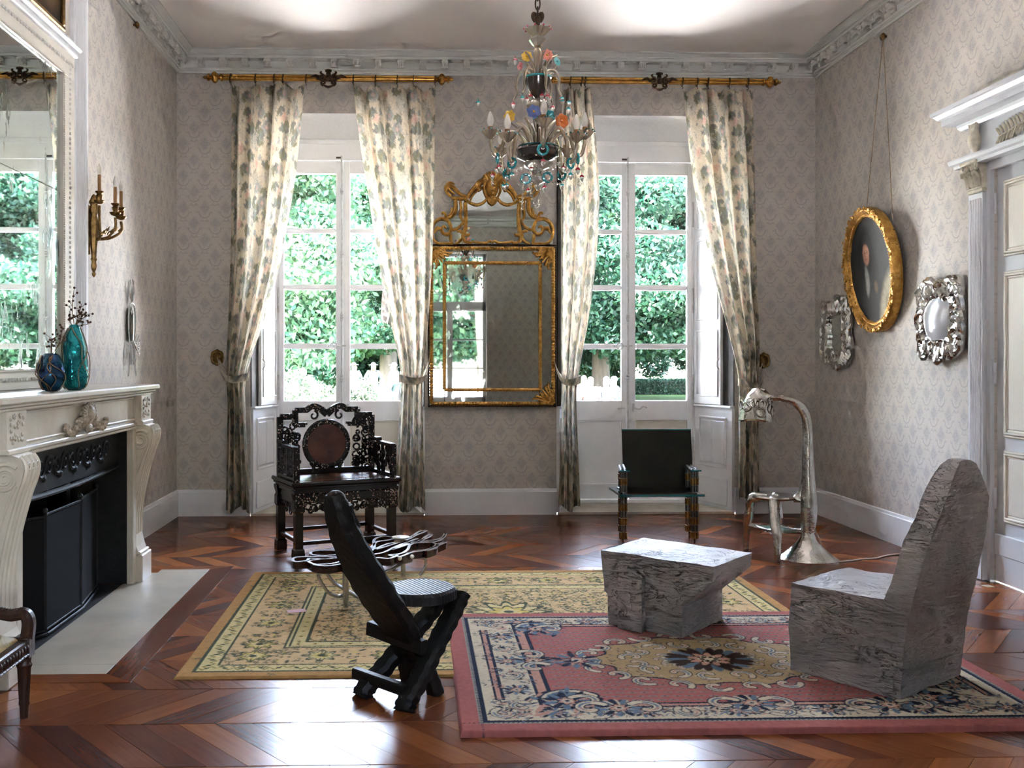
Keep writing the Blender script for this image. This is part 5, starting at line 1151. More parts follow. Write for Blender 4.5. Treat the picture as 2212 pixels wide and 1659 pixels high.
b.tube([(XR - 0.045, 6.38, 2.995), (XR - 0.045, 5.86, 3.07)], 0.008, 6); b.build('palm_carving', M['ivory'], sd, smooth=True)
import bmesh
def beam(b, path, hw, ht, wd, closed=False, ch=0.25):
    """bar of chamfered rectangular section; wd = direction of its width"""
    P = [Vector(p) for p in path]; k = len(P); W = Vector(wd).normalized()
    hw = [hw] * k if isinstance(hw, (int, float)) else (list(hw) if len(hw) == k else lerps(hw, k)); ht = [ht] * k if isinstance(ht, (int, float)) else (list(ht) if len(ht) == k else lerps(ht, k)); vs = []
    for i in range(k):
        a = P[(i - 1) % k] if closed else P[max(0, i - 1)]; c = P[(i + 1) % k] if closed else P[min(k - 1, i + 1)]
        T = (c - a).normalized(); w = (W - T * W.dot(T)).normalized(); n = T.cross(w); e = min(hw[i], ht[i]) * ch
        for (u, v) in ((1, 1 - 0), (0, 0)): pass
        for (su, sv, fu, fv) in ((1, 1, e, 0), (1, 1, 0, e), (1, -1, 0, e), (1, -1, e, 0), (-1, -1, e, 0), (-1, -1, 0, e), (-1, 1, 0, e), (-1, 1, e, 0)):
            vs.append(P[i] + w * su * (hw[i] - fu) + n * sv * (ht[i] - fv))
    fs = []
    for i in range(k if closed else k - 1):
        q = (i + 1) % k
        for j in range(8): fs.append((i * 8 + j, i * 8 + (j + 1) % 8, q * 8 + (j + 1) % 8, q * 8 + j))
    if not closed: fs += [tuple(range(8))[::-1], tuple((k - 1) * 8 + j for j in range(8))]
    return b.add(vs, fs)
def rough(o, cuts=3, amp=0.006, scale=9.0, seed=0, fine=0.0):
    """break up a blocky mesh: subdivide and push its points about"""
    from mathutils import noise
    bm = bmesh.new(); bm.from_mesh(o.data); bmesh.ops.triangulate(bm, faces=bm.faces[:])
    for _ in range(cuts):
        L = [e for e in bm.edges if e.calc_length() > 0.02]
        bmesh.ops.subdivide_edges(bm, edges=L, cuts=1, use_grid_fill=True)
        bmesh.ops.triangulate(bm, faces=[f for f in bm.faces if len(f.verts) > 4])
    bm.normal_update(); s = Vector((seed * 3.1, seed * 1.7, seed))
    for v in bm.verts:
        d = noise.noise(v.co * scale + s) * amp + (noise.noise(v.co * scale * 5 + s) * fine if fine else 0); v.co += v.normal * d
    bm.to_mesh(o.data); bm.free(); o.data.polygons.foreach_set('use_smooth', [True] * len(o.data.polygons)); o.data.set_sharp_from_angle(angle=R(38)); return o

# ------------------------------------------------------------------ the two carpets
def vine(p, rg, x, y, r, col, col2, w=0.006):
    a0 = rg.uniform(0, 6.28); tw = rg.choice((-1, 1)); pts = []
    for i in range(16): a = a0 + tw * i * 0.36; q = r * (1 - i / 19); pts.append((x + q * math.cos(a), y + q * math.sin(a)))
    p.line(pts, w, col)
    for i in (2, 5, 8, 11): p.leaf(*pts[i], r * 0.55, a0 + tw * i * 0.36 + rg.choice((-1, 1)), col2 if i % 2 else col, 0.4)
    p.ell(*pts[-1], r * 0.3, r * 0.3, 0, col2, pet=5, pa=0.25)
def rosette(p, x, y, r, cs, n=8, ph=0.0):
    p.ell(x, y, r, r, 0, cs[0], pet=n, pa=0.18, ph=ph); p.ell(x, y, r * 0.82, r * 0.82, 0, cs[1], pet=n, pa=0.18, ph=ph); p.ell(x, y, r * 0.5, r * 0.5, 0, cs[2], pet=n, pa=0.2, ph=ph + 3.1); p.ell(x, y, r * 0.2, r * 0.2, 0, cs[0])
M['rug'] = clothmat('woven_wool_pile', 0.95, 0.0, 420, 0.003)
def rug(name, label, rect, paint, z, rot=0.0):
    x0, x1, y0, y1 = rect; t = thing(name, label, 'rug', ((x0 + x1) / 2, (y0 + y1) / 2, 0))
    e = np.minimum(np.minimum(paint.X, paint.w - paint.X), np.minimum(paint.Y, paint.h - paint.Y))
    Z = z * np.clip(e / 0.012 + 0.25, 0, 1) ** 0.5 + 0.0008 * paint.rg.normal(0, 1, paint.X.shape) + 0.0005; Z[e < 1e-6] = 0.0005
    P = np.stack([x0 + paint.X * (x1 - x0) / paint.w, y0 + paint.Y * (y1 - y0) / paint.h, Z], -1)
    fast_grid('pile', P, M['rug'], paint.a, t); b = MB(); b.box(x0 + 0.004, x1 - 0.004, y0 + 0.004, y1 - 0.004, 0.0004, 0.003); b.build('backing', M['cord'], t); return t
TAN, CRM, PCH, GRN, YEL = (0.48, 0.27, 0.095), (0.66, 0.55, 0.27), (0.64, 0.45, 0.235), (0.085, 0.10, 0.06), (0.62, 0.49, 0.15)
W_, H_ = RUG_Y[1] - RUG_Y[0], RUG_Y[3] - RUG_Y[2]; rp = Paint(W_, H_, 0.006, TAN, 1); rg = random.Random(5)
rp.rect(0.075, W_ - 0.075, 0.075, H_ - 0.075, CRM); rp.frame(0.075, 0.009, GRN); rp.frame(0.175, 0.008, GRN); rp.rect(0.185, W_ - 0.185, 0.185, H_ - 0.185, PCH)
rp.rect(0.46, W_ - 0.46, 0.46, H_ - 0.46, CRM); rp.frame(0.455, 0.008, GRN); rp.frame(0.48, 0.006, GRN); rp.rect(0.565, W_ - 0.565, 0.565, H_ - 0.565, PCH); rp.frame(0.56, 0.008, GRN)
def around(d, step, f):
    for (L, vert) in ((W_ - 2 * d, False), (H_ - 2 * d, True)):
        n = max(1, int(L / step))
        for i in range(n + (0 if vert else 1)):
            t = d + L * (i + (0.5 if vert else 0)) / n
            for side in (0, 1):
                if vert: f(d if side == 0 else W_ - d, t, i, 1)
                else: f(t, d if side == 0 else H_ - d, i, 0)
def g1(x, y, i, v):
    s = 1 if i % 2 else -1; P = [(-0.04, 0), (-0.02, 0.025 * s), (0.02, -0.025 * s), (0.04, 0)]; rp.line([(x + (q if not v else p), y + (p if not v else q)) for q, p in P], 0.012, YEL); rp.line([(x + (q if not v else p), y + (p if not v else q)) for q, p in P], 0.006, GRN); rp.ell(x, y, 0.012, 0.012, 0, GRN)
around(0.13, 0.085, g1); around(0.522, 0.09, lambda x, y, i, v: (rp.ell(x, y, 0.022, 0.018, 0, YEL, pet=6), rp.ell(x, y, 0.008, 0.008, 0, GRN)))
around(0.32, 0.33, lambda x, y, i, v: rosette(rp, x, y, 0.10, (GRN, CRM, YEL) if i % 2 else (GRN, YEL, CRM), 8)); around(0.32, 0.33, lambda x, y, i, v: [rp.leaf(x + 0.045 * math.cos(k), y + 0.045 * math.sin(k), 0.04, k, GRN, 0.25) for k in [q * 0.785 for q in range(8)]])
def g2(x, y, i, v):
    for s in (-1, 1):
        for q in (-1, 1): a, c = 0.165 + 0.02 * q, s * 0.07; rp.leaf(x + (a if not v else c), y + (c if not v else a), 0.05, rg.uniform(0, 6.28), GRN if q > 0 else YEL, 0.4); rp.ell(x + (a if not v else c * 0.3), y + (c * 0.3 if not v else a), 0.012, 0.012, 0, GRN, pet=5)
around(0.32, 0.33, g2)
for i in range(27):
    for j in range(17):
        x = 0.63 + (W_ - 1.26) * (i + 0.5 * (j % 2)) / 26.5; y = 0.62 + (H_ - 1.24) * j / 16
        if (i + j) % 2 == 0: vine(rp, rg, x, y, rg.uniform(0.038, 0.066), GRN, rg.choice((YEL, CRM, (0.10, 0.13, 0.09))), 0.0065)
        else: rosette(rp, x, y, rg.uniform(0.02, 0.034), (GRN, CRM, (0.55, 0.36, 0.18)), 6, rg.uniform(0, 3))
        for _ in range(2): rp.ell(x + rg.uniform(-0.07, 0.07), y + rg.uniform(-0.07, 0.07), 0.010, 0.006, rg.uniform(0, 3), GRN)
        rp.sprig(x + 0.05, y - 0.05, 0.06, rg.uniform(0, 6.28), GRN, 3)
for k in range(420):                                                   # leafy infill of the broad border
    t = rg.random(); d = rg.uniform(0.21, 0.44)
    x, y = rg.choice(((t * W_, d), (t * W_, H_ - d), (d, t * H_), (W_ - d, t * H_)))
    if rg.random() < 0.5: rp.sprig(x, y, 0.055, rg.uniform(0, 6.28), GRN, 4)
    else: rp.ring(x, y, 0.022, 0.015, 0.006, GRN, rg.uniform(0, 3))
for _ in range(240): rp.ell(rg.uniform(0.2, W_ - 0.2), rg.uniform(0.2, H_ - 0.2), 0.008, 0.0055, rg.uniform(0, 3), rg.choice((GRN, GRN, YEL, CRM)))
rosette(rp, W_ / 2, H_ / 2, 0.26, (GRN, CRM, PCH), 12); rosette(rp, W_ / 2, H_ / 2, 0.15, (GRN, YEL, CRM), 8); rp.noise(0.06, 3)
rug('patterned_rug', 'large beige and gold oriental rug with green vines', RUG_Y, rp, 0.012)
ROS, NAV, CR2, BLU, PNK, BGE, BRN, GRY = (0.42, 0.135, 0.12), (0.016, 0.024, 0.055), (0.60, 0.52, 0.38), (0.13, 0.19, 0.26), (0.52, 0.28, 0.21), (0.44, 0.32, 0.17), (0.06, 0.033, 0.026), (0.33, 0.31, 0.27)
W2, H2 = RUG_P[1] - RUG_P[0], RUG_P[3] - RUG_P[2]; q = Paint(W2, H2, 0.005, ROS, 2); rg = random.Random(8)
q.rect(0.085, W2 - 0.085, 0.085, H2 - 0.085, GRY); q.frame(0.085, 0.014, GRY); q.frame(0.10, 0.022, NAV); q.rect(0.12, W2 - 0.12, 0.12, H2 - 0.12, CR2)
for i in range(int(W2 / 0.02)):
    for y in (0.092, H2 - 0.092): q.ell(i * 0.02, y, 0.005, 0.004, 0.7, NAV)
for i in range(int(H2 / 0.02)):
    for x in (0.092, W2 - 0.092): q.ell(x, i * 0.02, 0.004, 0.005, 0.7, NAV)
FX, FY = 0.43, 0.31
q.rect(FX - 0.075, W2 - FX + 0.075, FY - 0.055, H2 - FY + 0.055, NAV); q.rect(FX - 0.06, W2 - FX + 0.06, FY - 0.042, H2 - FY + 0.042, PNK); q.rect(FX - 0.02, W2 - FX + 0.02, FY - 0.014, H2 - FY + 0.014, NAV); q.rect(FX, W2 - FX, FY, H2 - FY, ROS)
for s in (0, 1):                                                        # inner stripes at the short ends
    x = 0.17 if s == 0 else W2 - 0.21
    for d, c in ((0, NAV), (0.012, PNK), (0.028, NAV)): q.rect(x + d, x + d + 0.014, 0.36, H2 - 0.36, c)
for i in range(34):                                                     # lattice of small dashes on the field
    for j in range(26):
        x, y = FX + 0.03 + i * 0.054 + (j % 2) * 0.027, FY + 0.03 + j * 0.048
        if x < W2 - FX - 0.02 and y < H2 - FY - 0.02: q.ring(x, y, 0.016, 0.008, 0.005, (0.26, 0.24, 0.22)); q.ell(x, y, 0.005, 0.003, 0, NAV)
def cscroll(x, y, r, a, sg=1, fill=CR2):
    pts = [(x + r * (1 - i / 22) * math.cos(a + sg * i * 0.30), y + r * (1 - i / 22) * math.sin(a + sg * i * 0.30)) for i in range(16)]
    q.line(pts, r * 0.62, NAV); q.line(pts, r * 0.44, fill); q.line(pts[3:12], r * 0.16, BLU); q.line(pts[8:], r * 0.10, PNK)
def spray2(x, y, r, n=9):
    for k in range(int(n * 1.8)): a = rg.uniform(0, 6.28); d = rg.uniform(0, r * 1.15); q.leaf(x + d * math.cos(a), y + d * math.sin(a), r * rg.uniform(0.35, 0.6), rg.uniform(0, 6.28), rg.choice((NAV, BLU, NAV, PNK)), 0.32)
def bloom(x, y, r):
    for k in range(11): a = 6.283 * k / 11; q.leaf(x + r * 0.5 * math.cos(a), y + r * 0.5 * math.sin(a), r * 0.75, a, NAV if k % 2 else BLU, 0.42)
    rosette(q, x, y, r * 0.62, (NAV, PNK, CR2), 7, rg.uniform(0, 3))
n = 11
for i in range(n + 1):                                                  # long borders
    x = 0.2 + (W2 - 0.4) * i / n
    for y, s in ((0.20, 1), (H2 - 0.20, -1)):
        spray2(x, y, 0.06, 12)
        if i % 2: bloom(x, y, 0.055)
        else: cscroll(x, y, 0.06, rg.uniform(0, 6), s)
        spray2(x + 0.09, y + 0.02 * s, 0.055, 12); spray2(x + 0.05, y - 0.03 * s, 0.05, 9)
for i in range(7):
    y = 0.28 + (H2 - 0.56) * i / 6
    for x, s in ((0.275, 1), (W2 - 0.275, -1)):
        spray2(x, y, 0.075, 14); spray2(x - 0.09 * s, y + 0.08, 0.05, 10); spray2(x + 0.06 * s, y + 0.1, 0.05, 9); (bloom(x, y, 0.055) if i % 2 else cscroll(x, y, 0.055, rg.uniform(0, 6), s))
for x, y in ((FX + 0.05, FY + 0.03), (W2 - FX - 0.05, FY + 0.03), (FX + 0.05, H2 - FY - 0.03), (W2 - FX - 0.05, H2 - FY - 0.03)):
    cscroll(x, y, 0.13, 0.5); spray2(x, y, 0.15, 26); bloom(x, y, 0.09); cscroll(x + 0.08 * (1 if x < W2 / 2 else -1), y, 0.07, 2.5, -1)
for x, y, hz in ((W2 * 0.5, FY - 0.02, 1), (W2 * 0.5, H2 - FY + 0.02, 1), (W2 * 0.27, FY - 0.06, 1), (W2 * 0.73, FY - 0.06, 1), (FX - 0.03, H2 / 2, 0), (W2 - FX + 0.03, H2 / 2, 0)):
    for k in range(9): a = (PI / 2 if y < H2 / 2 else -PI / 2) if hz else (0 if x < W2 / 2 else PI); q.leaf(x, y, 0.10, a + (k - 4) * 0.28, NAV if k % 2 else CR2, 0.3)
    bloom(x, y, 0.085); cscroll(x - 0.12 * hz, y - 0.10 * (1 - hz), 0.075, 0.6); cscroll(x + 0.12 * hz, y + 0.10 * (1 - hz), 0.075, 2.5, -1)
for k in range(150):                                                   # small leaves that crowd the cream border
    t = rg.random(); d = rg.uniform(0.13, 0.27); spray2(*rg.choice(((0.13 + t * (W2 - 0.26), d), (0.13 + t * (W2 - 0.26), H2 - d), (d + 0.05, 0.13 + t * (H2 - 0.26)), (W2 - d - 0.05, 0.13 + t * (H2 - 0.26)))), 0.026, 2)
cx, cy = W2 / 2, H2 / 2                                                  # central medallion
q.ell(cx, cy, 0.60, 0.40, 0, NAV, pet=10, pa=0.06); q.ell(cx, cy, 0.585, 0.386, 0, BGE, pet=10, pa=0.06)
for k in range(22): a = 6.283 * k / 22; cscroll(cx + 0.60 * math.cos(a), cy + 0.405 * math.sin(a), 0.062, a + 1.2, 1 if k % 2 else -1)
for k in range(16): a = 6.283 * k / 16 + 0.2; cscroll(cx + 0.38 * math.cos(a), cy + 0.245 * math.sin(a), 0.06, a + 0.6, -1 if k % 2 else 1)
for k in range(20): a = 6.283 * k / 20 + 0.1; spray2(cx + 0.49 * math.cos(a), cy + 0.32 * math.sin(a), 0.035, 4)
for k in range(14): a = 6.283 * k / 14; cscroll(cx + 0.25 * math.cos(a), cy + 0.16 * math.sin(a), 0.038, a + 2.0, 1)
for k in range(90): a = rg.uniform(0, 6.28); d = rg.uniform(0.25, 0.95); q.ell(cx + d * 0.56 * math.cos(a), cy + d * 0.36 * math.sin(a), 0.008, 0.004, rg.uniform(0, 3), rg.choice((BRN, CR2, PNK)))
for k in range(24): a = 6.283 * k / 24; q.leaf(cx + 0.10 * math.cos(a), cy + 0.07 * math.sin(a), 0.12, a, BRN if k % 3 else BLU, 0.4)
rosette(q, cx, cy, 0.13, (BRN, PNK, BRN), 9); rosette(q, cx, cy, 0.06, (CR2, BRN, CR2), 6)
for s in (-1, 1): bloom(cx + s * 0.66, cy, 0.10); spray2(cx + s * 0.72, cy, 0.08, 14)
q.noise(0.06, 3)
rug('patterned_rug', 'rose pink oriental rug with navy floral border and beige medallion', RUG_P, q, 0.024)
b = MB(); p = atZ(641, 1320, 0.014); b.box(-0.055, 0.055, -0.035, 0.035, 0, 0.0015); c_ = b.build('paper_card', pm('pink_paper', (0.62, 0.36, 0.36), (0.6, 0.34, 0.34), 9, 0.7), label='small pink paper card lying on the gold rug', cat='card'); c_.location = (p.x, p.y, 0.0145); c_.rotation_euler = (0, 0, 0.3)
b = MB(); p = atZ(2134, 1266, 0.001); b.box(-0.03, 0.03, -0.03, 0.03, 0, 0.001); c_ = b.build('paper_label', pm('yellowed_paper', (0.5, 0.42, 0.3), (0.45, 0.38, 0.27), 9, 0.7), label='tiny yellowed paper label on the parquet by the door', cat='label'); c_.location = (p.x, p.y, 0.001); c_.rotation_euler = (0, 0, 0.2)

# ------------------------------------------------------------------ concrete table and chair
def concrete():
    m = Mat('wrinkled_grey_concrete', 0.55, spec=0.35); v = m.coord(); w = m.coord(scale=(1, 1, 3.5), rot=(0.3, 0.2, 0.5))
    a = m.noise(v, 3.2, 6); wr = m.noise(w, 4.5, 4, 0.55, 2.4); cr = (1.0 - (wr - 0.5).abs().step(0.0, 0.02)) * m.noise(v, 2.6, 2).step(0.4, 0.55); pit = 1.0 - m.voro(v, 42).step(0.05, 0.13)
    c = m.mix(a.step(0.3, 0.72), (0.475, 0.455, 0.445), (0.335, 0.325, 0.335)); c = m.mix(m.noise(v, 1.4, 2).step(0.5, 0.8) * 0.5, c, (0.38, 0.355, 0.40)); c = m.mix(cr * 0.4, c, (0.12, 0.10, 0.09)); m.base(m.mix(pit * m.noise(v, 9, 2).step(0.5, 0.6) * 0.8, c, (0.05, 0.04, 0.04)))
    m.bump(wr * 0.5 + m.noise(w, 26, 5) * 0.4 - pit * 0.25 - cr * 0.4, 0.03); m.set(Roughness=a * 0.25 + 0.36); return m.m
M['conc'] = concrete(); ZG = 0.0245
e1 = Vector((0.745, -0.668, 0)); e2 = Vector((0.668, 0.745, 0)); O = Vector((1.039, 5.465, 0))
ct = thing('concrete_table', 'low cast concrete table with slanting overhang on the pink rug', 'table', (1.4, 5.3, ZG))
Mt = Matrix(((e1.x, e2.x, 0, O.x), (e1.y, e2.y, 0, O.y), (0, 0, 1, 0), (0, 0, 0, 1)))
b = MB(Mt); b.prism([(0.055, ZG), (0.50, ZG), (0.505, 0.20), (0.67, 0.345), (0.68, 0.43), (0.0, 0.432), (0.008, 0.30), (0.022, 0.205), (0.05, 0.19)], 0.0, 0.50, 'y'); rough(b.build('table_block', M['conc'], ct), 4, 0.010, 6, 1, 0.003)
b = MB(Mt); b.prism([(0.135 + 0.075 + 0.075 * math.cos(a), 0.30 + 0.045 * math.sin(a)) for a in [k * PI / 8 for k in range(9)]] + [(0.135, ZG), (0.285, ZG)], -0.045, 0.02, 'y'); rough(b.build('table_rib', M['conc'], ct), 3, 0.006, 9, 2, 0.002)
b = MB(Mt)
for s_ in (0.20, 0.34): b.box(s_, s_ + 0.002, 0.01, 0.49, 0.430, 0.4335)
A_, B_ = Vector((1.786, 4.602, 0)), Vector((2.104, 4.168, 0)); e1 = (B_ - A_).normalized(); e2 = Vector((-e1.y, e1.x, 0)) 
cc = thing('concrete_chair', 'heavy cast concrete chair with tapering back on the pink rug', 'chair', (2.16, 4.53, ZG))
Mt = Matrix(((e1.x, e2.x, 0, A_.x), (e1.y, e2.y, 0, A_.y), (0, 0, 1, 0), (0, 0, 0, 1)))
b = MB(Mt); b.prism([(0.0, ZG), (0.50, ZG), (0.52, 0.30), (0.46, 0.445), (0.005, 0.442), (-0.004, 0.2)], 0.0, 0.535, 'y'); rough(b.build('seat_block', M['conc'], cc), 4, 0.012, 5, 3, 0.003)
b = MB(Mt)                                                             # leaning slab back, tapering to a blunt top
rows = []
for (s0, s1, z, y0, y1) in ((0.455, 0.538, ZG, 0.0, 0.555), (0.46, 0.555, 0.25, -0.004, 0.575), (0.465, 0.585, 0.45, 0.0, 0.60), (0.505, 0.62, 0.62, 0.03, 0.615), (0.545, 0.65, 0.78, 0.075, 0.61), (0.57, 0.672, 0.88, 0.11, 0.55), (0.60, 0.69, 0.985, 0.155, 0.44), (0.615, 0.695, 1.04, 0.19, 0.36), (0.635, 0.69, 1.065, 0.23, 0.31)): rows.append([(s0, y0, z), (s1, y0, z), (s1, y1, z), (s0, y1, z), (s0, y0, z)])
b.grid(rows, True); k = len(b.v); b.f.append((k - 5, k - 4, k - 3, k - 2)); b.f.append((3, 2, 1, 0)); o = b.build('back_slab', M['conc'], cc)
bm = bmesh.new(); bm.from_mesh(o.data); bmesh.ops.remove_doubles(bm, verts=bm.verts, dist=1e-5); bmesh.ops.recalc_face_normals(bm, faces=bm.faces); bm.to_mesh(o.data); bm.free(); rough(o, 4, 0.012, 6, 4, 0.004)

# ------------------------------------------------------------------ black carved plank chair
M['ebony'] = pm('black_carved_wood', (0.006, 0.0055, 0.005), (0.012, 0.010, 0.009), 18, 0.5, bump=0.006, bscale=26, spec=0.3)
def ebseat():
    m = Mat('black_grooved_wood', 0.42, spec=0.35); v = m.coord(); x = m.xyz(v); g = ((x[0] * 0.9 + x[1] * 0.45) * 330.0).sin() * 0.5 + 0.5
    m.base(m.mix(m.noise(v, 16, 4), (0.012, 0.011, 0.012), (0.03, 0.028, 0.03))); m.bump(g, 0.0025); return m.m
M['ebseat'] = ebseat(); O = Vector((-0.06, 4.35, 0)); f_ = Vector((0.7071, 0.7071, 0)); w_ = Vector((0.7071, -0.7071, 0))
def bc(u, w, z): return O + f_ * u + w_ * w + Vector((0, 0, z))
bk = thing('plank_chair', 'black carved African style plank chair standing before the gold rug', 'chair', (O.x, O.y, 0))
P = spl([bc(-0.40, 0, 0.945), bc(-0.385, 0, 0.88), bc(-0.335, 0, 0.76), bc(-0.25, 0, 0.62), bc(-0.16, 0, 0.49), bc(-0.06, 0, 0.36), bc(0.01, 0, 0.26), bc(0.04, 0, 0.20)], 7); n = len(P)
wd = lerps([0.035, 0.058, 0.066, 0.085, 0.105, 0.115, 0.115, 0.10, 0.09, 0.085], n); wd = [q * (1 + 0.05 * math.sin(i * 1.5)) for i, q in enumerate(wd)]
b = MB(); beam(b, P, wd, lerps([0.03, 0.042, 0.04, 0.036, 0.036, 0.036], n), w_, ch=0.5); b.ball(tuple(bc(-0.392, 0, 0.925)), (0.043, 0.043, 0.036), 12, 8); b.build('back_plank', M['ebony'], bk, smooth=True)
b = MB(); b.tube(spl([bc(-0.36, -0.04, 0.90), bc(-0.345, -0.035, 0.85), bc(-0.30, -0.04, 0.80)], 4), [0.02, 0.025, 0.012], 8); b.tube(spl([bc(-0.36, 0.04, 0.90), bc(-0.345, 0.035, 0.85), bc(-0.30, 0.04, 0.80)], 4), [0.02, 0.025, 0.012], 8); b.build('head_carving', M['ebony'], bk, smooth=True)
for s, wz in ((-1, 0.085), (1, 0.085)):
    b = MB(); P = spl([bc(0.0, s * 0.045, 0.27), bc(0.05, s * 0.055, 0.17), bc(0.095, s * 0.07, 0.09), bc(0.125, s * wz, 0.0)], 7); beam(b, P, [0.04 * (1 + 0.08 * math.sin(i * 2.0)) for i in range(len(P))], 0.03, w_, ch=0.5); b.build('rear_leg', M['ebony'], bk, smooth=True)
    b = MB(); P = spl([bc(0.325, s * 0.055, 0.415), bc(0.27, s * 0.06, 0.35), bc(0.18, s * 0.075, 0.27), bc(0.08, s * 0.095, 0.185), bc(-0.02, s * 0.115, 0.10), bc(-0.10, s * 0.13, 0.04), bc(-0.125, s * 0.135, 0.0)], 7); beam(b, P, [0.045 * (1 + 0.10 * math.sin(i * 1.7 + s)) for i in range(len(P))], lerps([0.03, 0.034, 0.034, 0.04], len(P)), w_, ch=0.5); b.build('front_leg', M['ebony'], bk, smooth=True)
b = MB(); out = []
for k in range(28):
    a = 6.283 * k / 28; out.append((0.10 + 0.175 * math.cos(a) * (1 + 0.02 * math.sin(9 * a)), 0.165 * math.sin(a) * (1 + 0.02 * math.cos(7 * a))))
Mt = Matrix(((f_.x, w_.x, 0, O.x), (f_.y, w_.y, 0, O.y), (0, 0, 1, 0), (0, 0, 0, 1))); b.M = Mt
b.bprism(out, 0.425, 0.475, 'z', 0.012); b.build('seat', M['ebseat'], bk)
b = MB(); beam(b, [bc(-0.02, -0.20, 0.275), bc(0.0, 0.13, 0.245)], 0.032, 0.022, (0, 0, 1)); b.build('crossbar', M['ebony'], bk)
b = MB(); beam(b, [bc(-0.10, -0.21, 0.085), bc(-0.09, 0.12, 0.075)], 0.024, 0.02, (0, 0, 1)); b.build('crossbar', M['ebony'], bk)

# ------------------------------------------------------------------ Chinese inlaid armchair
M['lacq'] = pm('black_rosewood_lacquer', (0.008, 0.006, 0.006), (0.018, 0.011, 0.010), 9, 0.26, coat=0.3)
def inlay():
    m = Mat('lacquer_with_pearl_inlay', 0.25); v = m.coord(); d = m.voro(v, 62); k = (1.0 - d.step(0.26, 0.38)) * m.noise(v, 13, 3).step(0.42, 0.5)
    hue = m.ramp(m.voro(v, 75, out='Color') if False else m.noise(v, 60, 1), [(0.3, (0.45, 0.36, 0.20)), (0.48, (0.55, 0.50, 0.40)), (0.6, (0.40, 0.14, 0.11)), (0.72, (0.26, 0.34, 0.26))])
    m.base(m.mix(k, (0.010, 0.007, 0.006), hue)); return m.m
M['inlay'] = inlay(); M['redmarble'] = pm('red_brown_dream_marble', (0.16, 0.055, 0.03), (0.08, 0.03, 0.022), 7, 0.25, detail=8)
rz = math.atan2(0.407, 0.913); ch = thing('chinese_armchair', 'black Chinese armchair with pearl inlay and round marble back panel', 'armchair', (-0.893, 7.372, 0), rz)
Wc, Dc = 0.76, 0.47                                                   # local: x along the front, y to the back
def part(b, nm, mat='lacq', **k): return b.build(nm, M[mat], ch, world=False, **k)
for (x, y) in ((0, 0), (Wc, 0), (0, Dc), (Wc, Dc)):
    b = MB(); b.lathe([(0.045, 0.0), (0.047, 0.03), (0.044, 0.075), (0.034, 0.085), (0.034, 0.35), (0.046, 0.365), (0.046, 0.43), (0.036, 0.45), (0.05, 0.50), (0.05, 0.52)], 4, (x, y, 0), twist=0.0); bm_ = Matrix.Rotation(R(45), 4, 'Z')
    b.v = [tuple(Vector((x, y, 0)) + bm_ @ (Vector(p) - Vector((x, y, 0)))) for p in b.v]; b.v = [(x + (p[0] - x) * 1.25, y + (p[1] - y) * 1.25, p[2]) for p in b.v]; part(b, 'leg')
    if y == 0: b = MB(); b.box(x - 0.036, x + 0.036, y - 0.0475, y - 0.04, 0.36, 0.5, 0.003); part(b, 'leg_inlay', 'inlay')
for (x0, y0, x1, y1, z) in ((0, 0.0, Wc, 0.0, 0.12), (0, Dc, Wc, Dc, 0.15), (0, 0, 0, Dc, 0.135), (Wc, 0, Wc, Dc, 0.135)): b = MB(); beam(b, [(x0, y0, z), (x1, y1, z)], 0.014, 0.016, (0, 0, 1)); part(b, 'stretcher')
b = MB(); b.box(-0.065, Wc + 0.065, -0.065, Dc + 0.05, 0.553, 0.588, 0.010); b.box(-0.05, Wc + 0.05, -0.05, Dc + 0.04, 0.535, 0.553, 0.004); b.box(-0.035, Wc + 0.035, -0.035, Dc + 0.03, 0.50, 0.535); part(b, 'seat_frame')
b = MB(); b.box(0.03, Wc - 0.03, 0.03, Dc - 0.06, 0.586, 0.5905, 0.002); part(b, 'seat_panel', 'redmarble')
b = MB(); b.box(0.02, Wc - 0.02, -0.045, -0.015, 0.425, 0.50, 0.008); part(b, 'apron', 'inlay')
for x in (0, Wc): b = MB(); b.box(x - 0.02, x + 0.02, 0.0, Dc, 0.41, 0.50, 0.006); part(b, 'side_apron')
def fret(pts_list, nm, r=0.008, mat='lacq', fl=None):
    b = MB()
    for pts, closed in pts_list: b.tube(pts, r, 6, closed=closed)
    return part(b, nm, mat, smooth=True, kind='stuff')
def loops(rg, u0, u1, z0, z1, n, mapf, r0=0.015, r1=0.03):
    out = []
    for k in range(n):
        cx_, cz_ = rg.uniform(u0, u1), rg.uniform(z0, z1); r = rg.uniform(r0, r1); a = rg.uniform(0.6, 1.3); out.append(([mapf(cx_ + r * math.cos(t) * a, cz_ + r * math.sin(t)) for t in [q * PI / 5 for q in range(10)]], True))
    return out
rg = random.Random(12)
L = []
for k in range(16): u = 0.07 + (Wc - 0.14) * k / 15; L.append(([(u + 0.026 * math.cos(t), -0.03, 0.40 - 0.012 * (k % 2) + 0.024 * math.sin(t)) for t in [q * PI / 5 for q in range(10)]], True)); L.append(([(u + 0.018 + 0.014 * math.cos(t), -0.03, 0.365 + 0.012 * (k % 3) + 0.014 * math.sin(t)) for t in [q * PI / 4 for q in range(8)]], True))
fret(L, 'apron_fretwork', 0.0085, 'inlay')
for x in (0.0, Wc): fret(loops(rg, 0.07, Dc - 0.06, 0.34, 0.41, 16, lambda u, z: (x, u, z)), 'side_fretwork', 0.007)
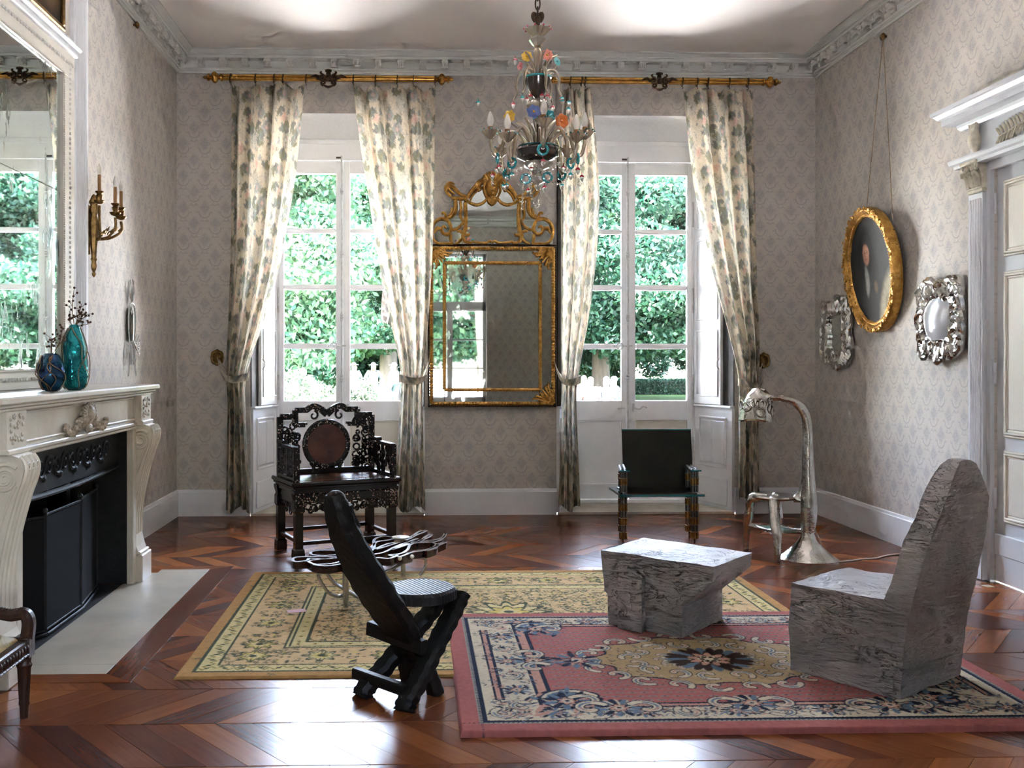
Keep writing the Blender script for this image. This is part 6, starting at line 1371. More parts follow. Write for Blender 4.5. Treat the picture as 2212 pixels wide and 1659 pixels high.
# back
yb = Dc - 0.015
def bp(u, z): return (u, yb, z)
b = MB(); b.tube([bp(0.38 + 0.182 * math.cos(t), 0.825 + 0.182 * math.sin(t)) for t in [k * PI / 24 for k in range(48)]], 0.024, 8, closed=True, flat=((0, 1, 0), 0.8)); part(b, 'roundel_ring', 'inlay', smooth=True)
b = MB(); b.lathe([(0.0, -0.008), (0.165, -0.008), (0.168, 0.0), (0.165, 0.01), (0, 0.01)], 40, (0.38, yb, 0.825), 'y'); part(b, 'roundel_panel', 'redmarble')
for s in (-1, 1):
    X_ = lambda u: 0.38 + s * u
    for pts, hw in (([(0.39, 0.59), (0.39, 1.055), (0.265, 1.055)], 0.024), ([(0.265, 1.0), (0.265, 1.105), (0.16, 1.105)], 0.022), ([(0.265, 1.02), (0.265, 0.985), (0.185, 0.985), (0.185, 1.005)], 0.018)):
        for p, r in zip(pts[:-1], pts[1:]): b = MB(); beam(b, [bp(X_(p[0]), p[1]), bp(X_(r[0]), r[1])], hw, 0.017, (0, 0, 1) if p[1] == r[1] else (1, 0, 0)); part(b, 'back_rail', 'inlay')
    b = MB(); P = spl([bp(X_(0.17), 1.105), bp(X_(0.12), 1.135), bp(X_(0.06), 1.115), bp(X_(0.0), 1.07)], 6); beam(b, P, [0.022, 0.024, 0.026, 0.03], 0.018, (0, 0, 1)); part(b, 'crest_rail', 'inlay')
    b = MB(); b.tube([bp(X_(0.11) + p.x * s, 1.06 + p.z) for p in spiral(0, 0, 0.04, 0.012, 100, 430, 20)], [0.010, 0.007], 6); part(b, 'crest_scroll', smooth=True)
    L = loops(rg, 0.235, 0.365, 0.62, 1.03, 46, lambda u, z: bp(X_(u), z), 0.012, 0.028); L = [l for l in L if all(math.hypot(p[0] - 0.38, p[2] - 0.825) > 0.185 for p in l[0][:3])]
    fret(L, 'back_fretwork', 0.008, 'inlay')
    b = MB(); b.tube(spl([bp(X_(0.12), 0.60), bp(X_(0.11), 0.64), bp(X_(0.13), 0.68)], 4), [0.022, 0.016, 0.02], 8); part(b, 'roundel_support', smooth=True)
    # arm
    xa = 0.38 + s * 0.395
    b = MB(); beam(b, [(xa, yb, 0.865), (xa, 0.30, 0.865), (xa, 0.29, 0.84), (xa, 0.0, 0.835)], 0.024, 0.014, (1, 0, 0)); part(b, 'arm_rail')
    b = MB(); beam(b, [(xa, 0.0, 0.585), (xa, 0.0, 0.84)], 0.024, 0.018, (1, 0, 0)); part(b, 'arm_post', 'inlay')
    b = MB(); beam(b, [(xa, yb, 0.60), (xa, 0.0, 0.60)], 0.018, 0.014, (1, 0, 0)); beam(b, [(xa, 0.22, 0.60), (xa, 0.22, 0.84)], 0.01, 0.014, (1, 0, 0)); part(b, 'arm_base_rail')
    fret(loops(rg, 0.03, yb - 0.03, 0.63, 0.81, 44, lambda u, z: (xa, u, z), 0.014, 0.03), 'arm_fretwork', 0.0085)
b = MB(); beam(b, [bp(-0.01, 0.61), bp(Wc + 0.01, 0.61)], 0.022, 0.016, (0, 0, 1)); part(b, 'lower_back_rail')

# ------------------------------------------------------------------ glass and bronze armchair
M['blackplate'] = pm('black_steel_plate', (0.018, 0.016, 0.014), (0.03, 0.026, 0.022), 6, 0.34, metal=0.4)
m = Mat('blue_green_glass_edge', 0.05, spec=0.7); m.base(m.mix(m.noise(m.coord(), 6, 2), (0.0, 0.10, 0.13), (0.01, 0.22, 0.26))); m.set(Coat_Weight=1.0); M['tealglass'] = m.m
M['darksteel'] = pm('dark_steel_rod', (0.22, 0.21, 0.20), (0.12, 0.11, 0.10), 20, 0.3, metal=1.0)
M['brasstube'] = pm('aged_brass_tube', (0.36, 0.22, 0.08), (0.22, 0.12, 0.04), 30, 0.32, metal=1.0)
gc = thing('glass_armchair', 'armchair of blue glass and black plate on bundled brass tube legs', 'armchair', (2.02, 8.12, 0)); gx0, gx1, gy0_, gy1_ = 1.70, 2.34, 7.95, 8.34
b = MB(); b.box(gx0 - 0.03, gx1 + 0.03, gy0_ - 0.03, gy1_ + 0.04, 0.385, 0.405, 0.004); b.build('glass_seat', M['tealglass'], gc)
b = MB(); b.box(gx0 + 0.03, gx1 - 0.03, gy0_ - 0.02, gy1_ + 0.02, 0.406, 0.412, 0.002); b.build('seat_plate', M['blackplate'], gc)
b = MB(); b.prism([(8.32, 0.41), (8.345, 0.40), (8.42, 0.90), (8.408, 0.905)], 1.785, 2.39, 'x'); b.build('back_plate', M['blackplate'], gc)
b = MB(); b.box(1.783, 2.392, 8.402, 8.425, 0.898, 0.908, 0.003); b.build('back_edge', M['tealglass'], gc)
def bundle(x, y, z0, z1, nm, thick_first):
    e = thing(nm, None, None); e.parent = gc; e.matrix_parent_inverse = wmat(gc).inverted(); h = 0.058; z = z1; k = thick_first
    while z > z0 + 0.02:
        zz = max(z - h, z0); b = MB()
        for dx in (-1, 0, 1):
            for dy in (-1, 0, 1):
                if dx == 0 and dy == 0: continue
                r = 0.0102 if k % 2 else 0.008; b.tube([(x + dx * 0.0205, y + dy * 0.0205, zz + 0.002), (x + dx * 0.0205, y + dy * 0.0205, z - 0.002)], r, 8)
        if k % 2: b.box(x - 0.032, x + 0.032, y - 0.032, y + 0.032, z - 0.004, z, 0.001)
        b.build('tube_segment', M['brasstube'] if k % 2 else M['darksteel'], e, kind='stuff'); z = zz; k += 1
    if z0 < 0.2: b = MB(); b.tube([(x, y, 0.0), (x, y, z0 + 0.02)], 0.006, 6); b.build('foot_pin', M['dkbronze'], e)
for (x, y) in ((gx0, gy0_), (gx1 - 0.05, gy0_), (gx0 + 0.06, gy1_ - 0.06), (gx1, gy1_ - 0.06)): bundle(x, y, 0.035, 0.385, 'leg', 0); bundle(x, y, 0.405, 0.595, 'arm_post', 0)
for (xa, xb) in ((gx0, gx0 + 0.06), (gx1 - 0.05, gx1)):
    b = MB(); b.prism([(xa - 0.045, gy0_ - 0.05), (xa + 0.045, gy0_ - 0.05), (xb + 0.045, gy1_ + 0.0), (xb - 0.045, gy1_ + 0.0)], 0.595, 0.605, 'z'); a_ = b.build('arm_plate', M['tealglass'], gc)
    b = MB()
    for k in range(12): t = k / 11; b.lathe([(0.009, 0.605), (0.009, 0.612), (0.004, 0.614)], 6, (xa + (xb - xa) * t + (0.018 if k % 2 else -0.018), gy0_ + (gy1_ - gy0_ - 0.04) * t, 0)); 
    b.build('arm_bolts', M['steel'], a_, kind='stuff')

# ------------------------------------------------------------------ silver lamp grown out of a stool
M['silver'] = pm('cast_silvered_bronze', (0.66, 0.64, 0.60), (0.42, 0.39, 0.34), 9, 0.2, metal=1.0, bump=0.014, bscale=8, rvar=0.12)
M['greenglass'] = pm('green_glass_shelf', (0.10, 0.26, 0.19), (0.07, 0.2, 0.15), 5, 0.12, coat=0.5)
ls = thing('lamp_stool', 'cast silver stool with a lamp arching up from its side', 'lamp', (2.85, 7.3, 0))
sx, sy_, sz = 2.765, 7.43, 0.455; colx, coly = 2.965, 7.27
b = MB(); b.lathe([(0.0, -0.012), (0.14, -0.018), (0.168, -0.014), (0.172, 0.0), (0.166, 0.012), (0.13, 0.007), (0, 0.004)], 28, (sx, sy_, sz), sq=lambda a, h: 1 + 0.03 * math.cos(3 * a)); b.build('seat', M['silver'], ls, smooth=True)
LEG = [((2.60, 7.60), (2.625, 7.53)), ((2.665, 7.10), (2.70, 7.285)), ((2.85, 7.58), (2.83, 7.56))]
for (fx, fy), (tx, ty) in LEG:
    b = MB(); b.tube(spl([(sx + (tx - sx) * 0.3, sy_ + (ty - sy_) * 0.3, sz - 0.014), (tx, ty, sz - 0.03), (tx + (fx - tx) * 0.5, ty + (fy - ty) * 0.35, 0.32), (fx + (tx - fx) * 0.2, fy + (ty - fy) * 0.2, 0.21), (fx, fy, 0.10), (fx, fy, 0.0)], 6), [0.03, 0.042, 0.034, 0.04, 0.031, 0.025, 0.019], 10); b.build('leg', M['silver'], ls, smooth=True)
b = MB(); tri = [(2.62, 7.555), (2.69, 7.25), (colx - 0.01, coly), (2.84, 7.54)]; b.prism(tri, 0.205, 0.213, 'z'); b.build('shelf', M['greenglass'], ls)
b = MB()
for p, q_ in zip(tri, tri[1:] + tri[:1]): b.tube(spl([(*p, 0.21), ((p[0] + q_[0]) / 2 + (2.77 - (p[0] + q_[0]) / 2) * 0.12, (p[1] + q_[1]) / 2 + (7.41 - (p[1] + q_[1]) / 2) * 0.12, 0.205), (*q_, 0.21)], 6), [0.022, 0.011, 0.022], 8)
b.build('shelf_rim', M['silver'], ls, smooth=True)
b = MB(); b.lathe([(0.20, 0.0), (0.20, 0.012), (0.16, 0.045), (0.10, 0.105), (0.06, 0.16), (0.046, 0.22), (0.05, 0.30), (0.05, 0.40)], 22, (colx - 0.02, coly - 0.03, 0), sq=lambda a, h: 1 + (0.12 * math.cos(2 * a + 0.6) + 0.05 * math.cos(3 * a)) * max(0.0, 1 - h / 0.2)); b.build('base', M['silver'], ls, smooth=True)
b = MB(); b.tube(spl([(colx - 0.02, coly - 0.03, 0.18), (colx - 0.005, coly - 0.02, 0.35), (colx, coly, 0.50), (colx - 0.005, coly, 0.75), (colx - 0.01, coly, 1.0), (colx - 0.04, coly, 1.12), (colx - 0.12, coly, 1.195), (colx - 0.22, coly, 1.22)], 8), [0.048, 0.06, 0.062, 0.048, 0.038, 0.034, 0.034, 0.028, 0.024], 12); b.build('column', M['silver'], ls, smooth=True)
b = MB(); b.tube(spl([(colx - 0.05, coly + 0.04, 0.455), (colx - 0.04, coly + 0.02, 0.52), (colx - 0.03, coly, 0.65)], 5), [0.05, 0.03, 0.012], 8); b.tube(spl([(colx, coly + 0.02, 0.455), (sx + 0.12, sy_ - 0.08, 0.45)], 4), [0.03, 0.03], 8); b.build('seat_joint', M['silver'], ls, smooth=True)
hx, hz = 2.565, 1.05; b = MB(); rows = []
for (r, h) in ((0.122, 0.0), (0.128, 0.012), (0.120, 0.07), (0.105, 0.14), (0.082, 0.20), (0.045, 0.235), (0.01, 0.245)):
    rows.append([(hx + 0.02 * h / 0.24 + r * math.cos(t) * (1 + 0.04 * math.cos(5 * t + 8 * h)), coly + r * math.sin(t) * (1 + 0.04 * math.sin(4 * t)), hz + h + 0.008 * math.cos(3 * t)) for t in [k * 2 * PI / 14 for k in range(15)]])
b.grid(rows); b.build('shade', M['silver'], ls, smooth=True, ang=30)
b = MB(); rg = random.Random(6)
for k in range(11):
    t = rg.uniform(PI, 2 * PI); h = rg.uniform(0.03, 0.17); r = float(np.interp(h, [0, 0.07, 0.14, 0.2], [0.128, 0.122, 0.108, 0.085])); c0 = Vector((hx + r * math.cos(t), coly + r * math.sin(t), hz + h)); tv = Vector((-math.sin(t), math.cos(t), 0)); b.tube([c0 + tv * 0.034 * math.cos(a) + Vector((0, 0, 0.034 * math.sin(a))) for a in [q * PI / 5 for q in range(10)]], 0.0055, 6, closed=True)
b.build('shade_veins', M['silver'], ls, smooth=True, kind='stuff')
b = MB(); b.tube(spl([(hx + 0.06, coly, 1.235), (hx + 0.11, coly, 1.225), (colx - 0.2, coly, 1.225)], 4), [0.03, 0.022, 0.026], 8); b.build('shade_neck', M['silver'], ls, smooth=True)
b = MB(); P = [atZ(px, py, 0.006) for px, py in ((1780, 1205), (1800, 1214), (1830, 1212), (1860, 1208), (1890, 1206), (1910, 1201), (1940, 1197), (1975, 1200), (2010, 1206))]; b.tube(spl([(colx + 0.02, coly, 0.28), (colx + 0.08, coly - 0.02, 0.14), (colx + 0.12, coly - 0.05, 0.02)] + [tuple(p) for p in P[1:]], 6), 0.0055, 6)
b.build('power_cord', pm('white_flex', (0.55, 0.52, 0.47), (0.5, 0.47, 0.43), 9, 0.5), smooth=True, label='pale electric cord trailing over the floor from the silver lamp', cat='cord')

# ------------------------------------------------------------------ low flower table of bent wooden ribbons
M['ribbon'] = pm('dark_glossy_bentwood', (0.06, 0.018, 0.010), (0.03, 0.010, 0.007), 20, 0.22, stretch=(1, 1, 6), coat=0.4)
M['ribtop'] = pm('ribbon_edge_sky_sheen', (0.24, 0.19, 0.17), (0.16, 0.12, 0.10), 20, 0.25, coat=0.3)  # sky reflection along the ribbon tops, put into a paler colour
ft = thing('flower_table', 'low table of dark bentwood petal loops on steel legs', 'table', (-0.27, 6.16, 0))
def fz(x, y, z=0.27): return atZ(600 + x / 3.317, 1050 + y / 3.317, z)
PET = [([(235, 500), (290, 487), (400, 487), (455, 500), (440, 515), (330, 524), (250, 518)], True), ([(520, 515), (440, 530), (300, 532), (180, 532), (120, 540), (108, 555), (130, 568), (230, 560), (330, 548), (520, 530)], True),
       ([(225, 545), (225, 570), (280, 588), (400, 580), (470, 560), (560, 545), (640, 540), (520, 530), (400, 545), (300, 548)], True), ([(250, 590), (340, 600), (430, 590), (520, 565), (620, 552)], False), ([(640, 500), (690, 470), (690, 410), (740, 385), (800, 385), (835, 395), (790, 412), (720, 420), (690, 440)], True),
       ([(560, 540), (660, 520), (760, 500), (840, 460), (930, 425), (1000, 400)], False), ([(700, 480), (780, 440), (880, 420), (960, 385), (1010, 350), (1065, 340), (1050, 352), (990, 375), (920, 410)], True), ([(820, 480), (920, 440), (1000, 430), (1060, 385), (1100, 365), (1070, 395)], True),
       ([(960, 430), (1040, 415), (1120, 410), (1180, 390), (1200, 358), (1196, 385), (1130, 422)], True), ([(800, 520), (880, 510), (930, 480), (950, 445), (1010, 425), (1090, 425), (1135, 440), (1110, 465), (1030, 490), (960, 500), (880, 530)], True), ([(1060, 490), (1130, 470), (1150, 440), (1205, 425), (1160, 445)], True), ([(460, 580), (500, 565), (560, 570), (590, 590), (540, 598), (480, 595)], True), ([(640, 545), (720, 540), (800, 545), (860, 520)], False)]
for pts, cl in PET:
    P = spl([fz(*p) for p in pts], 5, cl); b = MB(); beam(b, P, 0.022, 0.008, (0, 0, 1), cl, 0.2); o = b.build('ribbon_petal', M['ribbon'], ft, smooth=True)
    b = MB(); beam(b, [p + Vector((0, 0, 0.0225)) for p in P], 0.0015, 0.0095, (0, 0, 1), cl, 0.2); b.build('petal_sheen', M['ribtop'], o, smooth=True)
for (px, py) in ((747, 1312), (803, 1325), (871, 1245)):
    p = atZ(px, py, 0.0135); b = MB(); b.lathe([(0.016, 0.0135), (0.022, 0.26)], 14, (p.x, p.y, 0)); b.build('leg', M['steel'], ft, smooth=True)
for pts in ([(300, 605, 0.29), (295, 660, 0.2), (360, 760, 0.09), (430, 790, 0.07), (470, 780, 0.08)], [(340, 605, 0.29), (400, 690, 0.2), (500, 750, 0.13), (600, 810, 0.07), (640, 820, 0.06)], [(760, 620, 0.25), (860, 570, 0.27), (960, 530, 0.28)], [(1055, 505, 0.29), (1060, 560, 0.2), (1040, 610, 0.1), (1015, 640, 0.04)]):
    b = MB(); A0 = atZ(747, 1312, 0.0); b.tube(spl([atPlane(600 + x / 3.317, 1050 + y / 3.317, (A0.x + (0.25 if x > 700 else 0.0), A0.y + (0.35 if x > 700 else 0), 0), (0.35, -0.93, 0)) for x, y, z in pts], 6), 0.011, 8); b.build('steel_rod', M['steel'], ft, smooth=True)
for (x, y) in ((875, 518), (962, 505), (425, 468)): b = MB(); p = fz(x, y, 0.285); b.ball(tuple(p), 0.014); b.build('ball_knob', M['bulb'], ft, smooth=True)
b = MB(); p = fz(880, 390, 0.29); b.lathe([(0.02, 0), (0.05, 0.012), (0.06, 0.022), (0.055, 0.022), (0.015, 0.006), (0, 0.006)], 16, (p.x, p.y, 0.293)); b.build('saucer', pm('cream_porcelain', (0.6, 0.58, 0.46), (0.57, 0.55, 0.44), 6, 0.25), smooth=True, label='small cream saucer resting on the flower table', cat='saucer')

# ------------------------------------------------------------------ upholstered low armchair at the left edge
M['walnut'] = pm('carved_walnut', (0.055, 0.022, 0.012), (0.03, 0.013, 0.009), 16, 0.3, stretch=(4, 4, 1), bump=0.002)
m = Mat('gold_green_silk', 0.5, spec=0.3); v = m.coord(); d = m.noise(m.coord(scale=(60, 60, 8)), 1.0, 3); m.base(m.mix((d * 0.7 + m.noise(v, 8, 4) * 0.3).step(0.35, 0.7), (0.26, 0.18, 0.062), (0.36, 0.28, 0.12))); m.bump(d, 0.002); M['silk'] = m.m
fa = thing('upholstered_armchair', 'low carved walnut armchair with gold silk seat at the left edge', 'armchair', (-1.93, 3.85, 0))
ax0, ax1, ay0, ay1 = -2.22, -1.65, 3.56, 4.14
for (x, y) in ((ax1, ay1), (ax1, ay0), (ax0 + 0.03, ay1), (ax0 + 0.03, ay0)):
    b = MB(); b.lathe([(0.016, 0.0), (0.018, 0.05), (0.023, 0.06), (0.021, 0.07), (0.028, 0.21), (0.034, 0.225), (0.028, 0.235), (0.03, 0.255)], 14, (x, y, 0), sq=lambda a, h: 1 + 0.05 * math.cos(8 * a)); b.box(x - 0.034, x + 0.034, y - 0.034, y + 0.034, 0.255, 0.345, 0.005); b.build('leg', M['walnut'], fa, smooth=True)
b = MB(); b.box(ax1 - 0.02, ax1 + 0.028, ay0, ay1, 0.265, 0.335, 0.006); b.box(ax0, ax1, ay0 - 0.028, ay0 + 0.02, 0.265, 0.335, 0.006); b.box(ax0, ax1, ay1 - 0.02, ay1 + 0.028, 0.265, 0.335, 0.006); b.box(ax0, ax0 + 0.05, ay0, ay1, 0.265, 0.335); b.build('seat_rail', M['walnut'], fa)
b = MB()
for k in range(18):
    y = ay0 + 0.05 + k * 0.029; b.ball((ax1 + 0.03, y, 0.30), (0.007, 0.010, 0.018), 6, 4); b.tube([(ax1 + 0.03, y - 0.012, 0.275), (ax1 + 0.03, y + 0.012, 0.275)], 0.005, 5)
b.build('rail_carving', M['walnut'], fa, smooth=True, kind='stuff')
b = MB(); rows = []
for i in range(13):
    u = i / 12; rows.append([(ax0 + 0.05 + (ax1 - 0.01 - ax0 - 0.05) * v / 12, ay0 + 0.02 + (ay1 - ay0 - 0.04) * u, 0.335 + 0.075 * (1 - abs(2 * u - 1) ** 5) * (1 - abs(2 * v / 12 - 1) ** 5)) for v in range(13)])
b.grid(rows); b.build('seat_cushion', M['silk'], fa, smooth=True, ang=180)
for y in (ay0 - 0.005, ay1 + 0.005):
    b = MB(); P = spl([(ax1 + 0.012, y, 0.335), (ax1 + 0.018, y, 0.40), (ax1 - 0.0, y, 0.435), (ax1 - 0.06, y, 0.43), (ax1 - 0.14, y, 0.455), (ax1 - 0.26, y, 0.54), (ax1 - 0.40, y, 0.66), (ax0 + 0.04, y, 0.78)], 6); beam(b, P, 0.03, [0.026, 0.024, 0.022, 0.018, 0.018, 0.02], (0, 1, 0), ch=0.6); b.build('arm', M['walnut'], fa, smooth=True)
    b = MB()
    for k in range(26): p = P[8 + k] if 8 + k < len(P) else P[-1]; b.ball((p.x, y, p.z + 0.022), (0.006, 0.012, 0.007), 6, 4)
    b.build('arm_beading', M['walnut'], fa, smooth=True, kind='stuff')
b = MB(); b.prism([(ax0, 0.335), (ax0 + 0.05, 0.335), (ax0 + 0.02, 0.90), (ax0 - 0.04, 0.90)], ay0, ay1, 'y'); b.build('back_frame', M['walnut'], fa)
b = MB(); b.prism([(ax0 + 0.05, 0.40), (ax0 + 0.09, 0.45), (ax0 + 0.06, 0.82), (ax0 + 0.02, 0.86)], ay0 + 0.05, ay1 - 0.05, 'y'); b.build('back_cushion', M['silk'], fa)
# ------------------------------------------------------------------ Venetian glass chandelier
def milkglass(name, col, k=0.45):
    m = Mat(name, 0.12, spec=0.7); v = m.coord(); m.base(m.mix(m.noise(v, 40, 3), col, tuple(min(1, q * 1.5 + 0.05) for q in col))); m.set(Transmission_Weight=k, Coat_Weight=0.6); return m.m
M['smoke'] = milkglass('smoky_engraved_glass', (0.055, 0.04, 0.032), 0.2); M['vglass'] = milkglass('pale_amber_glass', (0.50, 0.42, 0.31), 0.6); M['clearbead'] = milkglass('clear_bead_glass', (0.62, 0.58, 0.50), 0.5)
for n_, c_ in (('red', (0.38, 0.015, 0.03)), ('teal', (0.01, 0.27, 0.30)), ('yellow', (0.62, 0.38, 0.02)), ('coral', (0.62, 0.17, 0.10)), ('orange', (0.68, 0.15, 0.01)), ('blue', (0.06, 0.11, 0.34)), ('darkteal', (0.0, 0.10, 0.11))): M['g_' + n_] = milkglass(n_ + '_glass', c_, 0.15)
CHX, CHY = 0.675, 5.40
def cz_(py): return EYE + (PCY - py) * 5.417 / FPX
def cp(px, py, dy=0.0): p = atY(px, py, CHY + dy); return Vector((p.x, CHY + dy, p.z))
cl = thing('chandelier', 'Venetian glass chandelier with coloured glass flowers hanging from the ceiling', 'chandelier', (CHX, CHY, cz_(30)))
def clp(b, nm, mat, **k): return b.build(nm, M[mat], cl, smooth=True, **k)
zt = cz_(40)
nl = int((ZC - zt) / 0.052) + 1
for k in range(nl):
    z = zt + 0.03 + k * 0.052; b = MB(); pts = []
    for q in range(12): a = q * PI / 6; o_ = 0.013 * math.cos(a); h = 0.036 * math.sin(a); pts.append((CHX + (o_ if k % 2 else 0), CHY + (0 if k % 2 else o_), min(z + h, ZC - 0.001)))
    b.tube(pts, 0.0042, 6, closed=True); clp(b, 'chain_link', 'dkbronze')
b = MB(); b.lathe([(0.0, cz_(62)), (0.010, cz_(60)), (0.014, cz_(50)), (0.018, cz_(42)), (0.012, cz_(36)), (0.004, cz_(34))], 10, (CHX, CHY, 0)); 
for s in (-1, 1): b.tube(spl([(CHX + s * 0.012, CHY, cz_(48)), (CHX + s * 0.025, CHY, cz_(38)), (CHX + s * 0.022, CHY, cz_(29)), (CHX + s * 0.006, CHY, cz_(33))], 4), [0.010, 0.012, 0.009], 6)
clp(b, 'hook_clasp', 'dkbronze')
b = MB(); b.lathe([(0.006, cz_(345)), (0.006, cz_(60))], 8, (CHX, CHY, 0)); clp(b, 'stem_rod', 'dkbronze')
def petcup(c, r0, r1, h, n, tips, nm, mat, tip):
    b = MB(); b.lathe([(r0 * 0.4, 0), (r0, h * 0.2), ((r0 + r1) * 0.5, h * 0.55), (r1, h), (r1 * 0.94, h * 0.97), ((r0 + r1) * 0.45, h * 0.55), (r0 * 0.8, h * 0.28)], n * 4, c, sq=lambda a, q: 1 + (0.16 * math.cos(n * a) if q > h * 0.5 else 0.04 * math.cos(n * a))); o = clp(b, nm, mat)
    if tips:
        b = MB()
        for k in range(n): a = 2 * PI * k / n; b.ball((c[0] + r1 * 1.17 * math.cos(a), c[1] + r1 * 1.17 * math.sin(a), c[2] + h), 0.006, 6, 4)
        b.build('cup_tips', M[tip], o, smooth=True, kind='stuff')
    return o
petcup((CHX, CHY, cz_(86)), 0.022, 0.065, cz_(62) - cz_(86), 10, True, 'crown_cup', 'vglass', 'g_red')
b = MB(); b.lathe([(0.012, cz_(104)), (0.03, cz_(96)), (0.048, cz_(86)), (0.03, cz_(80)), (0.014, cz_(76))], 14, (CHX, CHY, 0), sq=lambda a, h: 1 + 0.06 * math.cos(7 * a)); clp(b, 'crown_knop', 'clearbead')
b = MB(); b.lathe([(0.010, cz_(160)), (0.016, cz_(150)), (0.022, cz_(130)), (0.026, cz_(116)), (0.022, cz_(108)), (0.014, cz_(104)), (0.022, cz_(100)), (0.010, cz_(96))], 14, (CHX, CHY, 0)); clp(b, 'stem_glass', 'vglass')
b = MB(); b.lathe([(0.018, cz_(212)), (0.03, cz_(207)), (0.05, cz_(196)), (0.068, cz_(178)), (0.072, cz_(168)), (0.06, cz_(168)), (0.03, cz_(192))], 24, (CHX, CHY, 0)); clp(b, 'upper_bowl', 'smoke')
b = MB(); b.tube([(CHX + 0.072 * math.cos(t), CHY + 0.072 * math.sin(t), cz_(168)) for t in [k * PI / 14 for k in range(28)]], 0.006, 8, closed=True); clp(b, 'upper_bowl_rim', 'g_teal')
b = MB(); b.lathe([(0.012, cz_(262)), (0.02, cz_(252)), (0.05, cz_(240)), (0.058, cz_(228)), (0.045, cz_(218)), (0.018, cz_(212))], 20, (CHX, CHY, 0), sq=lambda a, h: 1 + 0.07 * math.cos(8 * a)); clp(b, 'baluster', 'vglass')
b = MB(); b.lathe([(0.02, cz_(352)), (0.07, cz_(348)), (0.115, cz_(340)), (0.125, cz_(326)), (0.11, cz_(318)), (0.10, cz_(320)), (0.06, cz_(338))], 28, (CHX, CHY, 0), sq=lambda a, h: 1 + 0.02 * math.cos(16 * a)); clp(b, 'lower_bowl', 'smoke')
b = MB(); b.tube([(CHX + 0.112 * math.cos(t), CHY + 0.112 * math.sin(t), cz_(318)) for t in [k * PI / 14 for k in range(28)]], 0.0045, 8, closed=True); clp(b, 'lower_bowl_rim', 'g_darkteal')
b = MB(); b.lathe([(0.0, cz_(412)), (0.012, cz_(408)), (0.018, cz_(402)), (0.012, cz_(398)), (0.045, cz_(392)), (0.05, cz_(384)), (0.02, cz_(376)), (0.03, cz_(368)), (0.07, cz_(362)), (0.085, cz_(352)), (0.03, cz_(350))], 20, (CHX, CHY, 0), sq=lambda a, h: 1 + 0.05 * math.cos(10 * a)); clp(b, 'lower_finial', 'clearbead')
def glassring(c, r, ax, mat, nm='glass_ring'):
    b = MB(); A = Vector(ax); P = [Vector(c) + A * r * math.cos(t) + Vector((0, 0, r * math.sin(t))) for t in [k * PI / 8 for k in range(16)]]; b.tube(P, [0.0065 if k % 2 else 0.0085 for k in range(16)], 6, closed=True); clp(b, nm, mat)
def acorn(p, col, s=1.0):
    e = thing('acorn_drop', None, None); e.parent = cl; e.matrix_parent_inverse = wmat(cl).inverted(); x, y, z = p
    b = MB(); b.lathe([(0.0, -0.026 * s), (0.007 * s, -0.018 * s), (0.011 * s, -0.006 * s), (0.010 * s, 0)], 10, (x, y, z)); b.build('drop', M['clearbead'], e, smooth=True)
    b = MB(); b.lathe([(0.012 * s, -0.003), (0.013 * s, 0.002), (0.008 * s, 0.009 * s), (0.002, 0.012 * s), (0.002, 0.024 * s), (0, 0.025 * s)], 10, (x, y, z)); b.build('cap', M[col], e, smooth=True)
for k in range(8):
    a = R(-90 + 45 * k); dx, dy = math.cos(a), math.sin(a); f = lambda r, z: (CHX + dx * r, CHY + dy * r, z)
    low = 0.0 if k % 2 == 0 else -0.06
    b = MB(); b.tube(spl([f(0.05, cz_(330)), f(0.09, cz_(300)), f(0.14, cz_(285)), f(0.18, cz_(297)), f(0.20, cz_(320)), f(0.215, cz_(336) + low), f(0.245, cz_(334) + low), f(0.262, cz_(312) + low), f(0.264, cz_(302) + low)], 6), [0.011, 0.0115, 0.011, 0.010], 10); clp(b, 'arm', 'vglass')
    c = f(0.264, cz_(302) + low); petcup(c, 0.018, 0.046, 0.05, 8, True, 'candle_cup', 'vglass', 'g_darkteal')
    b = MB(); b.lathe([(0.0145, 0.012), (0.0145, 0.072), (0.009, 0.074)], 12, c); clp(b, 'candle_tube', 'candle')
    b = MB(); b.lathe([(0.010, 0.072), (0.019, 0.092), (0.0205, 0.108), (0.014, 0.135), (0.006, 0.154), (0, 0.158)], 12, c); clp(b, 'candle_bulb', 'bulb')
    glassring(f(0.225, cz_(342) + low), 0.026, (-dy, dx, 0), 'g_teal'); acorn(f(0.225, cz_(366) + low), 'g_red' if k % 2 == 0 else 'g_teal', 1.15)
for k in range(6):
    a = R(-75 + 60 * k); dx, dy = math.cos(a), math.sin(a); f = lambda r, z: (CHX + dx * r, CHY + dy * r, z)
    b = MB(); b.tube(spl([f(0.03, cz_(170)), f(0.06, cz_(155)), f(0.10, cz_(158)), f(0.12, cz_(180)), f(0.115, cz_(196)), f(0.135, cz_(212))], 6), [0.009, 0.010, 0.005], 8); clp(b, 'upper_arm', 'vglass')
    acorn(f(0.137, cz_(222)), 'g_teal' if k % 2 else 'g_red', 1.0); acorn(f(0.062, cz_(213)), 'g_red', 1.1)
    b = MB(); b.tube(spl([f(0.02, cz_(168)), f(0.045, cz_(145)), f(0.075, cz_(128)), f(0.11, cz_(122))], 5), [0.008, 0.007, 0.004], 8); clp(b, 'upper_leaf', 'vglass')
    b = MB(); b.tube(spl([f(0.03, cz_(318)), f(0.05, cz_(290)), f(0.09, cz_(268)), f(0.12, cz_(262))], 5), [0.012, 0.014, 0.006], 8, flat=((-dy, dx, 0), 0.5)); clp(b, 'glass_leaf', 'vglass')
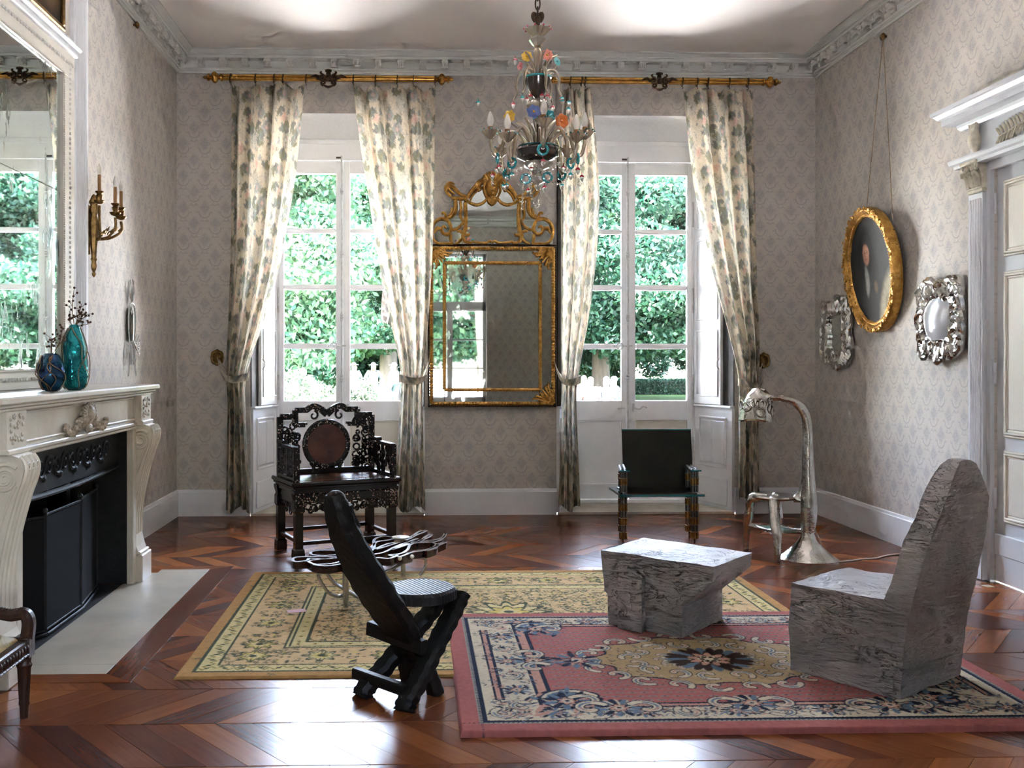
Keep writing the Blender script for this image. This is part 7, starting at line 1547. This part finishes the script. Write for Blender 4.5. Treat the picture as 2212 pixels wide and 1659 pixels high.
def flower(px, py, dy, r, n, col, heart, face=(0, -1, 0.1), depth=0.35):
    c = cp(px, py, dy); F = Vector(face).normalized(); U = F.orthogonal().normalized(); V = F.cross(U); e = thing('glass_flower', None, None); e.parent = cl; e.matrix_parent_inverse = wmat(cl).inverted()
    for k in range(n):
        a = 2 * PI * k / n; d = U * math.cos(a) + V * math.sin(a); s = F.cross(d); rows = []
        for i in range(5):
            t = i / 4; w = r * 0.42 * math.sin(PI * (0.12 + 0.80 * t)) * (1.3 if n < 7 else 1.0); p = c + d * (r * (0.12 + 0.92 * t)) + F * (r * depth * t * (1.2 - t)); rows.append([p - s * w, p + F * r * 0.06, p + s * w])
        b = MB(); b.grid(rows); b.build('petal', M[col], e, smooth=True, ang=180)
    b = MB(); b.ball(tuple(c + F * r * 0.12), r * 0.2, 8, 6); b.build('heart', M[heart], e, smooth=True)
    b = MB(); b.tube(spl([c, c - F * 0.02 + Vector((0, 0, -0.03)), Vector((CHX + (c.x - CHX) * 0.4, CHY + (c.y - CHY) * 0.4, c.z - 0.10))], 5), 0.004, 6); b.build('stalk', M['vglass'], e, smooth=True)
flower(1138, 122, -0.04, 0.030, 6, 'g_yellow', 'g_yellow'); flower(1182, 119, -0.04, 0.032, 8, 'g_coral', 'g_yellow'); flower(1203, 133, 0.0, 0.026, 8, 'g_teal', 'g_teal', (0.6, -0.8, 0.2)); flower(1124, 143, 0.0, 0.024, 5, 'g_red', 'g_red', (-0.7, -0.5, 0.1))
flower(1101, 252, -0.03, 0.036, 7, 'g_yellow', 'g_yellow', (-0.5, -0.8, 0)); flower(1213, 262, -0.03, 0.042, 6, 'g_orange', 'g_orange', (0.4, -0.9, -0.1)); flower(1153, 241, -0.09, 0.038, 6, 'g_blue', 'g_yellow', (0, -1, 0.05), 0.12)
flower(1130, 330, 0.06, 0.03, 6, 'g_coral', 'g_yellow', (-0.5, 0.8, 0)); flower(1185, 250, 0.08, 0.034, 6, 'g_teal', 'g_teal', (0.3, 0.9, 0))
for (px, py, col) in ((1033, 222, 'g_teal'), (1214, 213, 'g_teal'), (1229, 222, 'g_teal'), (1228, 236, 'g_teal'), (1113, 130, 'g_red'), (1079, 361, 'g_red'), (1094, 382, 'g_teal'), (1087, 402, 'g_teal'), (1064, 379, 'g_red'), (1148, 364, 'g_red'), (1217, 362, 'g_red'), (1141, 411, 'g_red'), (1176, 405, 'g_red'), (1257, 382, 'g_red')): p = cp(px, py, -0.03); acorn((p.x, p.y, p.z), col, 1.05)
def beads(pts, nm='bead_chain'):
    P = spl([cp(px, py, dy) for px, py, dy in pts], 8); b = MB(); L = 0
    for i in range(0, len(P) - 1):
        c = (P[i] + P[i + 1]) / 2; T = (P[i + 1] - P[i]); ln = T.length; T.normalize(); S = Vector((0, 1, 0)).cross(T) if i % 2 else Vector((0, 1, 0)); S = (S - T * S.dot(T)); S = S.normalized() if S.length > 1e-3 else T.orthogonal().normalized()
        b.tube([c + T * ln * 0.62 * math.cos(q * PI / 4) + S * 0.0058 * math.sin(q * PI / 4) for q in range(8)], 0.0019, 5, closed=True)
    clp(b, nm, 'clearbead', kind='stuff')
for ch_ in ([(1130, 385, -0.08), (1129, 420, -0.08), (1128, 453, -0.08)], [(1146, 395, -0.08), (1149, 425, -0.08), (1156, 445, -0.08), (1164, 440, -0.08), (1166, 400, -0.08)], [(1155, 352, -0.1), (1170, 368, -0.1), (1190, 366, -0.08), (1210, 350, -0.06)], [(1183, 388, -0.06), (1205, 398, -0.04), (1225, 385, 0.0), (1236, 365, 0.0)], [(1135, 352, -0.1), (1120, 368, -0.1), (1103, 366, -0.06), (1098, 350, -0.02)], [(1250, 385, 0), (1252, 402, 0), (1258, 390, 0)], [(1064, 384, -0.03), (1064, 400, -0.03)], [(1200, 350, -0.05), (1222, 372, -0.02), (1245, 372, 0.02), (1262, 350, 0.05)]): beads(ch_)
for (px, py) in ((1136, 386), (1183, 383)): p = cp(px, py, -0.05); glassring(tuple(p), 0.024, (1, 0, 0), 'g_teal', 'glass_ring')
# dark shutter leaf edge standing beside the pier mirror
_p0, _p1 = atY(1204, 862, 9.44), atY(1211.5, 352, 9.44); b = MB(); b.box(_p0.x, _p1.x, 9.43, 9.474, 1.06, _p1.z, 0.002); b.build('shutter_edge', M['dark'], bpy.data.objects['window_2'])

# ------------------------------------------------------------------ the garden
GZ = -0.30
m = Mat('lawn_and_gravel', 0.9, spec=0.1); v = m.coord(); X_ = m.xyz(v); g = m.mix(m.noise(v, 2.0, 6), (0.018, 0.042, 0.010), (0.036, 0.062, 0.016)); gv = m.mix(m.noise(v, 40, 3), (0.64, 0.62, 0.59), (0.70, 0.68, 0.65))
m.base(m.mix((X_[1] * 0.1 + m.noise(v, 0.4, 3) * 0.3 - 2.9).step(0.0, 0.15), gv, g)); M['lawn'] = m.m
b = MB(); b.add([(-90, YO, GZ), (90, YO, GZ), (90, 120, GZ), (-90, 120, GZ)], [(0, 1, 2, 3)]); b.build('lawn', M['lawn'], kind='structure')
b = MB(); b.add([(-90, -90, GZ), (90, -90, GZ), (90, YF - 0.4, GZ), (-90, YF - 0.4, GZ)], [(0, 1, 2, 3)]); b.build('forecourt_ground', pm('forecourt_gravel', (0.27, 0.255, 0.255), (0.22, 0.21, 0.215), 9.0, 0.9, spec=0.1), kind='structure')
def leafmat(name, c1, c2, tr=0.35):
    m = Mat(name, 0.55, spec=0.3); r = m.rand(True); c = m.mix(r, c1, c2); m.base(c); t = m.nt.nodes.new('ShaderNodeBsdfTranslucent'); m.nt.links.new(c.k, t.inputs[0]); x = m.nt.nodes.new('ShaderNodeMixShader'); x.inputs[0].default_value = tr
    m.nt.links.new(m.b.outputs[0], x.inputs[1]); m.nt.links.new(t.outputs[0], x.inputs[2]); m.nt.links.new(x.outputs[0], m.nt.nodes['Material Output'].inputs[0]); return m.m
M['leaf_d'] = leafmat('deep_green_leaves', (0.005, 0.027, 0.018), (0.017, 0.048, 0.023)); M['leaf_l'] = leafmat('bright_green_leaves', (0.016, 0.060, 0.032), (0.05, 0.095, 0.040)); M['leaf_p'] = leafmat('pale_rose_leaves', (0.030, 0.052, 0.030), (0.065, 0.085, 0.050)); M['bark'] = pm('grey_bark', (0.09, 0.07, 0.055), (0.05, 0.04, 0.032), 6, 0.9, bump=0.05, stretch=(1, 1, 0.3)); M['petal_w'] = pm('white_rose', (0.25, 0.2, 0.19), (0.22, 0.10, 0.10), 5, 0.6)
def leaves(name, n, size, cl_, seed, mat, shell=0.55):
    """leaf cards gathered in clusters (centre, radii)"""
    r = np.random.default_rng(seed); C_ = np.array([c[0] for c in cl_]); S_ = np.array([c[1] for c in cl_]); w = (S_.prod(1)) ** 0.66; k = r.choice(len(cl_), n, p=w / w.sum())
    d = r.normal(0, 1, (n, 3)); d /= np.linalg.norm(d, axis=1)[:, None]; p = C_[k] + d * S_[k] * (shell + (1 - shell) * r.random((n, 1))) * r.uniform(0.85, 1.12, (n, 1))
    a = r.normal(0, 1, (n, 3)); a /= np.linalg.norm(a, axis=1)[:, None]; q = r.normal(0, 1, (n, 3)); q = np.cross(a, q); q /= np.linalg.norm(q, axis=1)[:, None]; s = size * r.uniform(0.6, 1.3, (n, 1))
    V = np.stack([p - a * s, p + q * s * 0.5, p + a * s, p - q * s * 0.5], 1).reshape(-1, 3); F_ = np.arange(4 * n)
    me = bpy.data.meshes.new(name); me.vertices.add(4 * n); me.vertices.foreach_set('co', V.astype(np.float32).ravel()); me.loops.add(4 * n); me.loops.foreach_set('vertex_index', F_.astype(np.int32)); me.polygons.add(n); me.polygons.foreach_set('loop_start', np.arange(0, 4 * n, 4, dtype=np.int32)); me.update(calc_edges=True); me.materials.append(mat); return me
def crown(seed, R_, H0, H1, n):
    r = random.Random(seed); out = []
    for k in range(n):
        t = r.random(); z = H0 + (H1 - H0) * t; rr = R_ * math.sin(PI * (0.12 + 0.80 * t)) ** 0.7; a = r.uniform(0, 6.28); d = rr * (0.35 + 0.65 * r.random() ** 0.5); s = R_ * r.uniform(0.16, 0.30); out.append(((d * math.cos(a), d * math.sin(a), z), (s * 1.25, s * 1.25, s * 0.75)))
    return out
def trunkmesh(h, r, seed):
    b = MB(); g = random.Random(seed); P = spl([(0, 0, -0.1), (g.uniform(-.2, .2), g.uniform(-.2, .2), h * 0.4), (g.uniform(-.4, .4), g.uniform(-.4, .4), h)], 6); b.tube(P, [r * 1.35, r, r * 0.85, r * 0.5], 12)
    for k in range(5): a = g.uniform(0, 6.28); b.tube(spl([P[8], (P[8].x + 1.5 * math.cos(a), P[8].y + 1.5 * math.sin(a), h * 0.9), (P[8].x + 3.4 * math.cos(a), P[8].y + 3.4 * math.sin(a), h * 1.3)], 4), [r * 0.5, r * 0.3, r * 0.1], 8)
    return b
def tree(label, x, y, me, tr, sc=1.0, rz_=0.0, group='garden trees'):
    t = thing('tree', label, 'tree', (x, y, GZ), rz_, group=group); t.scale = (sc, sc, sc); put('foliage', me, t, world=False, kind='stuff')
    o = bpy.data.objects.new('trunk', tr); C.objects.link(o); o.parent = t; return t
TR = trunkmesh(5.0, 0.42, 3).build('trunk_shape', M['bark'], smooth=True); trm = TR.data; bpy.data.objects.remove(TR); trm.name = 'trunk'
fd = leaves('foliage', 105000, 0.155, crown(1, 6.8, 2.6, 11.0, 64), 1, M['leaf_d']); fl = leaves('foliage', 80000, 0.135, crown(2, 5.5, 2.6, 9.5, 44), 2, M['leaf_l'], 0.4)
tree('broad dark green tree with thick trunk beyond the right window', atY(1301, 780, 46).x, 46, fd, trm, 1.0, 0.4)
tree('dark green tree filling the right side of the garden view', 14.5, 40, fd, trm, 0.85, 2.2); tree('dark tree deep behind the hedge', 21, 60, fd, trm, 1.2, 4.0); tree('bright leafy tree in the middle of the left window', -1.2, 44, fl, trm, 1.0, 1.0); tree('bright leafy tree at the left of the left window', -5.4, 30, fl, trm, 0.85, 3.0)
tree('dark tree behind the standing men', 1.5, 58, fd, trm, 1.0, 5.2); tree('dark tree far left in the garden', -12, 56, fd, trm, 1.1, 2.7); tree('bright tree hidden between the two windows', 4.5, 62, fl, trm, 1.4, 0.2); tree('bright tree far right in the garden', 10, 66, fl, trm, 1.5, 3.9)
tree('bright tree on the forecourt behind the room', 2.6, -16, fl, trm, 0.9, 0.7); tree('dark tree on the forecourt behind the room', -5.5, -17, fd, trm, 1.0, 1.7)
def shrub(label, x, y, h, w, n, mat, seed, size=0.07, flowers=0):
    r = random.Random(seed); cs = [((r.uniform(-w, w) * 0.7, r.uniform(-w, w) * 0.5, h * r.uniform(0.3, 0.85)), (w * 0.35, w * 0.35, h * 0.22)) for _ in range(12)]
    t = thing('shrub', label, 'shrub', (x, y, GZ), group='garden shrubs'); put('foliage', leaves('foliage', n, size, cs, seed, mat, 0.5), t, world=False, kind='stuff')
    b = MB()
    for k in range(6): a = r.uniform(0, 6.28); b.tube([(0.05 * math.cos(a), 0.05 * math.sin(a), -0.02), (w * 0.5 * math.cos(a), w * 0.4 * math.sin(a), h * 0.6)], [0.02, 0.008], 5)
    b.build('stems', M['bark'], t, world=False, kind='stuff')
    if flowers:
        b = MB()
        for k in range(flowers): c = r.choice(cs); b.ball((c[0][0] + r.uniform(-1, 1) * c[1][0], c[0][1] - c[1][1], c[0][2] + r.uniform(-1, 1) * c[1][2]), 0.035, 6, 4)
        b.build('roses', M['petal_w'], t, world=False, kind='stuff')
shrub('pale rose bush in flower low in the left window', -2.75, 17, 1.75, 1.0, 7000, M['leaf_p'], 4, 0.05, 50); shrub('pale rose bush beside the first rose bush', -1.55, 19, 1.45, 0.9, 6000, M['leaf_p'], 5, 0.05, 36)
shrub('rounded green bush behind the roses', -4.6, 34, 3.6, 2.2, 9000, M['leaf_d'], 6, 0.10); shrub('dark green bush behind the standing men', -1.6, 47, 3.4, 3.6, 12000, M['leaf_d'], 7, 0.14); shrub('light green bush left of the tree trunk', 6.2, 50, 3.0, 2.2, 9000, M['leaf_l'], 8, 0.12); shrub('feathery green bush above the hedge', 11.2, 58, 4.2, 3.0, 14000, M['leaf_l'], 9, 0.14); shrub('dark bush at the right end of the hedge', 15.5, 57, 4.6, 2.8, 12000, M['leaf_d'], 10, 0.14)
r = np.random.default_rng(4); n = 26000; hx0, hx1, hy0, hy1 = 9.6, 20.0, 51.5, 52.8; face = r.integers(0, 3, n); P = np.stack([r.uniform(hx0, hx1, n), np.where(face == 0, hy0, np.where(face == 1, hy1, r.uniform(hy0, hy1, n))) + r.normal(0, 0.04, n), np.where(face == 2, 0.78, r.uniform(0, 0.78, n)) + r.normal(0, 0.03, n)], 1)
hm = leaves('foliage', n, 0.055, [((0, 0, 0), (0.001, 0.001, 0.001))], 5, M['leaf_d']); co = np.zeros(n * 12, np.float32); hm.vertices.foreach_get('co', co); co = co.reshape(n, 4, 3) + P[:, None, :]; hm.vertices.foreach_set('co', co.astype(np.float32).ravel()); hm.update()
hg = thing('hedge', 'clipped low green hedge across the right window', 'hedge', (14.8, 52, GZ)); put('foliage', hm, hg, world=False, kind='stuff').location = (-14.8, -52, 0)
b = MB(); b.box(hx0 - 14.8 + 0.1, hx1 - 14.8 - 0.1, -0.4, 0.7, 0, 0.7); b.build('branches', M['bark'], hg, world=False)

# ------------------------------------------------------------------ visitors in the garden
def skin(name, V, E_, rad, mat, parent, root=0, lv=1):
    me = bpy.data.meshes.new(name); me.from_pydata([tuple(v) for v in V], E_, []); me.materials.append(mat); o = put(name, me, parent, world=False)
    o.modifiers.new('skin', 'SKIN')
    for i, s in enumerate(me.skin_vertices[0].data): s.radius = (rad[i], rad[i]) if not isinstance(rad[i], tuple) else rad[i]; s.use_root = (i == root)
    smoothed(o, lv)
    for p in me.polygons: p.use_smooth = True
    o.modifiers['skin'].use_smooth_shade = True; return o
M['skinm'] = pm('skin', (0.16, 0.085, 0.055), (0.14, 0.072, 0.046), 8, 0.5); M['white_c'] = pm('white_cotton', (0.12, 0.12, 0.13), (0.1, 0.1, 0.11), 6, 0.8); M['blue_c'] = pm('pale_blue_denim', (0.035, 0.06, 0.10), (0.028, 0.05, 0.085), 9, 0.8); M['navy_c'] = pm('navy_cotton', (0.008, 0.016, 0.05), (0.006, 0.012, 0.038), 9, 0.8); M['ltblue_c'] = pm('pale_blue_cotton', (0.085, 0.12, 0.135), (0.075, 0.105, 0.12), 6, 0.8); M['hair'] = pm('dark_hair', (0.02, 0.014, 0.01), (0.03, 0.02, 0.014), 30, 0.5); M['greyhair'] = pm('grey_hair', (0.3, 0.28, 0.26), (0.22, 0.2, 0.19), 30, 0.6); M['shoe'] = pm('dark_shoe', (0.03, 0.025, 0.02), (0.04, 0.03, 0.03), 9, 0.5)
def person(label, x, y, rz_, shirt, legs, headw, seated=False, shorts=False, lean=0.0, arms=((0.06, -0.05), (0.06, -0.05)), hat=True):
    """local: faces -y; z up from the ground"""
    t = thing('person', label, 'person', (x, y, GZ), rz_); hip = 0.50 if seated else 0.92; V, E_, Rd = [], [], []
    def add(p, r, par=None): V.append(p); Rd.append(r); (E_.append((par, len(V) - 1)) if par is not None else None); return len(V) - 1
    pel = add((0, 0, hip), (0.15, 0.11)); wa = add((0, -0.02 * lean, hip + 0.17), (0.13, 0.10), pel); chs = add((0, -0.10 * lean, hip + 0.38), (0.155, 0.11), wa); nk = add((0, -0.16 * lean, hip + 0.52), 0.066, chs); h0 = add((0, -0.18 * lean - 0.012, hip + 0.59), (0.088, 0.098), nk); hd = add((0, -0.19 * lean - 0.012, hip + 0.66), (0.108, 0.122), h0); ht = add((0, -0.20 * lean, hip + 0.74), (0.092, 0.108), hd); add((0, -0.20 * lean, hip + 0.79), (0.05, 0.06), ht); add((0, -0.19 * lean - 0.135, hip + 0.635), 0.015, h0)
    arm_pts = []
    for s, (el, hn) in zip((-1, 1), arms):
        sh = add((s * 0.18, -0.10 * lean, hip + 0.46), 0.058, chs); e_ = add((s * (0.23 + el), -0.05 - 0.10 * lean, hip + 0.20), 0.043, sh); w_2 = add((s * (0.21 + hn), -0.16 - 0.12 * lean, hip + 0.02 if not seated else hip + 0.14), 0.03, e_); pm_ = add((s * (0.20 + hn), -0.19 - 0.12 * lean, hip - 0.05 if not seated else hip + 0.12), (0.035, 0.02), w_2); c0 = V[pm_]
        for k in range(4): add((c0[0] + (k - 1.5) * 0.018, c0[1] - 0.03, c0[2] - 0.075 + abs(k - 1.5) * 0.008), 0.009, pm_)
        add((c0[0] - s * 0.04, c0[1] - 0.02, c0[2] - 0.02), 0.010, w_2); arm_pts.append((V[sh], V[e_], V[w_2]))
    lp = []
    for s in (-1, 1):
        h_ = add((s * 0.095, 0, hip - 0.06), 0.095, pel)
        if seated: kn = add((s * 0.12, -0.44, hip - 0.02), 0.06, h_); an = add((s * 0.12, -0.42, 0.09), 0.04, kn)
        else: kn = add((s * 0.11, -0.02, 0.48), 0.062, h_); an = add((s * 0.11, 0.02, 0.09), 0.04, kn)
        to = add((s * 0.125, V[an][1] - 0.15, 0.035), 0.032, an); lp.append((V[h_], V[kn], V[an], V[to]))
    skin('body', V, E_, Rd, M['skinm'], t)
    Vs = [(0, 0, hip - 0.05), V[wa], V[chs], (0, V[nk][1], V[nk][2] - 0.045)]; Es = [(0, 1), (1, 2), (2, 3)]; Rs = [(0.21, 0.165), (0.20, 0.16), (0.24, 0.18), 0.115]
    for a, b_, c_ in arm_pts: i = len(Vs); Vs += [a, b_]; Es += [(2, i), (i, i + 1)]; Rs += [0.098, 0.075]
    skin('shirt', Vs, Es, Rs, shirt, t, 1)
    Vs = [(0, 0, hip + 0.03)]; Es = []; Rs = [(0.20, 0.155)]
    for h_, k_, a_, t_ in lp: i = len(Vs); Vs += [h_, k_ if not shorts else tuple(np.array(h_) * 0.15 + np.array(k_) * 0.85)]; Es += [(0, i), (i, i + 1)]; Rs += [0.14, 0.105]; \
        (Vs.append(a_), Es.append((i + 1, i + 2)), Rs.append(0.075)) if not shorts else None
    skin('trousers' if not shorts else 'shorts', Vs, Es, Rs, legs, t)
    for h_, k_, a_, t_ in lp: b = MB(); b.ball((a_[0], (a_[1] + t_[1]) / 2, 0.045), (0.05, 0.13, 0.045), 10, 6); b.build('shoe', M['shoe'], t, world=False, smooth=True)
    q = V[ht]; b = MB(); b.ball((q[0], q[1] + 0.022, q[2] - 0.0), (0.098, 0.112, 0.095), 12, 8)
    if hat: b.lathe([(0.0, 0.02), (0.10, 0.02), (0.16, 0.0), (0.165, -0.006), (0.10, 0.006)], 16, (q[0], q[1] - 0.02, q[2] + 0.0))
    b.build('hat' if hat else 'hair', headw, t, world=False, smooth=True); return t
def gx(px, y): return atY(px, 780, y).x
person('man outside in pale cap, light blue shirt and denim shorts', gx(806, 36), 36, 0.2, M['ltblue_c'], M['blue_c'], M['white_c'], shorts=True, lean=0.5, arms=((0.10, 0.0), (0.08, 0.02)))
person('man outside in white shirt and pale jeans, in profile at the curtain edge', gx(852, 36), 36.3, -1.0, M['white_c'], M['ltblue_c'], M['white_c'], lean=0.2)
person('person outside in white beside the central window bar', gx(765, 37), 37, 0.5, M['white_c'], M['navy_c'], M['white_c'])
person('person in white shirt and dark hair seated with back to the window', gx(1277, 29), 29, PI, M['white_c'], M['navy_c'], M['hair'], True, lean=0.5, hat=False, arms=((0.03, 0.0), (0.16, 0.12)))
person('grey-haired person in white shirt seated with back to the window', gx(1314, 29), 29.2, PI + 0.1, M['white_c'], M['blue_c'], M['greyhair'], True, lean=0.4, hat=False)
person('person in navy shirt seated at the right of the garden table', gx(1344, 29), 30.0, PI + 0.9, M['navy_c'], M['navy_c'], M['greyhair'], True, lean=0.3, hat=False)
person('person in white seated at the left of the garden table', gx(1250, 29), 29.8, PI - 0.9, M['white_c'], M['navy_c'], M['hair'], True, lean=0.3, hat=False)
person('dark-haired person seated across the garden table facing the house', gx(1269, 31), 31.6, 0.1, M['ltblue_c'], M['navy_c'], M['hair'], True, hat=False)
M['wmetal'] = pm('white_garden_metal', (0.20, 0.195, 0.18), (0.17, 0.165, 0.15), 9, 0.5)
def gchair(label, x, y, rz_):
    t = thing('garden_chair', label, 'chair', (x, y, GZ), rz_, group='garden chairs')
    b = MB(); b.box(-0.22, 0.22, -0.22, 0.22, 0.42, 0.445, 0.01); b.build('seat', M['wmetal'], t, world=False)
    b = MB(); b.tube(spl([(-0.21, 0.22, 0.43), (-0.21, 0.28, 0.78), (0, 0.30, 0.86), (0.21, 0.28, 0.78), (0.21, 0.22, 0.43)], 5), 0.014, 6)
    for k in range(5): b.tube([(-0.14 + k * 0.07, 0.225, 0.44), (-0.14 + k * 0.07, 0.285, 0.80)], 0.008, 5)
    b.build('backrest', M['wmetal'], t, world=False)
    for sx_ in (-1, 1):
        for sy2 in (-1, 1): b = MB(); b.tube([(sx_ * 0.2, sy2 * 0.2, 0.43), (sx_ * 0.23, sy2 * 0.23, 0.0)], 0.012, 6); b.build('leg', M['wmetal'], t, world=False)
    return t
gchair('white garden chair under the dark-haired person in white', gx(1277, 29), 28.97, PI); gchair('white garden chair under the grey-haired person in white', gx(1314, 29), 29.17, PI + 0.1); gchair('white garden chair under the person in navy', gx(1344, 29) + 0.02, 30.0, PI + 0.9); gchair('white garden chair under the person at the left of the table', gx(1250, 29), 29.8, PI - 0.9); gchair('white garden chair across the table', gx(1269, 31), 31.62, 0.1); gchair('empty garden chair between the standing men', gx(833, 37), 37.2, 0.4)
gt = thing('garden_table', 'white garden table among the seated visitors', 'table', (gx(1297, 30), 30.35, GZ)); b = MB(); b.lathe([(0.0, 0.72), (0.45, 0.72), (0.46, 0.735), (0.45, 0.75), (0, 0.75)], 28); b.build('table_top', M['wmetal'], gt, world=False)
b = MB(); b.lathe([(0.25, 0), (0.24, 0.02), (0.04, 0.06), (0.035, 0.7), (0.1, 0.72)], 14); b.build('pedestal', M['wmetal'], gt, world=False, smooth=True)
